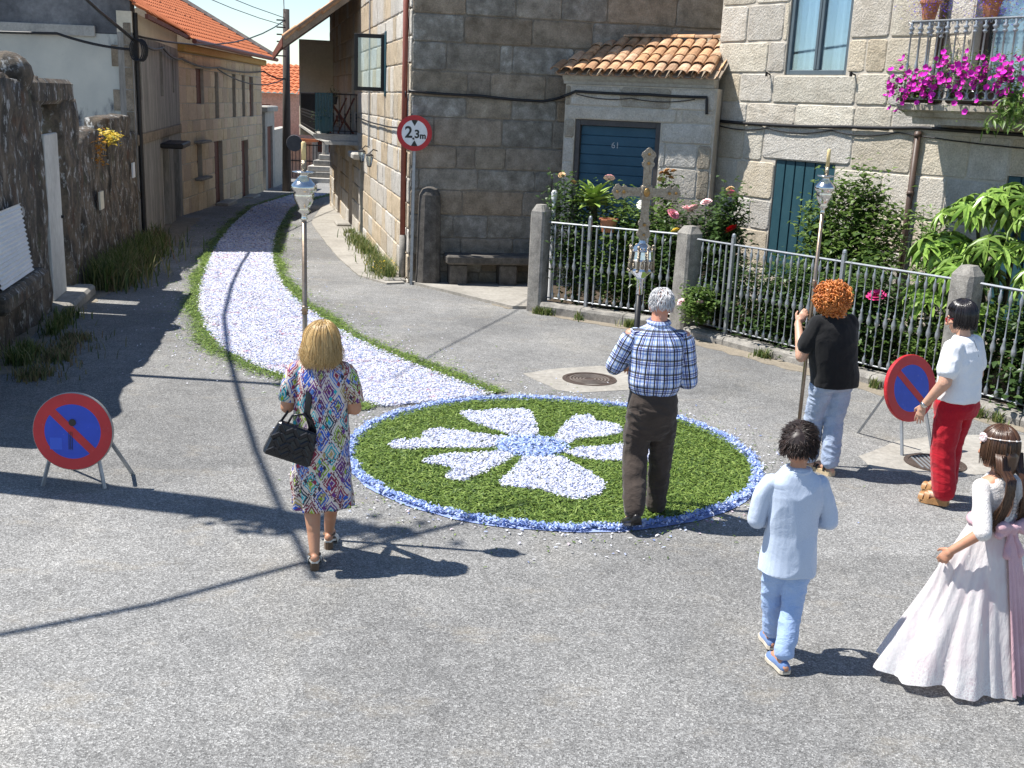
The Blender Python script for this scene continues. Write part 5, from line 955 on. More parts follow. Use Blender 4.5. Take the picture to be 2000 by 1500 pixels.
tR, MR = no_parking('portable round no parking sign tilted on legs beside the garden kerb', V(3.66, 9.66, .62), (.89, .45), .2, .31,
    [((3.62, 9.56, 0), (3.6, 9.68, .42)), ((3.42, 10.25, 0), (3.52, 9.78, .6)), ((3.95, 9.7, 0), (3.86, 9.8, .42))])
MT['cast'] = proc('cast_iron', [(.07, .05, .04), (.13, .1, .085)], 12, .6, .3, 80, metal=.4)
MT['ring_iron'] = proc('worn_iron', [(.2, .165, .14), (.3, .26, .23)], 12, .5, .2, 80, metal=.5)
def manhole(label, c, r, radial):
    t = thing('manhole_cover', label, 'manhole cover', (c[0], c[1], g(c[1])+.004)); z = g(c[1])+.006; MB().lathe([(r, -.01), (r, .006), (r*.86, .006), (r*.86, -.003)], (c[0], c[1], z), 40, caps=False).put('frame', MT['cast'], t)
    MB().lathe([(r*.85, -.01), (r*.85, .001)], (c[0], c[1], z), 40).put('lid', MT['cast'], t)
    if radial:
        for k, q in enumerate((.74, .62, .5, .38, .25)): v = MB().lathe([(r*q, 0), (r*q, .006), (r*(q-.06), .006), (r*(q-.06), 0)], (c[0], c[1], z+.001), 36, caps=False).put('ring', MT['ring_iron'], t)
    else:
        for k in range(9): x = -.7+k*.175; h = r*.8*math.sqrt(max(0, 1-x*x)); MB().box((c[0]+x*r*.85, c[1], z+.004), (r*.06, 2*h, .006)).put('bar', MT['galv'], t)
manhole('round cast iron manhole cover with concentric rings in a concrete patch', (.88, 12.0), .31, True); manhole('round iron grating cover in the concrete by the garden kerb', (3.85, 9.36), .27, False)
# off-frame lamp, tree and wires: their shadows cross the road
lp = thing('street_lamp', 'tall street lamp standing behind the mossy wall', 'lamp', (-6.35, 11.5, 0)); MB().tube([V(-6.35, 11.5, 0), V(-6.35, 11.5, 6.9)], [.07, .045], 8).put('pole', MT['galv'], lp); MB().ell((-6.25, 11.5, 6.95), (.25, .12, .1), n=12, m=6).put('lamp_head', MT['galv'], lp)
off = lambda x, y, h: V(x-SH.x*h/math.tan(SUN_EL), y-SH.y*h/math.tan(SUN_EL), g(y)+h)
w_ = MB().tube([off(*q) for q in ((-5.75, 23.4, 4.3), (-5.3, 20.8, 4.6), (-4.75, 18, 4.95), (-4.08, 15.02, 5.35), (-3.3, 12.3, 5.75), (-2.73, 10.53, 6.05), (-2.19, 8.93, 6.3), (-1.72, 7.68, 6.5), (-1.2, 6.4, 6.7))], .035, 6).put('overhead_wire', MT['paint_black'], smooth=True); tag(w_, 'thick black cable rising from the grey house corner out over the road', 'cable')
w_ = MB().tube([off(*q, 6.2) for q in ((-4.5, 4.6), (-2.81, 5.51), (-2.1, 5.96), (-1.34, 6.64), (0.2, 7.9))], .03, 6).put('overhead_wire', MT['paint_black'], smooth=True); tag(w_, 'overhead cable crossing above the near part of the road', 'cable')
w_ = MB().tube([off(*q, 6.0) for q in ((-1.3, 11.5), (-.97, 13.1), (-.05, 16.46), (.3, 18))], .014, 6).put('overhead_wire', MT['paint_black'], smooth=True); tag(w_, 'thin overhead wire reaching the porch of the corner house', 'cable')
tb = off(-.7, 7.2, 8.6); tr = thing('slender_tree', 'slender tall tree standing beside the church steps left of the road', 'tree', (tb[0]-.05, tb[1]+.55, 0)); tb0 = V(tb[0]-.05, tb[1]+.55, 0)
MB().tube([tb0, tb0+V(.0, -.1, 3), tb0+V(.0, -.3, 6), tb], [.24, .22, .2, .06], 8).put('trunk', MT['stem'], tr)
q = np.concatenate([RNG.normal(0, 1, (170, 3))*V(.06, .08, .6)+tb+V(0, .05, -1.3), RNG.normal(0, 1, (24, 3))*V(.1, .12, .4)+tb+V(0, 0, -.4)]); v, f = leaves(q, .16, .09); link('crown', v, f, MT['leaf_mid'], tr, kind='stuff')
# ================================================================== people
def remesh(mb, vox, it=5, fac=.5):
    me = raw_mesh('tmp', mb.v, mb.f); o = bpy.data.objects.new('tmp', me); COL.objects.link(o)
    m1 = o.modifiers.new('r', 'REMESH'); m1.mode = 'VOXEL'; m1.voxel_size = vox; m1.adaptivity = 0
    if it: m2 = o.modifiers.new('s', 'SMOOTH'); m2.factor = fac; m2.iterations = it
    dg = bpy.context.evaluated_depsgraph_get(); e = bpy.data.meshes.new_from_object(o.evaluated_get(dg)); bpy.data.objects.remove(o); bpy.data.meshes.remove(me)
    n = len(e.vertices); v = np.zeros(n*3, np.float32); e.vertices.foreach_get('co', v); v = v.reshape(-1, 3).astype(float); nn = np.zeros(n*3, np.float32); e.vertices.foreach_get('normal', nn)
    k = len(e.loops); li = np.zeros(k, np.int32); e.loops.foreach_get('vertex_index', li); lt = np.zeros(len(e.polygons), np.int32); e.polygons.foreach_get('loop_total', lt)
    f = li.reshape(-1, 4) if (lt == 4).all() else [tuple(p.vertices) for p in e.polygons]
    bpy.data.meshes.remove(e); return v, f, nn.reshape(-1, 3).astype(float)
def wrinkle(v, n, amp, sc, seed=0.):
    d = []
    for p in v:
        w_ = .5*noise.noise(Vector((p[0]*4+seed, p[1]*4, p[2]*3))); a = noise.noise(Vector((p[0]*sc[0]+seed, p[1]*sc[1], p[2]*sc[2]+w_))); b = noise.noise(Vector((p[0]*sc[0]*.45, p[1]*sc[1]*.45+seed, p[2]*sc[2]*.45)))
        d.append((1-2*abs(a))*.7+b*.6)
    return v+n*(amp*np.array(d))[:, None]
def cuv(o, v, segs):
    """cloth coordinates: around (u) and along (v) the nearest limb, for woven patterns"""
    best = np.full(len(v), 9.); out = np.zeros((len(v), 3))
    for a, b, r, ref, off in segs:
        a, b = V(*a), V(*b); t = unit(b-a); L = np.linalg.norm(b-a); h = np.clip((v-a) @ t, 0, L); q = v-a-np.outer(h, t); d = np.linalg.norm(q, axis=1)-r
        x = unit(np.cross(t, V(*ref))); y = np.cross(t, x); ang = np.arctan2(q @ x, q @ y); s = d < best; best[s] = d[s]
        out[s] = np.stack([ang*r+off, (v-a) @ t, 0*ang], 1)[s]
    at = o.data.attributes.new('cuv', 'FLOAT_VECTOR', 'POINT'); at.data.foreach_set('vector', out.astype(np.float32).ravel())
def loft(mb, secs, n=24, p=2.3):
    R = []
    for s in secs:
        z, cx, cy, rx, ry = s
        R.append([V(cx+rx*np.sign(math.cos(a))*abs(math.cos(a))**(2/p), cy+ry*np.sign(math.sin(a))*abs(math.sin(a))**(2/p), z) for a in np.linspace(0, 2*PI, n+1)[:-1]])
    return mb.rings(R)
def skin_mat(name, c):
    m, t, b = nodes(name); N = NT(t); P = N.n('TexCoord').outputs['Object']; col = N.mix(N.ramp(N.noise(P, 14, 5), [(.35, grey(0)), (.7, grey(.35))]), tuple(c), (c[0]*1.02, c[1]*.72, c[2]*.62)); t.links.new(col, b.inputs[0])
    b.inputs['Roughness'].default_value = .5; b.inputs['Subsurface Weight'].default_value = .12; b.inputs['Subsurface Radius'].default_value = (.01, .004, .002); t.links.new(N.bump(N.noise(P, 160, 3), .08, .003), b.inputs['Normal']); return m
SKIN = skin_mat('tanned_skin', (.46, .24, .145)); SKIN_L = skin_mat('light_skin', (.55, .33, .23)); SKIN_R = skin_mat('ruddy_skin', (.55, .27, .18)); SKIN_C = skin_mat('child_skin', (.48, .25, .155))
def hair_mat(name, cols, rough=.38):
    m, t, b = nodes(name); N = NT(t); c = N.ramp(N.n('NewGeometry').outputs['Random Per Island'], [(i/(len(cols)-1), cols[i]) for i in range(len(cols))]); t.links.new(c, b.inputs[0]); b.inputs['Roughness'].default_value = rough; b.inputs['Specular IOR Level'].default_value = .5; return m
def cloth(name, cols, scale=5, bump=.25, bs=9., rough=.9, weave=900., stretch=(1, 1, 1), fine=.08):
    m, t, b = nodes(name); N = NT(t); P = N.n('TexCoord').outputs['Object']; c = N.ramp(N.noise(P, scale, 5), [(.3+.4*i/max(1, len(cols)-1), cols[i]) for i in range(len(cols))]); c = N.mix(1., c, N.ramp(N.noise(P, 240, 3), [(.3, grey(1-fine)), (.7, grey(1+fine))]), 'MULTIPLY'); t.links.new(c, b.inputs[0]); b.inputs['Roughness'].default_value = rough; b.inputs['Specular IOR Level'].default_value = .2
    b.inputs['Sheen Weight'].default_value = .15; n = N.bump(N.noise(N.vmul(P, stretch), bs, 4, .55, .8), bump, .03); n = N.bump(N.noise(P, 420, 2), .15, .002, n); t.links.new(n, b.inputs['Normal']); return m
def hand(mb, w, fwd, back, thumb, curl=.5, s=1., spread=.0):
    """palm and five bent fingers of unequal length; back = back of the hand, thumb = direction towards the thumb side"""
    w = V(*w); f = unit(fwd); b = unit(np.array(back, float)-f*(np.array(back, float) @ f)); t = unit(np.array(thumb, float)-f*(np.array(thumb, float) @ f)-b*(np.array(thumb, float) @ b))
    R = np.stack([t, f, b], 1); mb.ell(w+f*.045*s, (.038*s, .055*s, .017*s), R, 12, 8); mb.ell(w+f*.075*s, (.039*s, .025*s, .015*s), R, 12, 8); mb.caps(w-f*.02*s, w+f*.03*s, .024*s, .026*s)
    for k, (x, L) in enumerate(((.03, .07), (.0105, .078), (-.009, .072), (-.0275, .056))):
        p = w+f*(.09-.006*abs(k-1))*s+t*x*s; a = curl*(.35+.05*k); d = unit(f+t*spread*(1.5-k)*.12); r = .0088 if k < 3 else .0076; pts = [p-f*.015*s]; rad = [r*1.05*s]
        for j, q in enumerate((.45, .32, .23)):
            dd = unit(d*math.cos(a)-b*math.sin(a)); pts.append(pts[-1]+dd*(L*q+(.015 if j == 0 else 0))*s); rad.append(r*(1-.1*(j+1))*s); a += curl*.75
        mb.chain(pts, rad, 8)
    p = w+f*.02*s+t*.03*s; d1 = unit(f*.75+t*.65-b*.25); p2 = p+d1*.045*s; mb.chain([w+f*.012*s+t*.012*s, p, p2, p2+unit(f*.95+t*.15-b*.35*(1+curl))*.03*s], [.014*s, .0125*s, .0105*s, .0085*s], 8)
def head_prims(mb, c, yaw, pitch, s=1., fem=True):
    """skull, jaw, nose, brow, lips, chin, ears, neck start; c = centre of the skull"""
    R = np.array(Matrix.Rotation(yaw, 3, 'Z') @ Matrix.Rotation(pitch, 3, 'X')); c = V(*c); P = lambda x, y, z: c+R @ (V(x, y, z)*s)
    mb.ell(P(0, -.012, .012), (.074*s, .094*s, .1*s), R, 16, 12); mb.ell(P(0, .032, -.055), (.054*s, .058*s, .068*s), R, 14, 10); mb.ell(P(0, .068, -.1), (.026*s, .024*s, .022*s), R); mb.ell(P(0, .05, -.02), (.06*s, .045*s, .06*s), R)
    mb.caps(P(0, .09, .004), P(0, .113, -.034), .009*s, .0145*s, 8); mb.ell(P(.012, .1, -.038), (.009*s,)*3); mb.ell(P(-.012, .1, -.038), (.009*s,)*3)
    mb.ell(P(0, .092, -.063), (.023*s, .011*s, .006*s), R); mb.ell(P(0, .088, -.075), (.02*s, .011*s, .007*s), R); mb.ell(P(0, .078, .025), (.05*s, .018*s, .012*s), R)
    for q in (-1, 1):
        mb.ell(P(q*.04, .067, -.03), (.022*s, .022*s, .02*s), R); mb.ell(P(q*.075, -.005, -.02), (.011*s, .02*s, .032*s), R)
    return P, R
def eyes(root, P, R, s, mat):
    for q in (-1, 1):
        m_ = MB(); m_.ell(P(q*.031, .083, .004), (.0125*s, .008*s, .0075*s), R, 10, 8); e_ = m_.put('eye', MT['sign_white'], root, keep=True, smooth=True); m_ = MB(); m_.ell(P(q*.031, .0895, .004), (.0055*s, .003*s, .0055*s), R, 8, 6); m_.put('iris', mat, e_, keep=True)
        m_ = MB(); m_.tube([P(q*.015, .096, .024), P(q*.033, .093, .03), P(q*.05, .082, .024)], [.004*s, .004*s, .002*s], 5); m_.put('eyebrow', mat, root, keep=True)
EYE = hair_mat('dark_eye', [(.02, .012, .008), (.03, .02, .01)])
def person(label, loc, heading): return thing('person', label, 'person', loc, None, heading)
def limb_chain(mb, pts, rad): return mb.chain([V(*p) for p in pts], rad, 12)
def strands(mb, paths, r0, r1, n=4):
    for p in paths:
        k = len(p); mb.tube(p, [r0*(.55+.45*math.sin(PI*min(1, .25+i/k)))*(1-(i/(k-1))**3*.75)+r1 for i in range(k)], n)
    return mb
def fall_paths(c, rx, ry, rz, zend, n, yaw=0., face=1.0, flare=.0, tuck=.0, seed=0, zvar=.01, zface=.02, part=0., wave=0., backonly=False, forward=0.):
    """strands that run from the parting over the skull and hang down to zend; none across the face"""
    r = random.Random(seed); out = []; R = np.array(Matrix.Rotation(yaw, 3, 'Z')); c = V(*c)
    for i in range(n):
        a = r.uniform(-PI, PI); 
        if abs(a) > PI-face:   # front: fringe only to the forehead
            ze = c[2]+zface
        else: ze = zend+r.uniform(-zvar, zvar)
        d = V(math.sin(a), -math.cos(a), 0); pts = []; k = r.uniform(.93, 1.04); th0 = r.uniform(.02, .35); sw = r.uniform(0, 6.28)
        for th in np.linspace(th0, PI/2, 6):
            p = V(d[0]*rx*math.sin(th)*k+part*(1-math.sin(th)), d[1]*ry*math.sin(th)*k, rz*math.cos(th)*k)
            if c[2]+p[2] < ze: break
            pts.append(p)
        zlow = ze-c[2]
        if pts and zlow < 0:
            m_ = 5
            for j in range(1, m_+1):
                s = j/m_; e = 1+flare*math.sin(PI*.5*s)-tuck*max(0, s-.7)**1.5*6; w_ = wave*math.sin(sw+s*7)*s; pts.append(V(d[0]*rx*k*e+w_, d[1]*ry*k*e+w_*.6, zlow*s))
        if len(pts) >= 3: out.append([c+R @ p for p in pts])
    return out
def put_cloth(name, mb, mat, root, vox=.009, amp=.006, sc=(14, 14, 8), it=6, seed=0., segs=None):
    v, f, n = remesh(mb, vox, it); v = wrinkle(v, n, amp, sc, seed) if amp else v; o = link(name, v, f, mat, root, smooth=True, keep=True)
    if segs: cuv(o, v, segs)
    return o
def put_body(mb, mat, root, vox=.0065): v, f, n = remesh(mb, vox, 3); return link('body', v, f, mat, root, smooth=True, keep=True)
def foot(mb, ank, toe, s=1.): a, t = V(*ank), V(*toe); mb.caps(a+V(0, 0, -.02), a*.35+t*.65+V(0, 0, .012), .032*s, .03*s); mb.caps(a*.4+t*.6+V(0, 0, .005), t, .034*s, .022*s); mb.ell(a+unit(a-t)*.03+V(0, 0, -.045), (.03*s, .032*s, .032*s))
def shoe(ank, toe, w=.046, h=.055, hb=.03, s=1.):
    """closed shoe upper from heel to toe"""
    a, t = V(*ank), V(*toe); d = unit(V(t[0]-a[0], t[1]-a[1], 0)); mb = MB(); up = V(0, 0, 1); sd = np.cross(d, up); hl = V(a[0], a[1], 0)-d*.055*s; tp = V(t[0], t[1], 0)+d*.03*s; L = np.linalg.norm(tp-hl); zl = max(0, a[2]-.085*s); zt = max(0, t[2]-.03*s); R = []
    for q, ww, hh in ((0, .5, .75), (.06, .8, 1.), (.25, .82, 1.05), (.45, .86, .95), (.65, 1.05, .72), (.85, .95, .58), (.97, .6, .45), (1., .3, .3)):
        c_ = hl+d*L*q; z0 = zl*(1-q)+zt*q; R.append([c_+sd*w*ww*s*math.cos(x)+up*(z0+(h*hh*s*(math.sin(x) if math.sin(x) > 0 else 0))+.012) for x in np.linspace(0, 2*PI, 13)[:-1]])
    return mb.rings(R), (hl, tp, d, sd, zl, zt, L)
def sole(info, w, th, s=1., heel=0.):
    hl, tp, d, sd, zl, zt, L = info; mb = MB(); R = []
    for q, ww in ((0, .5), (.06, .8), (.25, .8), (.45, .82), (.65, 1.02), (.85, .95), (.97, .62), (1., .3)):
        c_ = hl+d*(L*1.0*q); z0 = zl*(1-q)+zt*q; R.append([c_+sd*w*ww*s+V(0, 0, z0), c_-sd*w*ww*s+V(0, 0, z0), c_-sd*w*ww*s+V(0, 0, z0+th+heel*(1-q)), c_+sd*w*ww*s+V(0, 0, z0+th+heel*(1-q))])
    return mb.rings(R)
# ---------------------------------------------------------------- woman in the patterned dress
def ikat():
    m, t, b = nodes('ikat_dress_print'); N = NT(t); A = N.n('Attribute', attribute_name='cuv').outputs['Vector']; Pw = N.n('VectorMath', operation='ADD', i_0=A, i_1=N.vmul(N.n('TexNoise', i_Vector=A, i_Scale=26., i_Detail=3.).outputs[1], (.022, .022, 0))).outputs[0]
    sep = N.n('SeparateXYZ', i_0=Pw); x, y = sep.outputs[0], sep.outputs[1]
    def diamonds(px, py, off):
        a = N.math('ADD', N.math('DIVIDE', x, px), off); c = N.math('DIVIDE', y, py)
        d = N.math('ADD', N.math('ABSOLUTE', N.math('SUBTRACT', N.math('FRACT', a), .5)), N.math('ABSOLUTE', N.math('SUBTRACT', N.math('FRACT', c), .5))); k = N.math('GREATER_THAN', d, .5); h = N.math('MULTIPLY', k, .5)
        cell = N.n('CombineXYZ', i_0=N.math('ADD', N.math('FLOOR', N.math('ADD', a, h)), N.math('MULTIPLY', k, 37.)), i_1=N.math('FLOOR', N.math('ADD', c, h)), i_2=off+.5).outputs[0]; return N.math('MINIMUM', d, N.math('SUBTRACT', 1., d)), N.n('TexWhiteNoise', noise_dimensions='3D', i_Vector=cell).outputs
    d1, w1 = diamonds(.13, .2, .1); d2, w2 = diamonds(.06, .09, .37)
    pal = [(0, (.02, .09, .45)), (.14, (.25, .38, .02)), (.28, (.25, .02, .05)), (.42, (.02, .35, .42)), (.55, (.12, .03, .2)), (.68, (.03, .03, .05)), (.8, (.1, .22, .55)), (.9, (.35, .28, .12))]
    ground = (.6, .54, .5); col = N.ramp(w1[0], pal, 'CONSTANT'); col2 = N.ramp(N.n('SeparateColor', i_0=w1[1]).outputs[1], pal, 'CONSTANT')
    c = N.mix(N.ramp(d1, [(0, grey(1)), (.1, grey(1)), (.11, grey(0)), (.15, grey(0)), (.16, grey(1)), (.27, grey(1)), (.28, grey(0)), (.33, grey(0)), (.34, grey(1)), (.4, grey(1)), (.41, grey(0))], 'CONSTANT'), ground, N.mix(N.math('LESS_THAN', d1, .2), col, col2))
    dots = N.n('TexVoronoi', i_Vector=N.vmul(Pw, (1, .7, 1)), i_Scale=95.); dk = N.math('LESS_THAN', dots.outputs[0], .42); dm = N.math('MULTIPLY', dk, N.math('GREATER_THAN', N.noise(A, 11., 2), .46)); c = N.mix(dm, c, N.ramp(N.noise(A, 7., 2), [(.4, (.03, .02, .03)), (.6, (.2, .03, .06))]))
    sm = N.math('MULTIPLY', N.math('LESS_THAN', d2, .22), N.math('GREATER_THAN', w2[0], .5)); c = N.mix(sm, c, N.ramp(N.n('SeparateColor', i_0=w2[1]).outputs[2], pal, 'CONSTANT'))
    t.links.new(c, b.inputs[0]); b.inputs['Roughness'].default_value = .8; P = N.n('TexCoord').outputs['Object']; t.links.new(N.bump(N.noise(P, 12, 4), .2, .02), b.inputs['Normal']); return m
def woman_dress():
    root = person('woman with a blonde bob in a colourful patterned dress holding a candle pole', (-1.22, 6.72, 0), .06)
    mb = MB(); P, R = head_prims(mb, (0, .02, 1.49), 0., -.12, .98); mb.caps((0, 0, 1.36), (0, .01, 1.45), .052, .05); loft(mb, [(.8, 0, 0, .14, .11), (1., 0, 0, .13, .1), (1.25, 0, 0, .15, .1), (1.34, 0, 0, .13, .07), (1.37, 0, 0, .06, .05)])
    for s, wr in ((-1, (-.19, .25, 1.1)), (1, (-.08, .27, .99))):
        limb_chain(mb, [(s*.165, 0, 1.3), (s*.215, -.02, 1.06), wr], [.05, .045, .028]); hand(mb, wr, V(-.17-wr[0]+.02*s, .33-wr[1]+.05, .02), V(0, -.3, .9) if s < 0 else V(.4, .1, .8), V(0, 0, 1), .9)
    limb_chain(mb, [(-.08, -.01, .8), (-.06, -.04, .45), (-.03, -.15, .12)], [.085, .06, .034]); limb_chain(mb, [(.08, .01, .8), (.06, .1, .45), (.025, .2, .13)], [.085, .06, .034]); mb.caps((-.055, -.08, .36), (-.045, -.11, .26), .052, .042); mb.caps((.05, .12, .36), (.04, .15, .26), .052, .042)
    foot(mb, (-.03, -.15, .115), (-.05, -.0, .04)); foot(mb, (.025, .2, .115), (.03, .35, .04)); put_body(mb, SKIN, root)
    n = 72; rows = []
    zz = [(1.375, .075, .06, -.005), (1.365, .1, .07, 0), (1.34, .15, .085, 0), (1.3, .178, .1, -.005), (1.2, .182, .12, -.01), (1.05, .172, .12, -.005), (.95, .172, .125, -.01), (.85, .182, .14, -.02), (.75, .187, .15, -.02), (.64, .187, .15, -.015), (.63, .192, .155, -.015), (.58, .19, .155, -.012), (.5, .188, .16, -.005), (.44, .19, .165, 0), (.385, .195, .17, .005)]
    zs = np.concatenate([np.linspace(zz[i][0], zz[i+1][0], 5)[:-1] for i in range(len(zz)-1)]+[[zz[-1][0]]]); rx = np.interp(-zs, [-q[0] for q in zz], [q[1] for q in zz]); ry = np.interp(-zs, [-q[0] for q in zz], [q[2] for q in zz]); cy = np.interp(-zs, [-q[0] for q in zz], [q[3] for q in zz])
    mb = MB(); Rg = []
    for z, a, b_, c_ in zip(zs, rx, ry, cy):
        ring = []; fo = max(0, min(1, (.64-z)/.12)); bl = max(0, min(1, (1.25-z)/.3))
        for k in range(n):
            t = 2*PI*k/n; fold = fo*(.055*math.sin(11*t+.6*math.sin(3*t))+.03*math.sin(17*t+1))+bl*(1-fo)*.03*math.sin(5*t+z*9+math.sin(z*14)); w_ = .016*noise.noise(Vector((math.cos(t)*2.2, math.sin(t)*2.2, z*6)))
            drop = -.012*math.sin(2*t+.5)*fo if z < .45 else 0; ring.append(V(a*(1+fold)*math.cos(t)+w_, c_+b_*(1+fold)*math.sin(t)+w_, z+drop))
        Rg.append(ring)
    inner = [[V(p[0]*.97, p[1]*.97, p[2]+.004) for p in r] for r in Rg[::-1][:14]]; mb.rings(Rg+inner, caps=False); o = mb.put('dress', ikat(), root, keep=True, smooth=True); vv = np.array(mb.v)
    cuv(o, vv, [((0, -.0, .3), (0, 0, 1.4), .17, (1, 0, 0), 0.)])
    for s in (-1, 1):
        mb = MB(); mb.tube([V(s*.09, 0, 1.345), V(s*.135, -.002, 1.325), V(s*.17, -.005, 1.28), V(s*.195, -.012, 1.2), V(s*.21, -.018, 1.1)], [.025, .045, .06, .061, .064], 20, True)
        sl = mb.put('sleeve', bpy.data.materials['ikat_dress_print'], root, keep=True, smooth=True); cuv(sl, np.array(mb.v), [((s*.15, 0, 1.32), (s*.21, -.018, 1.1), .07, (0, 1, 0), .5*s)])
    H = hair_mat('blonde_hair', [(.36, .22, .08), (.56, .38, .16), (.7, .52, .26), (.48, .32, .13)], .34); c = (0, .0, 1.485); mb = MB()
    mb.ell((0, .0, 1.5), (.098, .108, .1)); loft(mb, [(1.5, 0, -.005, .1, .105), (1.44, 0, -.01, .11, .1), (1.38, 0, -.012, .118, .09), (1.36, 0, -.01, .105, .075)]); cap = put_cloth('hair', mb, H, root, .008, .004, (60, 60, 3), 3)
    strands(MB(), fall_paths(c, .109, .117, .128, 1.345, 1500, 0, .85, .17, .14, 3, .022, .03, .012, .006), .0026, .0003).put('hair_strands', H, cap, keep=True, smooth=True, kind='stuff')
    strands(MB(), fall_paths((0, 0, 1.49), .12, .126, .136, 1.34, 240, 0, .85, .2, .0, 11, .03, .03, .014, .02), .0012, .0002, 3).put('fly_away_hair', H, cap, keep=True, smooth=True, kind='stuff')
    wh = cloth('cream_leather', [(.62, .58, .5), (.7, .66, .58)], 5, .1); br = cloth('brown_heel', [(.1, .065, .04), (.15, .1, .065)], 5, .1)
    for a, t_ in (((-.03, -.15, .115), (-.05, .0, .03)), ((.025, .2, .115), (.03, .35, .03))):
        sh = thing_part('sandal', root); a, t_ = V(*a), V(*t_); d = unit(V(t_[0]-a[0], t_[1]-a[1], 0)); sd = np.cross(d, V(0, 0, 1)); hb = V(a[0], a[1], 0)-d*.035
        m_ = MB(); m_.rings([[hb+d*q*.2+sd*w_+V(0, 0, z), hb+d*q*.2-sd*w_+V(0, 0, z), hb+d*q*.2-sd*w_+V(0, 0, z+.014), hb+d*q*.2+sd*w_+V(0, 0, z+.014)] for q, w_, z in ((-.08, .02, .055), (.1, .032, .055), (.4, .034, .03), (.75, .043, .004), (1.0, .036, .002), (1.12, .014, .006))]); s0 = m_.put('sole', wh, sh, keep=True)
        m_ = MB(); m_.rings([[hb+d*(.012+.03*math.cos(x)*k)+sd*.03*k*math.sin(x)+V(0, 0, z) for x in np.linspace(0, 2*PI, 11)[:-1]] for k, z in ((1.0, 0), (1.05, .03), (1.0, .056))]); m_.put('heel', br, sh, keep=True)
        m_ = MB(); m_.tube([a+sd*.036*math.cos(x)+d*.04*math.sin(x)*(1 if math.sin(x) > 0 else 1)+V(0, 0, -.015) for x in np.linspace(0, 2*PI, 17)], .0075, 6, flat=.5); m_.put('strap', br, sh, keep=True)
        m_ = MB(); q0 = hb+d*.15; m_.rings([[q0+d*y+sd*.048*math.cos(x)+V(0, 0, .006+.052*math.sin(x)*k) for x in np.linspace(0, PI, 9)] for y, k in ((-.045, 1.15), (0, 1), (.045, .75))], closed=False, caps=False); m_.put('upper', wh, sh, keep=True, smooth=True)
    return root
def thing_part(name, root):   # a part made of several pieces: a small mesh-less joint would be an Empty, so its first piece carries it
    me = bpy.data.meshes.new(name); o = bpy.data.objects.new(name, me); COL.objects.link(o); o.parent = root; ORG[o.name] = np.zeros(3); return o
woman_dress()
# handbag
MT['leather'] = proc('black_quilted_leather', [(.005, .006, .009), (.01, .011, .016)], 9, .24, .1, 90, spec=.45, fine=.1)
hb_ = thing('handbag', 'black woven-quilted leather handbag hanging at the side of the woman in the patterned dress', 'handbag', (-1.41, 6.6, .76))
RB = Matrix.Rotation(.2, 3, 'Z') @ Matrix.Rotation(.36, 3, 'Y'); bc = V(-1.375, 6.55, .865); T_ = lambda p: bc+np.array(RB) @ V(*p)
mb = MB(); mb.rings([[T_((x*w_, y*d_, z)) for x, y in ((-1, -.6), (-.9, -1), (.9, -1), (1, -.6), (1, .6), (.9, 1), (-.9, 1), (-1, .6))] for w_, d_, z in ((.15, .055, -.11), (.155, .06, -.1), (.145, .05, 0), (.125, .03, .1), (.12, .022, .11))]); bg_ = mb.put('bag_body', MT['leather'], hb_)
for i in range(6):
    for j in range(4):
        x = -.115+.046*i+(.023 if j % 2 else 0); z = -.075+.05*j; wz = 1-(z+.11)*.9
        if abs(x*1.05) < .13*wz+.01:
            s_ = 1 if (i+j) % 2 else -1; m_ = MB(); m_.cbox((0, 0, 0), (.066, .022, .03), .009); Rm = np.array(Matrix.Rotation(s_*.78, 3, 'Y')); y0 = -(.063-.12*max(0, z+.02)*.9-.0)
            m_.v = [tuple(T_(Rm @ V(*p)+V(x, y0+.012, z))) for p in m_.v]; m_.put('woven_strip', MT['leather'], bg_)
m_ = MB(); m_.tube([T_((-.07, 0, .1)), T_((-.06, -.01, .17)), T_((0, -.015, .2)), T_((.06, -.01, .17)), T_((.07, 0, .1))], .008, 7); m_.put('handle', MT['leather'], hb_, smooth=True)
m_ = MB(); m_.tube([T_((.11, 0, .1)), V(-1.285, 6.575, 1.05), V(-1.27, 6.6, 1.22), V(-1.285, 6.66, 1.36), V(-1.3, 6.72, 1.375), V(-1.33, 6.82, 1.3), V(-1.38, 6.84, 1.1), T_((-.11, .03, .1))], .021, 6, flat=.25, ref=(0, 1, 0)); m_.put('strap', MT['leather'], hb_, smooth=True)
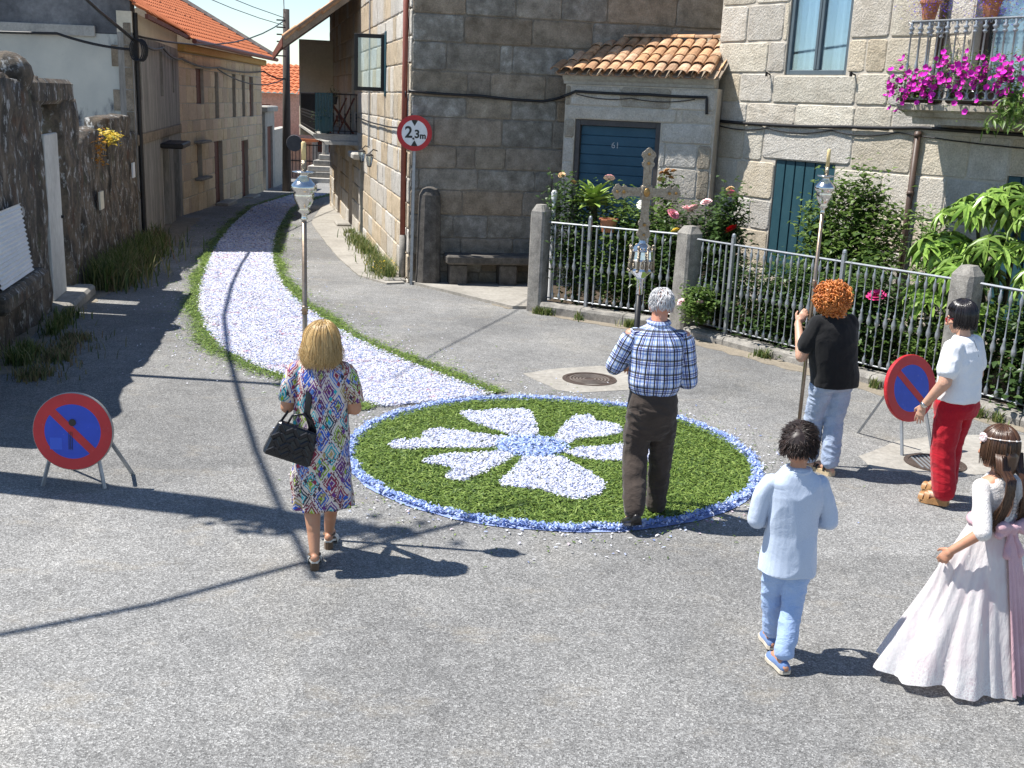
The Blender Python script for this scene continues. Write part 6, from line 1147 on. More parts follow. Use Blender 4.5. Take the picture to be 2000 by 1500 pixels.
# candle poles and processional cross
MT['silver'] = proc('polished_silver', [(.62, .6, .56), (.78, .77, .74)], 8, .16, .1, 40, metal=1., fine=.12); MT['silver_dark'] = proc('tarnished_silver', [(.26, .21, .15), (.52, .45, .35)], 60, .34, .8, 120, metal=.85, fine=.5); MT['wax'] = proc('yellow_wax', [(.62, .46, .2), (.7, .55, .28)], 4, .5, .05); MT['brass'] = proc('old_brass_pole', [(.3, .22, .15), (.42, .33, .25)], 6, .32, .05, metal=.8)
def candle_pole(label, x, y, z0, zt, pole_mat, z_lat):
    t = thing('candle_pole', label, 'candle pole', (x, y, z0), 'processional candle poles'); P = V(x, y, 0)
    MB().tube([P+V(0, 0, z0), P+V(0, 0, z_lat)], .0165, 10).put('pole', pole_mat, t, smooth=True)
    for z in (z_lat-.62, z_lat-1.25): MB().lathe([(.017, -.03), (.023, -.025), (.018, -.012), (.024, 0), (.018, .012), (.023, .025), (.017, .03)], P+V(0, 0, z), 12).put('collar', pole_mat, t, smooth=True)
    MB().lathe([(.017, -.03), (.024, -.02), (.017, -.01), (.02, .01), (.045, .03), (.03, .045), (.042, .06), (.062, .1), (.068, .135), (.062, .15), (.083, .16), (.086, .185), (.08, .2), (.045, .235), (.03, .25), (.028, .268), (.075, .276), (.077, .282), (.02, .286)], P+V(0, 0, z_lat), 18).put('lantern', MT['silver'], t, smooth=True)
    MB().lathe([(.017, 0), (.017, .07)], P+V(0, 0, z_lat+.284), 12).put('socket', MT['silver_dark'], t, smooth=True); MB().lathe([(.0155, 0), (.0155, zt-z_lat-.36), (.008, zt-z_lat-.352)], P+V(0, 0, z_lat+.352), 12).put('candle', MT['wax'], t, smooth=True); MB().tube([P+V(0, 0, zt-.01), P+V(.003, 0, zt+.012)], .0015, 4).put('wick', MT['paint_black'], t)
candle_pole('silver-headed candle pole held by the woman in the patterned dress', -1.39, 7.06, .22, 2.71, MT['brass'], 2.24); candle_pole('silver-headed candle pole held by the red-haired woman', 2.54, 9.2, .41, 2.74, MT['brass'], 2.24)
cx, cy = .92, 8.02; ct = thing('processional_cross', 'ornate silver processional cross on a black staff held by the man', 'cross', (cx, cy, .55)); CP = lambda x, y, z: V(cx+x, cy+y, z)
MB().tube([CP(0, 0, .5), CP(0, 0, 1.68)], .022, 12).put('staff', MT['paint_black'], ct, smooth=True); MB().lathe([(.025, 0), (.025, .11), (.033, .115), (.033, .125)], CP(0, 0, 1.66), 14).put('sleeve', MT['silver'], ct, smooth=True)
kn = MB().lathe([(.03, 0), (.05, .02), (.085, .05), (.095, .06), (.088, .075), (.088, .13), (.097, .135), (.088, .145), (.08, .2), (.085, .205), (.07, .215), (.062, .235), (.03, .26), (.022, .28)], CP(0, 0, 1.78), 8).put('knop', MT['silver'], ct)
for k in range(8):
    a = 2*PI*(k+.5)/8; m_ = MB(); m_.tube([CP(.094*math.cos(a), .094*math.sin(a), 1.845), CP(.088*math.cos(a), .088*math.sin(a), 2.0)], .009, 6); m_.ell(CP(.092*math.cos(a), .092*math.sin(a), 2.01), (.012, .012, .018), n=8, m=6); m_.ell(CP(.096*math.cos(a), .096*math.sin(a), 1.838), (.012, .012, .012), n=8, m=6); m_.put('column', MT['silver_dark'], kn, smooth=True)
    a = 2*PI*k/8; m_ = MB(); m_.caps(CP(.086*math.cos(a), .086*math.sin(a), 1.87), CP(.086*math.cos(a), .086*math.sin(a), 1.895), .014, .01, 8); m_.ell(CP(.088*math.cos(a), .088*math.sin(a), 1.912), (.01, .01, .011), n=8, m=6); m_.put('figure', MT['silver_dark'], kn, smooth=True)
def arm_plate(L, w0, name, M_):
    """one arm of the cross: flared plate with lobed, pointed end"""
    half = [(0, w0), (L*.3, w0*.92), (L*.5, w0*1.0), (L*.56, w0*1.45), (L*.62, w0*1.5), (L*.66, w0*1.1), (L*.74, w0*1.3), (L*.8, w0*1.75), (L*.87, w0*1.6), (L*.93, w0*.9), (L, w0*.12)]; pts = half+[(x, -y) for x, y in half[::-1]]
    p = sector_poly([(x, y) for x, y in pts][::-1], -.012, .012); a = place(p, M_).put(name, MT['silver_dark'], ct)
    for x, r in ((L*.62, w0*.42), (L*.84, w0*.35)): place(MB().lathe([(r, .012), (r*.9, .019), (r*.5, .022)], (x, 0, 0), 10), M_).put('boss', proc('gilt', [(.3, .17, .06), (.42, .27, .1)], 30, .35, .4, metal=.8) if 'gilt' not in bpy.data.materials else bpy.data.materials['gilt'], a)
o_ = Vector((.12, -1, 0)).normalized(); r_ = Vector((1, .12, 0)).normalized(); u_ = Vector((0, 0, 1)); c0 = Vector(CP(0, 0, 2.41))
for (ax, L, w) in ((u_, .29, .03), (r_, .225, .032), (-r_, .225, .032), (-u_, .33, .03)):
    y_ = o_.cross(ax); Mx = Matrix((ax, y_, o_)).transposed().to_4x4(); Mx.translation = c0+ax*.03; arm_plate(L, w, 'cross_arm', Mx)
Mx = Matrix((r_, u_, o_)).transposed().to_4x4(); Mx.translation = c0; place(MB().cbox((0, 0, 0), (.085, .1, .034), .006), Mx).put('centre_plaque', MT['silver_dark'], ct); place(MB().ell((0, 0, .018), (.024, .034, .012), n=12, m=8), Mx).put('relief', bpy.data.materials['gilt'], ct, smooth=True)
# ---------------------------------------------------------------- man with the cross
def plaid():
    m, t, b = nodes('plaid_shirt'); N = NT(t); A = N.n('Attribute', attribute_name='cuv').outputs['Vector']; sep = N.n('SeparateXYZ', i_0=A)
    W = (.86, .88, .92); st = [(0, W), (.1, (.36, .48, .78)), (.24, W), (.34, (.02, .03, .16)), (.45, W), (.5, (.07, .13, .45)), (.58, W), (.66, (.03, .022, .025)), (.8, (.5, .6, .82)), (.9, W)]
    a = N.ramp(N.math('FRACT', N.math('DIVIDE', sep.outputs[0], .08)), st, 'CONSTANT'); c = N.ramp(N.math('FRACT', N.math('DIVIDE', sep.outputs[1], .1)), [(p, tuple(.16+.84*q for q in col)) if col != W else (p, W) for p, col in st], 'CONSTANT')
    col = N.mix(1., a, c, 'MULTIPLY'); t.links.new(col, b.inputs[0]); b.inputs['Roughness'].default_value = .85; P = N.n('TexCoord').outputs['Object']; t.links.new(N.bump(N.noise(P, 11, 4, .55, .6), .35, .03), b.inputs['Normal']); return m
def man():
    root = person('grey-haired man in a plaid shirt and brown trousers carrying the silver cross', (1.03, 7.64, 0), 0.03)
    mb = MB(); P, R = head_prims(mb, (0.02, .06, 1.645), 0., -.2, 1.02, False); mb.caps((0, .0, 1.46), (.01, .035, 1.58), .062, .058); loft(mb, [(.9, 0, 0, .15, .12), (1.1, 0, 0, .16, .12), (1.35, 0, 0, .17, .11), (1.46, 0, 0, .14, .07), (1.5, 0, 0, .06, .05)])
    el = ((-.285, .03, 1.19), (.255, .03, 1.1)); wr = ((-.14, .3, 1.2), (-.07, .33, 1.08))
    for s, e, w in zip((-1, 1), el, wr): limb_chain(mb, [(s*.19, 0, 1.42), e, w], [.055, .048, .03]); hand(mb, w, V(-.11-w[0], .38-w[1]+.04, 0), V(-.9, 0, .3) if s < 0 else V(.6, -.2, .6), V(0, .2, 1), 1.)
    limb_chain(mb, [(-.09, 0, .9), (-.1, .02, .52), (-.11, -.23, .19)], [.08, .05, .035]); limb_chain(mb, [(.09, 0, .9), (.11, .1, .48), (.11, .17, .1)], [.08, .055, .04]); foot(mb, (-.11, -.24, .17), (-.14, -.1, .03)); foot(mb, (.11, .17, .09), (.13, .34, .03)); put_body(mb, SKIN_R, root)
    mb = MB(); loft(mb, [(1.0, 0, -.0, .155, .12), (1.035, 0, -.005, .178, .14), (1.09, 0, -.012, .192, .15), (1.2, .0, -.012, .19, .138), (1.35, 0, -.01, .198, .125), (1.42, 0, -.0, .19, .1), (1.475, 0, 0, .13, .075), (1.5, 0, .01, .075, .065), (1.535, .005, .02, .072, .068)], 28)
    for s, e, w in zip((-1, 1), el, wr): limb_chain(mb, [(s*.165, 0, 1.42), (s*.205, 0, 1.38), e, tuple(V(*e)*.25+V(*w)*.75)], [.06, .07, .068, .05])
    segs = [((0, 0, 1.0), (0, 0, 1.5), .19, (1, 0, 0), .01)]+[((s*.2, 0, 1.4), e, .075, (0, 1, 0), .3*s) for s, e in zip((-1, 1), el)]+[(e, w, .06, (1, 0, 0), .2) for e, w in zip(el, wr)]
    sh = put_cloth('shirt', mb, plaid(), root, .0075, .008, (12, 12, 7), 5, 1.3, segs); mb = MB(); mb.tube([V(.005+.07*math.cos(a), .02+.066*math.sin(a), 1.525+.012*math.sin(a)) for a in np.linspace(0, 2*PI, 25)], .02, 8, flat=.6); c_ = mb.put('collar', bpy.data.materials['plaid_shirt'], sh, keep=True, smooth=True); cuv(c_, np.array(mb.v), [((0, 0, 1.0), (0, 0, 1.5), .19, (1, 0, 0), .01)])
    tr = cloth('brown_trousers', [(.04, .03, .025), (.06, .046, .038)], 6, .5, 10, stretch=(1, 1, 1.6)); mb = MB(); loft(mb, [(.66, 0, .0, .1, .075), (.74, 0, 0, .15, .115), (.8, 0, 0, .172, .13), (.87, 0, -.01, .18, .145), (.95, 0, -.01, .177, .14), (1.03, 0, -.0, .165, .125), (1.045, 0, 0, .16, .12)], 24)
    limb_chain(mb, [(-.085, .0, .84), (-.1, .02, .52), (-.107, -.12, .31), (-.112, -.215, .19)], [.108, .092, .084, .078]); limb_chain(mb, [(.085, .0, .84), (.105, .09, .5), (.11, .14, .25), (.11, .165, .09)], [.105, .085, .078, .074]); to = put_cloth('trousers', mb, tr, root, .008, .011, (9, 9, 15), 4, 2.2)
    bl = cloth('black_belt', [(.01, .01, .01), (.015, .014, .013)], 5, .1, rough=.5); mb = MB(); mb.tube([V(.168*math.cos(a), -.002+.128*math.sin(a), 1.035) for a in np.linspace(0, 2*PI, 33)], .016, 6); mb.put('belt', bl, to, keep=True, smooth=True); mb = MB(); mb.tube([V(-.12, -.128, .9), V(-.05, -.147, .895)], .004, 4); mb.put('pocket', bl, to, keep=True)
    lea = proc('black_shoe_leather', [(.012, .011, .011), (.02, .018, .017)], 8, .3, .1, coord='obj')
    for a, t_ in (((-.11, -.25, .18), (-.15, -.1, .02)), ((.11, .17, .085), (.13, .34, .02))): m_, inf = shoe(a, t_, .05, .075, s=1.05); so_ = m_.put('shoe', lea, root, keep=True, smooth=True); sole(inf, .052, .018, 1.05).put('sole', bl, so_, keep=True)
    H = hair_mat('grey_hair', [(.3, .3, .31), (.55, .55, .56), (.7, .7, .71), (.42, .42, .43)], .5); r = random.Random(5); paths = []; c = P(0, -.012, .012)
    for i in range(1500):
        a = r.uniform(-PI, PI); th = r.uniform(.0, 1.95)
        if abs(a) > 2.2 and th > .7: continue
        d = V(math.sin(a)*math.sin(th), -math.cos(a)*math.sin(th), math.cos(th)); bald = math.exp(-((d[0])**2+(d[1]+.2)**2)/.1)*(d[2] > 0)
        if r.random() < bald*1.15: continue
        p0 = V(*P(d[0]*.076, -.012+d[1]*.096, .012+d[2]*.102)); tn = unit(V(d[0]*.25+r.uniform(-.4, .4), -.35, -1)-d*((V(d[0]*.25, -.35, -1)) @ d)); paths.append([p0-d*.003, p0+d*.006+tn*.012, p0+d*.007+tn*.026, p0+d*.003+tn*.038])
    strands(MB(), paths, .0024, .0002).put('hair', H, root, keep=True, smooth=True); return root
man()
# ---------------------------------------------------------------- red-haired woman
def jeans(name, cols): return cloth(name, cols, 7, .55, 12, stretch=(1, 1, 1.7), fine=.14)
def woman_red():
    root = person('woman with curly red hair in a black t-shirt and faded jeans holding a candle pole', (2.72, 8.98, 0), .3); X = -.05
    mb = MB(); P, R = head_prims(mb, (X-.02, .05, 1.54), .1, -.15, .97); mb.caps((X, 0, 1.38), (X-.01, .03, 1.48), .052, .05); loft(mb, [(.85, 0, 0, .15, .12), (1.1, X*.6, 0, .15, .12), (1.3, X, 0, .15, .1), (1.38, X, 0, .12, .07), (1.41, X, 0, .06, .05)])
    wr = ((-.2, .3, 1.27), (-.02, .3, 1.08)); el = ((-.285, .06, 1.03), (.19, .1, 1.05))
    for s, e, w in zip((-1, 1), el, wr): limb_chain(mb, [(X+s*.165, 0, 1.33), e, w], [.056, .05, .03]); hand(mb, w, V(-.11-w[0], .26-w[1], .1) if s > 0 else V(.05, -.02, .1), V(-.6, -.6, 0) if s < 0 else V(.5, 0, .7), V(0, .2, 1), 1.)
    limb_chain(mb, [(-.085, 0, .82), (-.07, .08, .45), (-.05, .12, .1)], [.09, .06, .036]); limb_chain(mb, [(.085, 0, .82), (.06, -.02, .45), (.03, -.06, .1)], [.09, .06, .036]); foot(mb, (-.05, .12, .08), (-.08, .29, .035)); foot(mb, (.03, -.06, .08), (-.01, .12, .035)); put_body(mb, SKIN_L, root)
    bk = cloth('black_cotton', [(.007, .007, .008), (.012, .012, .013)], 5, .35, 8); mb = MB(); loft(mb, [(.79, .02, -.01, .208, .16), (.9, .01, -.01, .212, .165), (1.05, X*.5, -.01, .206, .16), (1.2, X*.9, -.01, .205, .14), (1.3, X, -.005, .2, .118), (1.36, X, 0, .16, .085), (1.395, X, .005, .09, .065)], 26)
    for s, e in zip((-1, 1), el): limb_chain(mb, [(X+s*.15, 0, 1.32), tuple(V(X+s*.165, 0, 1.33)*.35+V(*e)*.65)], [.078, .076])
    put_cloth('t_shirt', mb, bk, root, .009, .007, (9, 9, 7), 5, 4.)
    mb = MB(); loft(mb, [(.76, 0, 0, .165, .13), (.84, 0, -.01, .175, .145), (.92, 0, 0, .165, .13)]); limb_chain(mb, [(-.085, 0, .8), (-.075, .09, .48), (-.06, .12, .13)], [.103, .08, .075]); limb_chain(mb, [(.085, -.01, .8), (.06, -.01, .48), (.035, -.06, .13)], [.103, .08, .078]); put_cloth('jeans', mb, jeans('faded_blue_jeans', [(.25, .31, .43), (.38, .44, .56)]), root, .008, .011, (9, 9, 18), 4, 6.)
    bk2 = proc('black_sandal', [(.012, .012, .012), (.02, .02, .02)], 5, .5, .1, coord='obj'); tan = proc('beige_sole', [(.5, .38, .22), (.58, .46, .3)], 5, .7, .1, coord='obj')
    for a, t_ in (((-.05, .12, .08), (-.08, .28, .02)), ((.03, -.06, .08), (-.01, .11, .02))):
        m_, inf = shoe(a, t_, .044, .03); so_ = sole(inf, .05, .032, 1., .012).put('sandal', tan, root, keep=True); a = V(*a); d, sd = inf[2], inf[3]
        for y, h, w_ in ((.1, .05, .05), (.14, .042, .05), (.02, .1, .042)): m_ = MB(); c_ = V(a[0], a[1], .03)+d*y; m_.rings([[c_+d*q+sd*w_*math.cos(x)+V(0, 0, h*math.sin(x)) for x in np.linspace(0, PI, 9)] for q in (-.014, .014)], closed=False, caps=False); m_.put('strap', bk2, so_, keep=True)
        m_ = MB(); m_.tube([a+V(0, 0, .01)+sd*.04*math.cos(x)+d*.045*math.sin(x) for x in np.linspace(0, 2*PI, 13)], .012, 6, flat=.5); m_.put('strap', bk2, so_, keep=True)
    H = hair_mat('curly_red_hair', [(.3, .075, .012), (.5, .15, .025), (.62, .24, .06), (.42, .11, .02)], .4); c = V(X-.02, .02, 1.54); mb = MB(); mb.ell(c, (.125, .122, .122)); mb.ell(c+V(0, -.03, -.07), (.12, .09, .075)); cap = put_cloth('hair', mb, H, root, .009, .01, (30, 30, 30), 2); r = random.Random(9); mb = MB()
    for i in range(680):
        a = r.uniform(-PI, PI); z = r.uniform(-1, 1); q = math.sqrt(1-z*z); d = V(math.sin(a)*q, -math.cos(a)*q, z)
        if abs(a) > 2.3 and -.85 < z < .35: continue
        k = r.uniform(.9, 1.13)*(1+.16*noise.noise(Vector((d*2.1).tolist()))); p0 = c+d*V(.142, .132, .13)*k+V(0, -.02, -.03)*max(0, -z); T1 = unit(np.cross(d, V(r.gauss(0, 1), r.gauss(0, 1), r.gauss(0, 1)))); T2 = np.cross(d, T1); rd = r.uniform(.008, .02); ph = r.uniform(0, 6)
        mb.tube([p0+rd*(math.cos(ph+x)*d+math.sin(ph+x)*T1)+T2*.006*x-d*.01 for x in np.linspace(0, 7.5, 13)], [.0052]*12+[.002], 5)
    mb.put('curls', H, cap, keep=True, smooth=True, kind='stuff'); mb = MB(); mb.tube([V(*P(.078*q, .0, -.06)) for q in (-1,)]+[V(*P(-.079, .0, -.08))], .004, 6); mb.put('earring', MT['silver'], root, keep=True); return root
woman_red()
# ---------------------------------------------------------------- woman in white top and red trousers
def woman_white():
    root = person('woman with a short black bob, white top and red trousers', (3.52, 8.34, 0), .72); root.scale = (.985,)*3
    mb = MB(); P, R = head_prims(mb, (0, .06, 1.545), .35, -.3, .97); eyes(root, P, R, .97, EYE); mb.caps((0, 0, 1.36), (0, .035, 1.48), .055, .052); loft(mb, [(.85, 0, 0, .16, .13), (1.1, 0, 0, .16, .13), (1.3, 0, 0, .16, .11), (1.37, 0, 0, .13, .08), (1.4, 0, 0, .06, .055)])
    wr = ((-.24, .14, .83), (.24, .1, .83)); el = ((-.26, -.02, 1.06), (.26, -.02, 1.06))
    for s, e, w in zip((-1, 1), el, wr): limb_chain(mb, [(s*.175, 0, 1.32), e, w], [.062, .052, .03]); hand(mb, w, V(s*-.02, .15, -.75), V(s, 0, .1), V(0, 1, .3), .28, 1.02, .5)
    limb_chain(mb, [(-.09, 0, .82), (-.09, .0, .45), (-.085, -.05, .12)], [.09, .06, .036]); limb_chain(mb, [(.09, 0, .82), (.12, .05, .45), (.15, .06, .12)], [.09, .06, .036]); foot(mb, (-.085, -.05, .105), (-.1, .12, .045)); foot(mb, (.15, .06, .105), (.16, .23, .045)); put_body(mb, SKIN_L, root, .0055)
    wt = cloth('white_cotton', [(.7, .71, .74), (.78, .79, .81)], 5, .35, 9); mb = MB(); loft(mb, [(.885, 0, -.015, .185, .155), (.92, 0, -.015, .188, .158), (1.05, 0, -.005, .185, .15), (1.2, 0, .0, .188, .145), (1.3, 0, .0, .19, .12), (1.365, 0, 0, .15, .085), (1.405, 0, .01, .08, .065)], 26)
    for s, e in zip((-1, 1), el): limb_chain(mb, [(s*.155, 0, 1.315), tuple(V(s*.175, 0, 1.32)*.36+V(*e)*.64)], [.083, .082])
    top = put_cloth('top', mb, wt, root, .0085, .007, (8, 8, 10), 5, 8.); MB().tube([V(0, -.075, 1.385), V(0, -.117, 1.31), V(0, -.132, 1.26)], .003, 5).put('zip', MT['iron'], top, keep=True)
    rd = cloth('red_trousers', [(.36, .006, .016), (.43, .01, .022)], 5, .45, 8, stretch=(1, 1, 1.4)); mb = MB(); loft(mb, [(.76, 0, -.01, .178, .15), (.85, 0, -.015, .185, .16), (.93, 0, -.0, .175, .14)]); limb_chain(mb, [(-.09, -.015, .8), (-.09, -.0, .48), (-.088, -.06, .14)], [.112, .094, .088]); limb_chain(mb, [(.09, -.015, .8), (.12, .045, .48), (.15, .05, .14)], [.112, .094, .088]); put_cloth('trousers', mb, rd, root, .008, .009, (8, 8, 12), 4, 9.)
    tan = proc('tan_leather', [(.32, .16, .06), (.42, .23, .1)], 6, .45, .1, coord='obj')
    for a, t_ in (((-.085, -.05, .105), (-.1, .1, .02)), ((.15, .06, .105), (.16, .22, .02))):
        m_, inf = shoe(a, t_, .046, .03); so_ = sole(inf, .05, .022, 1., .05).put('wedge_sandal', tan, root, keep=True); d, sd = inf[2], inf[3]; a = V(*a)
        for y, h, w_ in ((.11, .075, .05), (.16, .055, .052)): m_ = MB(); c_ = V(a[0], a[1], .03)+d*y; m_.rings([[c_+d*q+sd*w_*math.cos(x)+V(0, 0, h*math.sin(x)) for x in np.linspace(0, PI, 9)] for q in (-.02, .02)], closed=False, caps=False); m_.put('strap', tan, so_, keep=True, smooth=True)
        m_ = MB(); m_.rings([[V(a[0], a[1], .06)+sd*.042*math.cos(x)+d*.055*math.sin(x)+V(0, 0, z) for x in np.linspace(PI, 2*PI, 9)] for z in (.0, .05)], closed=False, caps=False); m_.put('heel_strap', tan, so_, keep=True, smooth=True)
    w = V(*wr[0]); mb = MB(); d = unit(w-V(*el[0])); mb.lathe([(.034, -.012), (.036, -.01), (.036, .01), (.034, .012)], w-d*.02, 16, axis=d, caps=False); mb.lathe([(.017, .033), (.017, .041), (.004, .042)], w-d*.02, 14, axis=(-1, 0, .1)); mb.put('watch', MT['silver'], root, keep=True, smooth=True)
    H = hair_mat('black_hair', [(.006, .005, .006), (.014, .012, .013), (.024, .02, .022)], .26); yw = .35; mb = MB(); c = V(*P(0, -.018, .02)); mb.ell(c+V(0, 0, .012), (.093, .108, .108), np.array(Matrix.Rotation(yw, 3, 'Z'))); cap = put_cloth('hair', mb, H, root, .008, .002, (40, 40, 3), 2)
    # the shell must leave the face free
    strands(MB(), fall_paths(c+V(0, 0, .005), .1, .116, .118, c[2]-.1, 900, yw, 1.15, .02, .1, 4, .012, .015, .02), .0036, .0004).put('hair_strands', H, cap, keep=True, smooth=True, kind='stuff')
    gl = proc('red_glasses', [(.3, .01, .02), (.4, .02, .03)], 5, .3, 0, coord='obj'); mb = MB()
    for q in (-1, 1): mb.tube([V(*P(q*.033+.022*math.cos(x), .106, .0+.017*math.sin(x))) for x in np.linspace(0, 2*PI, 17)], .003, 5); mb.tube([V(*P(q*.055, .104, .004)), V(*P(q*.077, .05, .006)), V(*P(q*.08, -.01, 0))], .0028, 5)
    mb.tube([V(*P(-.011, .108, .004)), V(*P(.011, .108, .004))], .003, 5); mb.put('glasses', gl, root, keep=True); return root
woman_white()
# ---------------------------------------------------------------- boy in the pale blue suit
def boy():
    root = person('boy with short dark hair in a pale blue suit and blue canvas shoes', (1.57, 5.6, 0), -.02)
    mb = MB(); P, R = head_prims(mb, (0.0, .03, 1.255), -.45, -.1, .97, False); eyes(root, P, R, .97, EYE); mb.caps((0, 0, 1.11), (0, .01, 1.19), .046, .043); loft(mb, [(.65, 0, 0, .12, .09), (.9, 0, 0, .12, .09), (1.05, 0, 0, .12, .08), (1.11, 0, 0, .09, .06), (1.14, 0, 0, .05, .045)])
    el = ((-.195, .0, .84), (.2, .0, .85)); wr = ((-.09, .17, .78), (.08, .17, .8))
    for s, e, w in zip((-1, 1), el, wr): limb_chain(mb, [(s*.14, 0, 1.05), e, w], [.042, .036, .024]); hand(mb, w, V(-s*.6, .25, .1), V(0, .9, .2), V(0, 0, 1), .5, .82)
    limb_chain(mb, [(-.062, 0, .6), (-.045, .08, .36), (-.012, .13, .1)], [.052, .038, .03]); limb_chain(mb, [(.062, 0, .6), (.042, -.035, .36), (.004, -.13, .1)], [.052, .038, .03]); foot(mb, (-.01, .13, .08), (-.02, .26, .03), .85); foot(mb, (.0, -.14, .08), (-.03, .0, .03), .85); put_body(mb, SKIN_C, root, .0055)
    bl = cloth('pale_blue_linen', [(.44, .51, .63), (.5, .57, .69)], 4, .25, 7, stretch=(1, 1, 1)); mb = MB(); loft(mb, [(.55, 0, -.005, .158, .12), (.6, 0, -.005, .153, .115), (.78, 0, -.003, .132, .097), (.9, 0, 0, .138, .096), (1.0, 0, 0, .152, .09), (1.07, 0, 0, .15, .076), (1.115, 0, 0, .1, .062), (1.15, 0, .005, .06, .052)], 26, 2.6)
    for s, e, w in zip((-1, 1), el, wr): limb_chain(mb, [(s*.135, 0, 1.055), tuple(V(s*.17, -.0, .98)), e, tuple(V(*e)*.15+V(*w)*.85)], [.052, .05, .044, .038])
    jk = put_cloth('jacket', mb, bl, root, .006, .013, (7, 7, 5), 2, 12.)
    mb = MB(); mb.tube([V(.062*math.cos(a), .004+.058*math.sin(a), 1.14+.004*math.cos(2*a)) for a in np.linspace(0, 2*PI, 25)], .016, 8, flat=.7); mb.put('collar', bl, jk, keep=True, smooth=True); mb = MB(); mb.tube([V(0, -.062, 1.12), V(0, -.1, 1.0), V(0, -.1, .75), V(0, -.122, .56)], .0012, 4); mb.put('back_seam', bl, jk, keep=True)
    for s, e, w in zip((-1, 1), el, wr): m_ = MB(); c_ = V(*e)*.2+V(*w)*.8; m_.lathe([(.043, -.012), (.044, .012)], c_, 18, axis=V(*w)-V(*e), caps=False); m_.put('cuff', bl, jk, keep=True, smooth=True)
    tb_ = cloth('light_blue_trousers', [(.3, .41, .64), (.36, .48, .7)], 5, .5, 11, stretch=(1, 1, 1.6)); mb = MB(); loft(mb, [(.56, 0, 0, .13, .1), (.64, 0, 0, .135, .105), (.7, 0, 0, .12, .09)]); limb_chain(mb, [(-.062, .0, .6), (-.045, .08, .36), (-.012, .13, .12)], [.076, .06, .053]); limb_chain(mb, [(.062, -.0, .6), (.042, -.035, .36), (.004, -.13, .12)], [.076, .06, .053]); put_cloth('trousers', mb, tb_, root, .007, .009, (10, 10, 15), 4, 14.)
    cv = cloth('blue_canvas', [(.1, .17, .34), (.14, .22, .41)], 8, .2); wh = proc('cream_rubber', [(.6, .52, .4), (.66, .6, .5)], 5, .7, 0, coord='obj')
    for a, t_ in (((-.01, .13, .09), (-.02, .26, .03)), ((.0, -.14, .085), (-.035, .0, .03))): m_, inf = shoe(a, t_, .045, .068, s=.88); so_ = m_.put('shoe', cv, root, keep=True, smooth=True); sole(inf, .048, .022, .88).put('sole', wh, so_, keep=True)
    H = hair_mat('dark_brown_hair', [(.012, .007, .006), (.025, .014, .011), (.045, .025, .019)], .5); mb = MB(); Rz = np.array(Matrix.Rotation(-.45, 3, 'Z')); mb.ell(P(0, -.03, .03), (.079, .088, .088), Rz); mb.ell(P(0, .01, .05), (.06, .066, .044), Rz); cap = put_cloth('hair', mb, H, root, .008, .004, (50, 50, 50), 1); r = random.Random(3); paths = []
    for i in range(3600):
        a = r.uniform(-PI, PI); th = math.acos(r.uniform(-.4, 1)) if i > 1300 else r.uniform(0, .8)
        if th > 1.9 or (abs(a) > 2.1 and th > 1.15): continue
        d = V(math.sin(a)*math.sin(th), -math.cos(a)*math.sin(th), math.cos(th)); b0 = V(*P(d[0]*.083, -.016+d[1]*.102, .015+d[2]*.112)); dn = Rz @ d; up = max(0, math.cos(th)); L = .032+.012*up+r.uniform(-.006, .008); tn = unit(Rz @ V(d[0]*.5+r.gauss(0, .35), .75*up+r.gauss(0, .3), -1.3+1.35*up)); paths.append([b0-dn*.004, b0+dn*.006+tn*L*.35, b0+dn*(.007+.008*up)+tn*L*.75, b0+dn*(.003+.014*up)+tn*L*1.1])
    strands(MB(), paths, .0021, .0002, 3).put('hair_tufts', H, cap, keep=True, smooth=True, kind='stuff'); return root
boy()
# ---------------------------------------------------------------- girl in the communion dress
def tulle():
    m, t, b = nodes('white_tulle_over_pink'); N = NT(t); P = N.n('TexCoord').outputs['Object']; A = N.n('Attribute', attribute_name='cuv').outputs['Vector']; sep = N.n('SeparateXYZ', i_0=A); th, z = sep.outputs[0], sep.outputs[1]
    c = N.ramp(N.noise(N.vmul(P, (1, 1, .25)), 9, 3), [(.34, (.74, .67, .68)), (.5, (.78, .75, .75)), (.66, (.7, .61, .63))]); lace = N.math('MULTIPLY', N.n('MapRange', i_0=z, i_1=.2, i_2=.06, i_3=0., i_4=1.).outputs[0], N.math('LESS_THAN', N.n('TexVoronoi', i_Vector=P, i_Scale=55., feature='DISTANCE_TO_EDGE').outputs[0], .12)); c = N.mix(lace, c, (.86, .85, .84))
    pr = N.n('TexVoronoi', i_Vector=P, i_Scale=16.); c = N.mix(N.math('LESS_THAN', pr.outputs[0], .1), c, (.95, .95, .93)); t.links.new(c, b.inputs[0]); b.inputs['Roughness'].default_value = .75; b.inputs['Sheen Weight'].default_value = .3
    tr = N.n('BsdfTranslucent', i_Color=c); mx = N.n('MixShader', i_0=.35, i_1=b.outputs[0], i_2=tr.outputs[0]); t.links.new(mx.outputs[0], t.nodes['Material Output'].inputs[0]); t.links.new(N.bump(N.noise(N.vmul(P, (1, 1, .22)), 22, 4), .5, .02), b.inputs['Normal']); return m
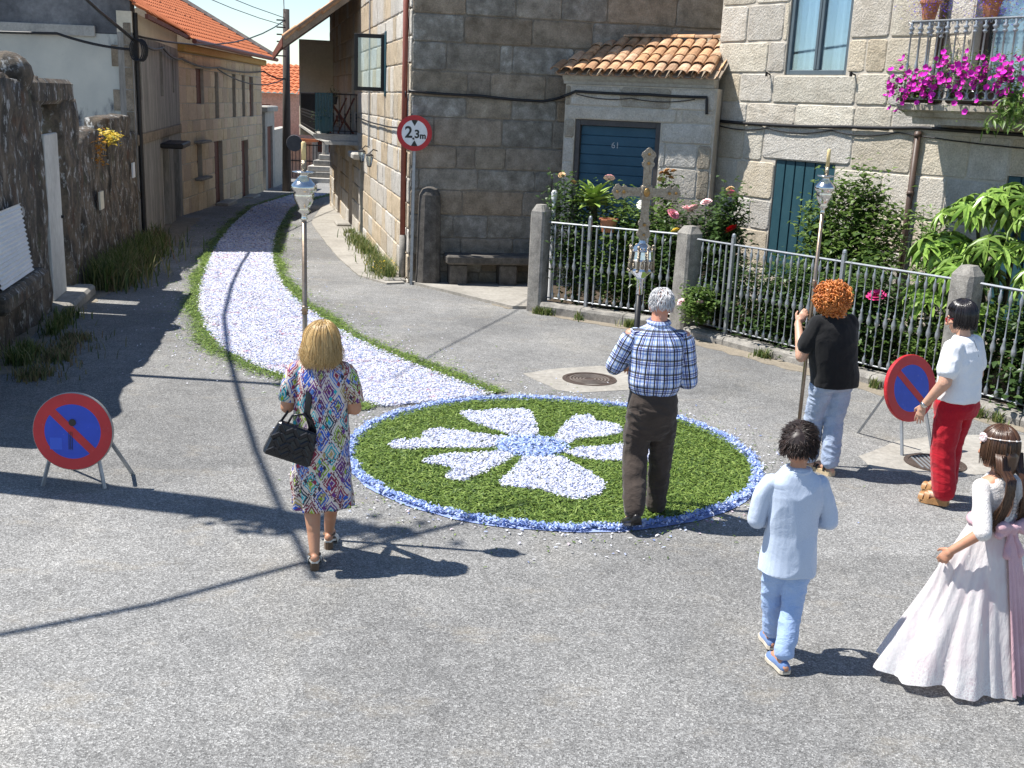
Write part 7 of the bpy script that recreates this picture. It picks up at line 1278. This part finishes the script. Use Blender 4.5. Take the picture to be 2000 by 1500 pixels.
def girl():
    root = person('girl with long brown hair in a white and pink communion dress lifting her skirt', (2.65, 5.58, 0), .42); root.scale = (.965,)*3
    mb = MB(); P, R = head_prims(mb, (-.0, .04, 1.355), .15, -.2, .97); mb.caps((0, 0, 1.2), (0, .015, 1.29), .045, .042); loft(mb, [(.8, 0, 0, .11, .09), (.95, 0, 0, .105, .085), (1.1, 0, 0, .125, .085), (1.18, 0, 0, .11, .065), (1.22, 0, 0, .05, .045)])
    el = ((-.21, -.13, .94), (.24, -.04, .93)); wr = ((-.315, -.04, .81), (.3, .1, .78))
    for s, e, w in zip((-1, 1), el, wr): limb_chain(mb, [(s*.13, 0, 1.14), e, w], [.04, .034, .024]); hand(mb, w, unit(V(*w)-V(*e))+V(0, .1, -.5), V(s*.8, -.5, .3), V(0, .8, .4), 1.1, .85)
    limb_chain(mb, [(-.07, 0, .7), (-.07, 0, .4), (-.07, 0, .1)], [.07, .05, .035]); limb_chain(mb, [(.07, 0, .7), (.07, 0, .4), (.07, 0, .1)], [.07, .05, .035]); foot(mb, (-.07, 0, .08), (-.07, .14, .03), .85); foot(mb, (.07, 0, .08), (.07, .14, .03), .85); put_body(mb, SKIN_C, root, .0055)
    TU = tulle(); n = 120; Rg = []; zz = np.linspace(.93, .03, 34)
    for z in zz:
        s = (.93-z)/.9; ring = []
        for k in range(n):
            t = 2*PI*k/n; lt = math.exp(-((t-PI*1.0)/.55)**2)   # left side, lifted by the hand
            bk = math.exp(-((t-1.35*PI)/.5)**2)
            r0 = .115+.285*s**.95; r = r0*(1+s**.7*(.075*math.sin(11*t+1.5*math.sin(2*t)+.8*z)+.04*math.sin(23*t+z*5)+.03*math.sin(5*t+4*z))); r += lt*(.17*s**1.15+.022*math.sin(30*t)*math.exp(-((z-.55)/.22)**2))+bk*.05*s
            hand_pull = math.exp(-((t-PI*1.0)/.28)**2)*math.exp(-((z-.74)/.13)**2)*.07; x = (r+hand_pull)*math.cos(t)-.03*s; y = (r*.9+hand_pull)*math.sin(t)+.04*s; zl = z+(lt*.05+.014*math.sin(5*t+1)+.012*math.sin(9*t))*s**3; ring.append(V(x, y, max(zl, .012)))
        Rg.append(ring)
    mb = MB(); mb.rings(Rg, caps=False); sk_ = mb.put('skirt', TU, root, keep=True, smooth=True); cuv(sk_, np.array(mb.v), [((0, 0, 0), (0, 0, 1.), .3, (1, 0, 0), 0.)])
    pk = cloth('dusty_pink_tulle', [(.55, .33, .36), (.64, .42, .45)], 6, .4, 14, stretch=(1, 1, .3)); mb = MB(); Q = []
    for z in zz:
        s = (.93-z)/.9; row = []
        for k in range(25):
            t = 1.5*PI+.1+(-.24+.62*k/24)*(1-.25*s); r0 = .122+.3*s**.9; r = r0*(1+s*(.045*math.sin(k*1.3)+.02*math.sin(k*2.7)))+.028*s+.008; row.append(V(r*math.cos(t)-.03*s, r*.92*math.sin(t)+.04*s, max(.02, z+.01)))
        Q.append(row)
    mb.rings(Q, caps=False, closed=False); mb.put('back_panel', pk, root, keep=True, smooth=True)
    Q = []; mb = MB()
    for z in zz[4:]:
        s = (.93-z)/.9; row = []
        for k in range(17):
            t = 1.5*PI+.12+(.34+.3*k/16)*(1-.2*s); r0 = .13+.32*s**.9; r = r0*(1+s*.05*math.sin(k*1.1))+.03*s; row.append(V(r*math.cos(t)-.02*s, r*.92*math.sin(t)+.04*s, max(.015, z-.0)))
        Q.append(row)
    mb.rings(Q, caps=False, closed=False); mb.put('lace_veil_panel', TU, root, keep=True, smooth=True)
    lc = cloth('ivory_lace', [(.6, .55, .52), (.76, .73, .71)], 70, .35, 90, fine=.2); mb = MB(); loft(mb, [(.92, 0, 0, .118, .098), (1.0, 0, 0, .118, .095), (1.1, 0, 0, .132, .092), (1.16, 0, 0, .125, .078), (1.2, 0, .0, .075, .06), (1.215, 0, .01, .055, .05)], 24)
    for s, e in zip((-1, 1), el): limb_chain(mb, [(s*.12, 0, 1.145), e], [.05, .05])
    bo = put_cloth('bodice', mb, lc, root, .007, .003, (14, 14, 10), 4, 3.); mb = MB(); mb.ell((0.0, -.088, 1.06), (.036, .016, .085)); mb.put('keyhole_back', SKIN_C, bo, keep=True, smooth=True)
    for i in range(26): a = 2*PI*i/26; MB().ell((.042*math.cos(a)*(1-.3*math.sin(a)), -.099, 1.06+.095*math.sin(a)), (.011, .009, .011), n=6, m=5).put('lace_scallop', lc, bo, keep=True)
    sa = cloth('dusty_pink_satin', [(.5, .3, .34), (.58, .38, .42)], 5, .3, 10, rough=.5); mb = MB(); mb.tube([V(.124*math.cos(a), .104*math.sin(a), .935) for a in np.linspace(0, 2*PI, 33)], .024, 8, flat=1.); sh = mb.put('sash', sa, root, keep=True, smooth=True); mb = MB(); mb.ell((0.02, -.128, .93), (.028, .03, .03))
    for q in (-1, 1): mb.caps((.02, -.125, .93), (.02+q*.085, -.13, .95), .016, .036); mb.caps((.02+q*.05, -.13, .93), (.02+q*.1, -.13, .905), .026, .022); mb.caps((.02+q*.015, -.128, .91), (.02+q*.05, -.16, .79), .012, .022)
    put_cloth('bow', mb, sa, root, .007, .007, (22, 22, 22), 3, 5.)
    H = hair_mat('long_brown_hair', [(.03, .014, .008), (.06, .028, .015), (.1, .05, .026), (.045, .02, .011)], .3); c = V(*P(0, -.015, .02)); mb = MB(); mb.ell(c+V(0, 0, .005), (.088, .1, .1)); mb.caps(c+V(0, -.05, -.05), c+V(-.0, -.06, -.12), .07, .06); cap = put_cloth('hair', mb, H, root, .008, .003, (50, 50, 3), 2)
    pts = fall_paths(c, .094, .107, .11, c[2]-.1, 700, .15, 1.0, .02, .0, 6, .02, .02, .01); r = random.Random(8)
    for i in range(420):
        left = r.random() < .55; x0 = r.uniform(-.085, -.02) if left else r.uniform(.02, .085); xe = (-.1+r.uniform(-.03, .045)) if left else (.09+r.uniform(-.03, .03)); ze = (.95 if left else .98)+r.uniform(-.05, .08); p0 = c+V(x0, -.075+r.uniform(-.02, .02), -.03); wv = r.uniform(0, 6)
        pts.append([p0, p0+V(0, -.02, -.08)]+[V(x0*(1-s)+xe*s+.008*math.sin(wv+s*6), -.1-.035*math.sin(PI*s)+r.uniform(-.004, .004)-.02*(1-s), p0[2]-.08+(ze-p0[2]+.08)*s) for s in np.linspace(.15, 1, 7)])
    strands(MB(), pts, .0036, .0003).put('hair_strands', H, cap, keep=True, smooth=True, kind='stuff')
    cr_ = proc('pearl_band', [(.7, .55, .45), (.8, .7, .62)], 30, .4, 0, coord='obj'); mb = MB(); Rb = np.array(Matrix.Rotation(.1, 3, 'Y') @ Matrix.Rotation(-.12, 3, 'X')); ring = [c+V(0, 0, .035)+Rb @ V(.093*math.cos(a), .106*math.sin(a), 0) for a in np.linspace(0, 2*PI, 41)]; mb.tube(ring, .0028, 5); hb2 = mb.put('hair_band', cr_, root, keep=True, smooth=True)
    for p in ring[::3]: MB().ell(p, (.006, .006, .005), n=7, m=5).put('pearl', MT['sign_white'], hb2, keep=True)
    fp_ = c+V(0, 0, .035)+Rb @ V(-.088, .035, 0); fl = proc('fabric_flower', [(.75, .5, .5), (.82, .7, .68)], 40, .7, 0, coord='obj', isl=.15)
    for k in range(9): a = k*.7; MB().ell(fp_+V(-.008, .016*math.cos(a)*(k > 0), .016*math.sin(a)*(k > 0)), (.012, .012, .012), n=7, m=5).put('flower_petal', fl, hb2, keep=True)
    return root
girl()
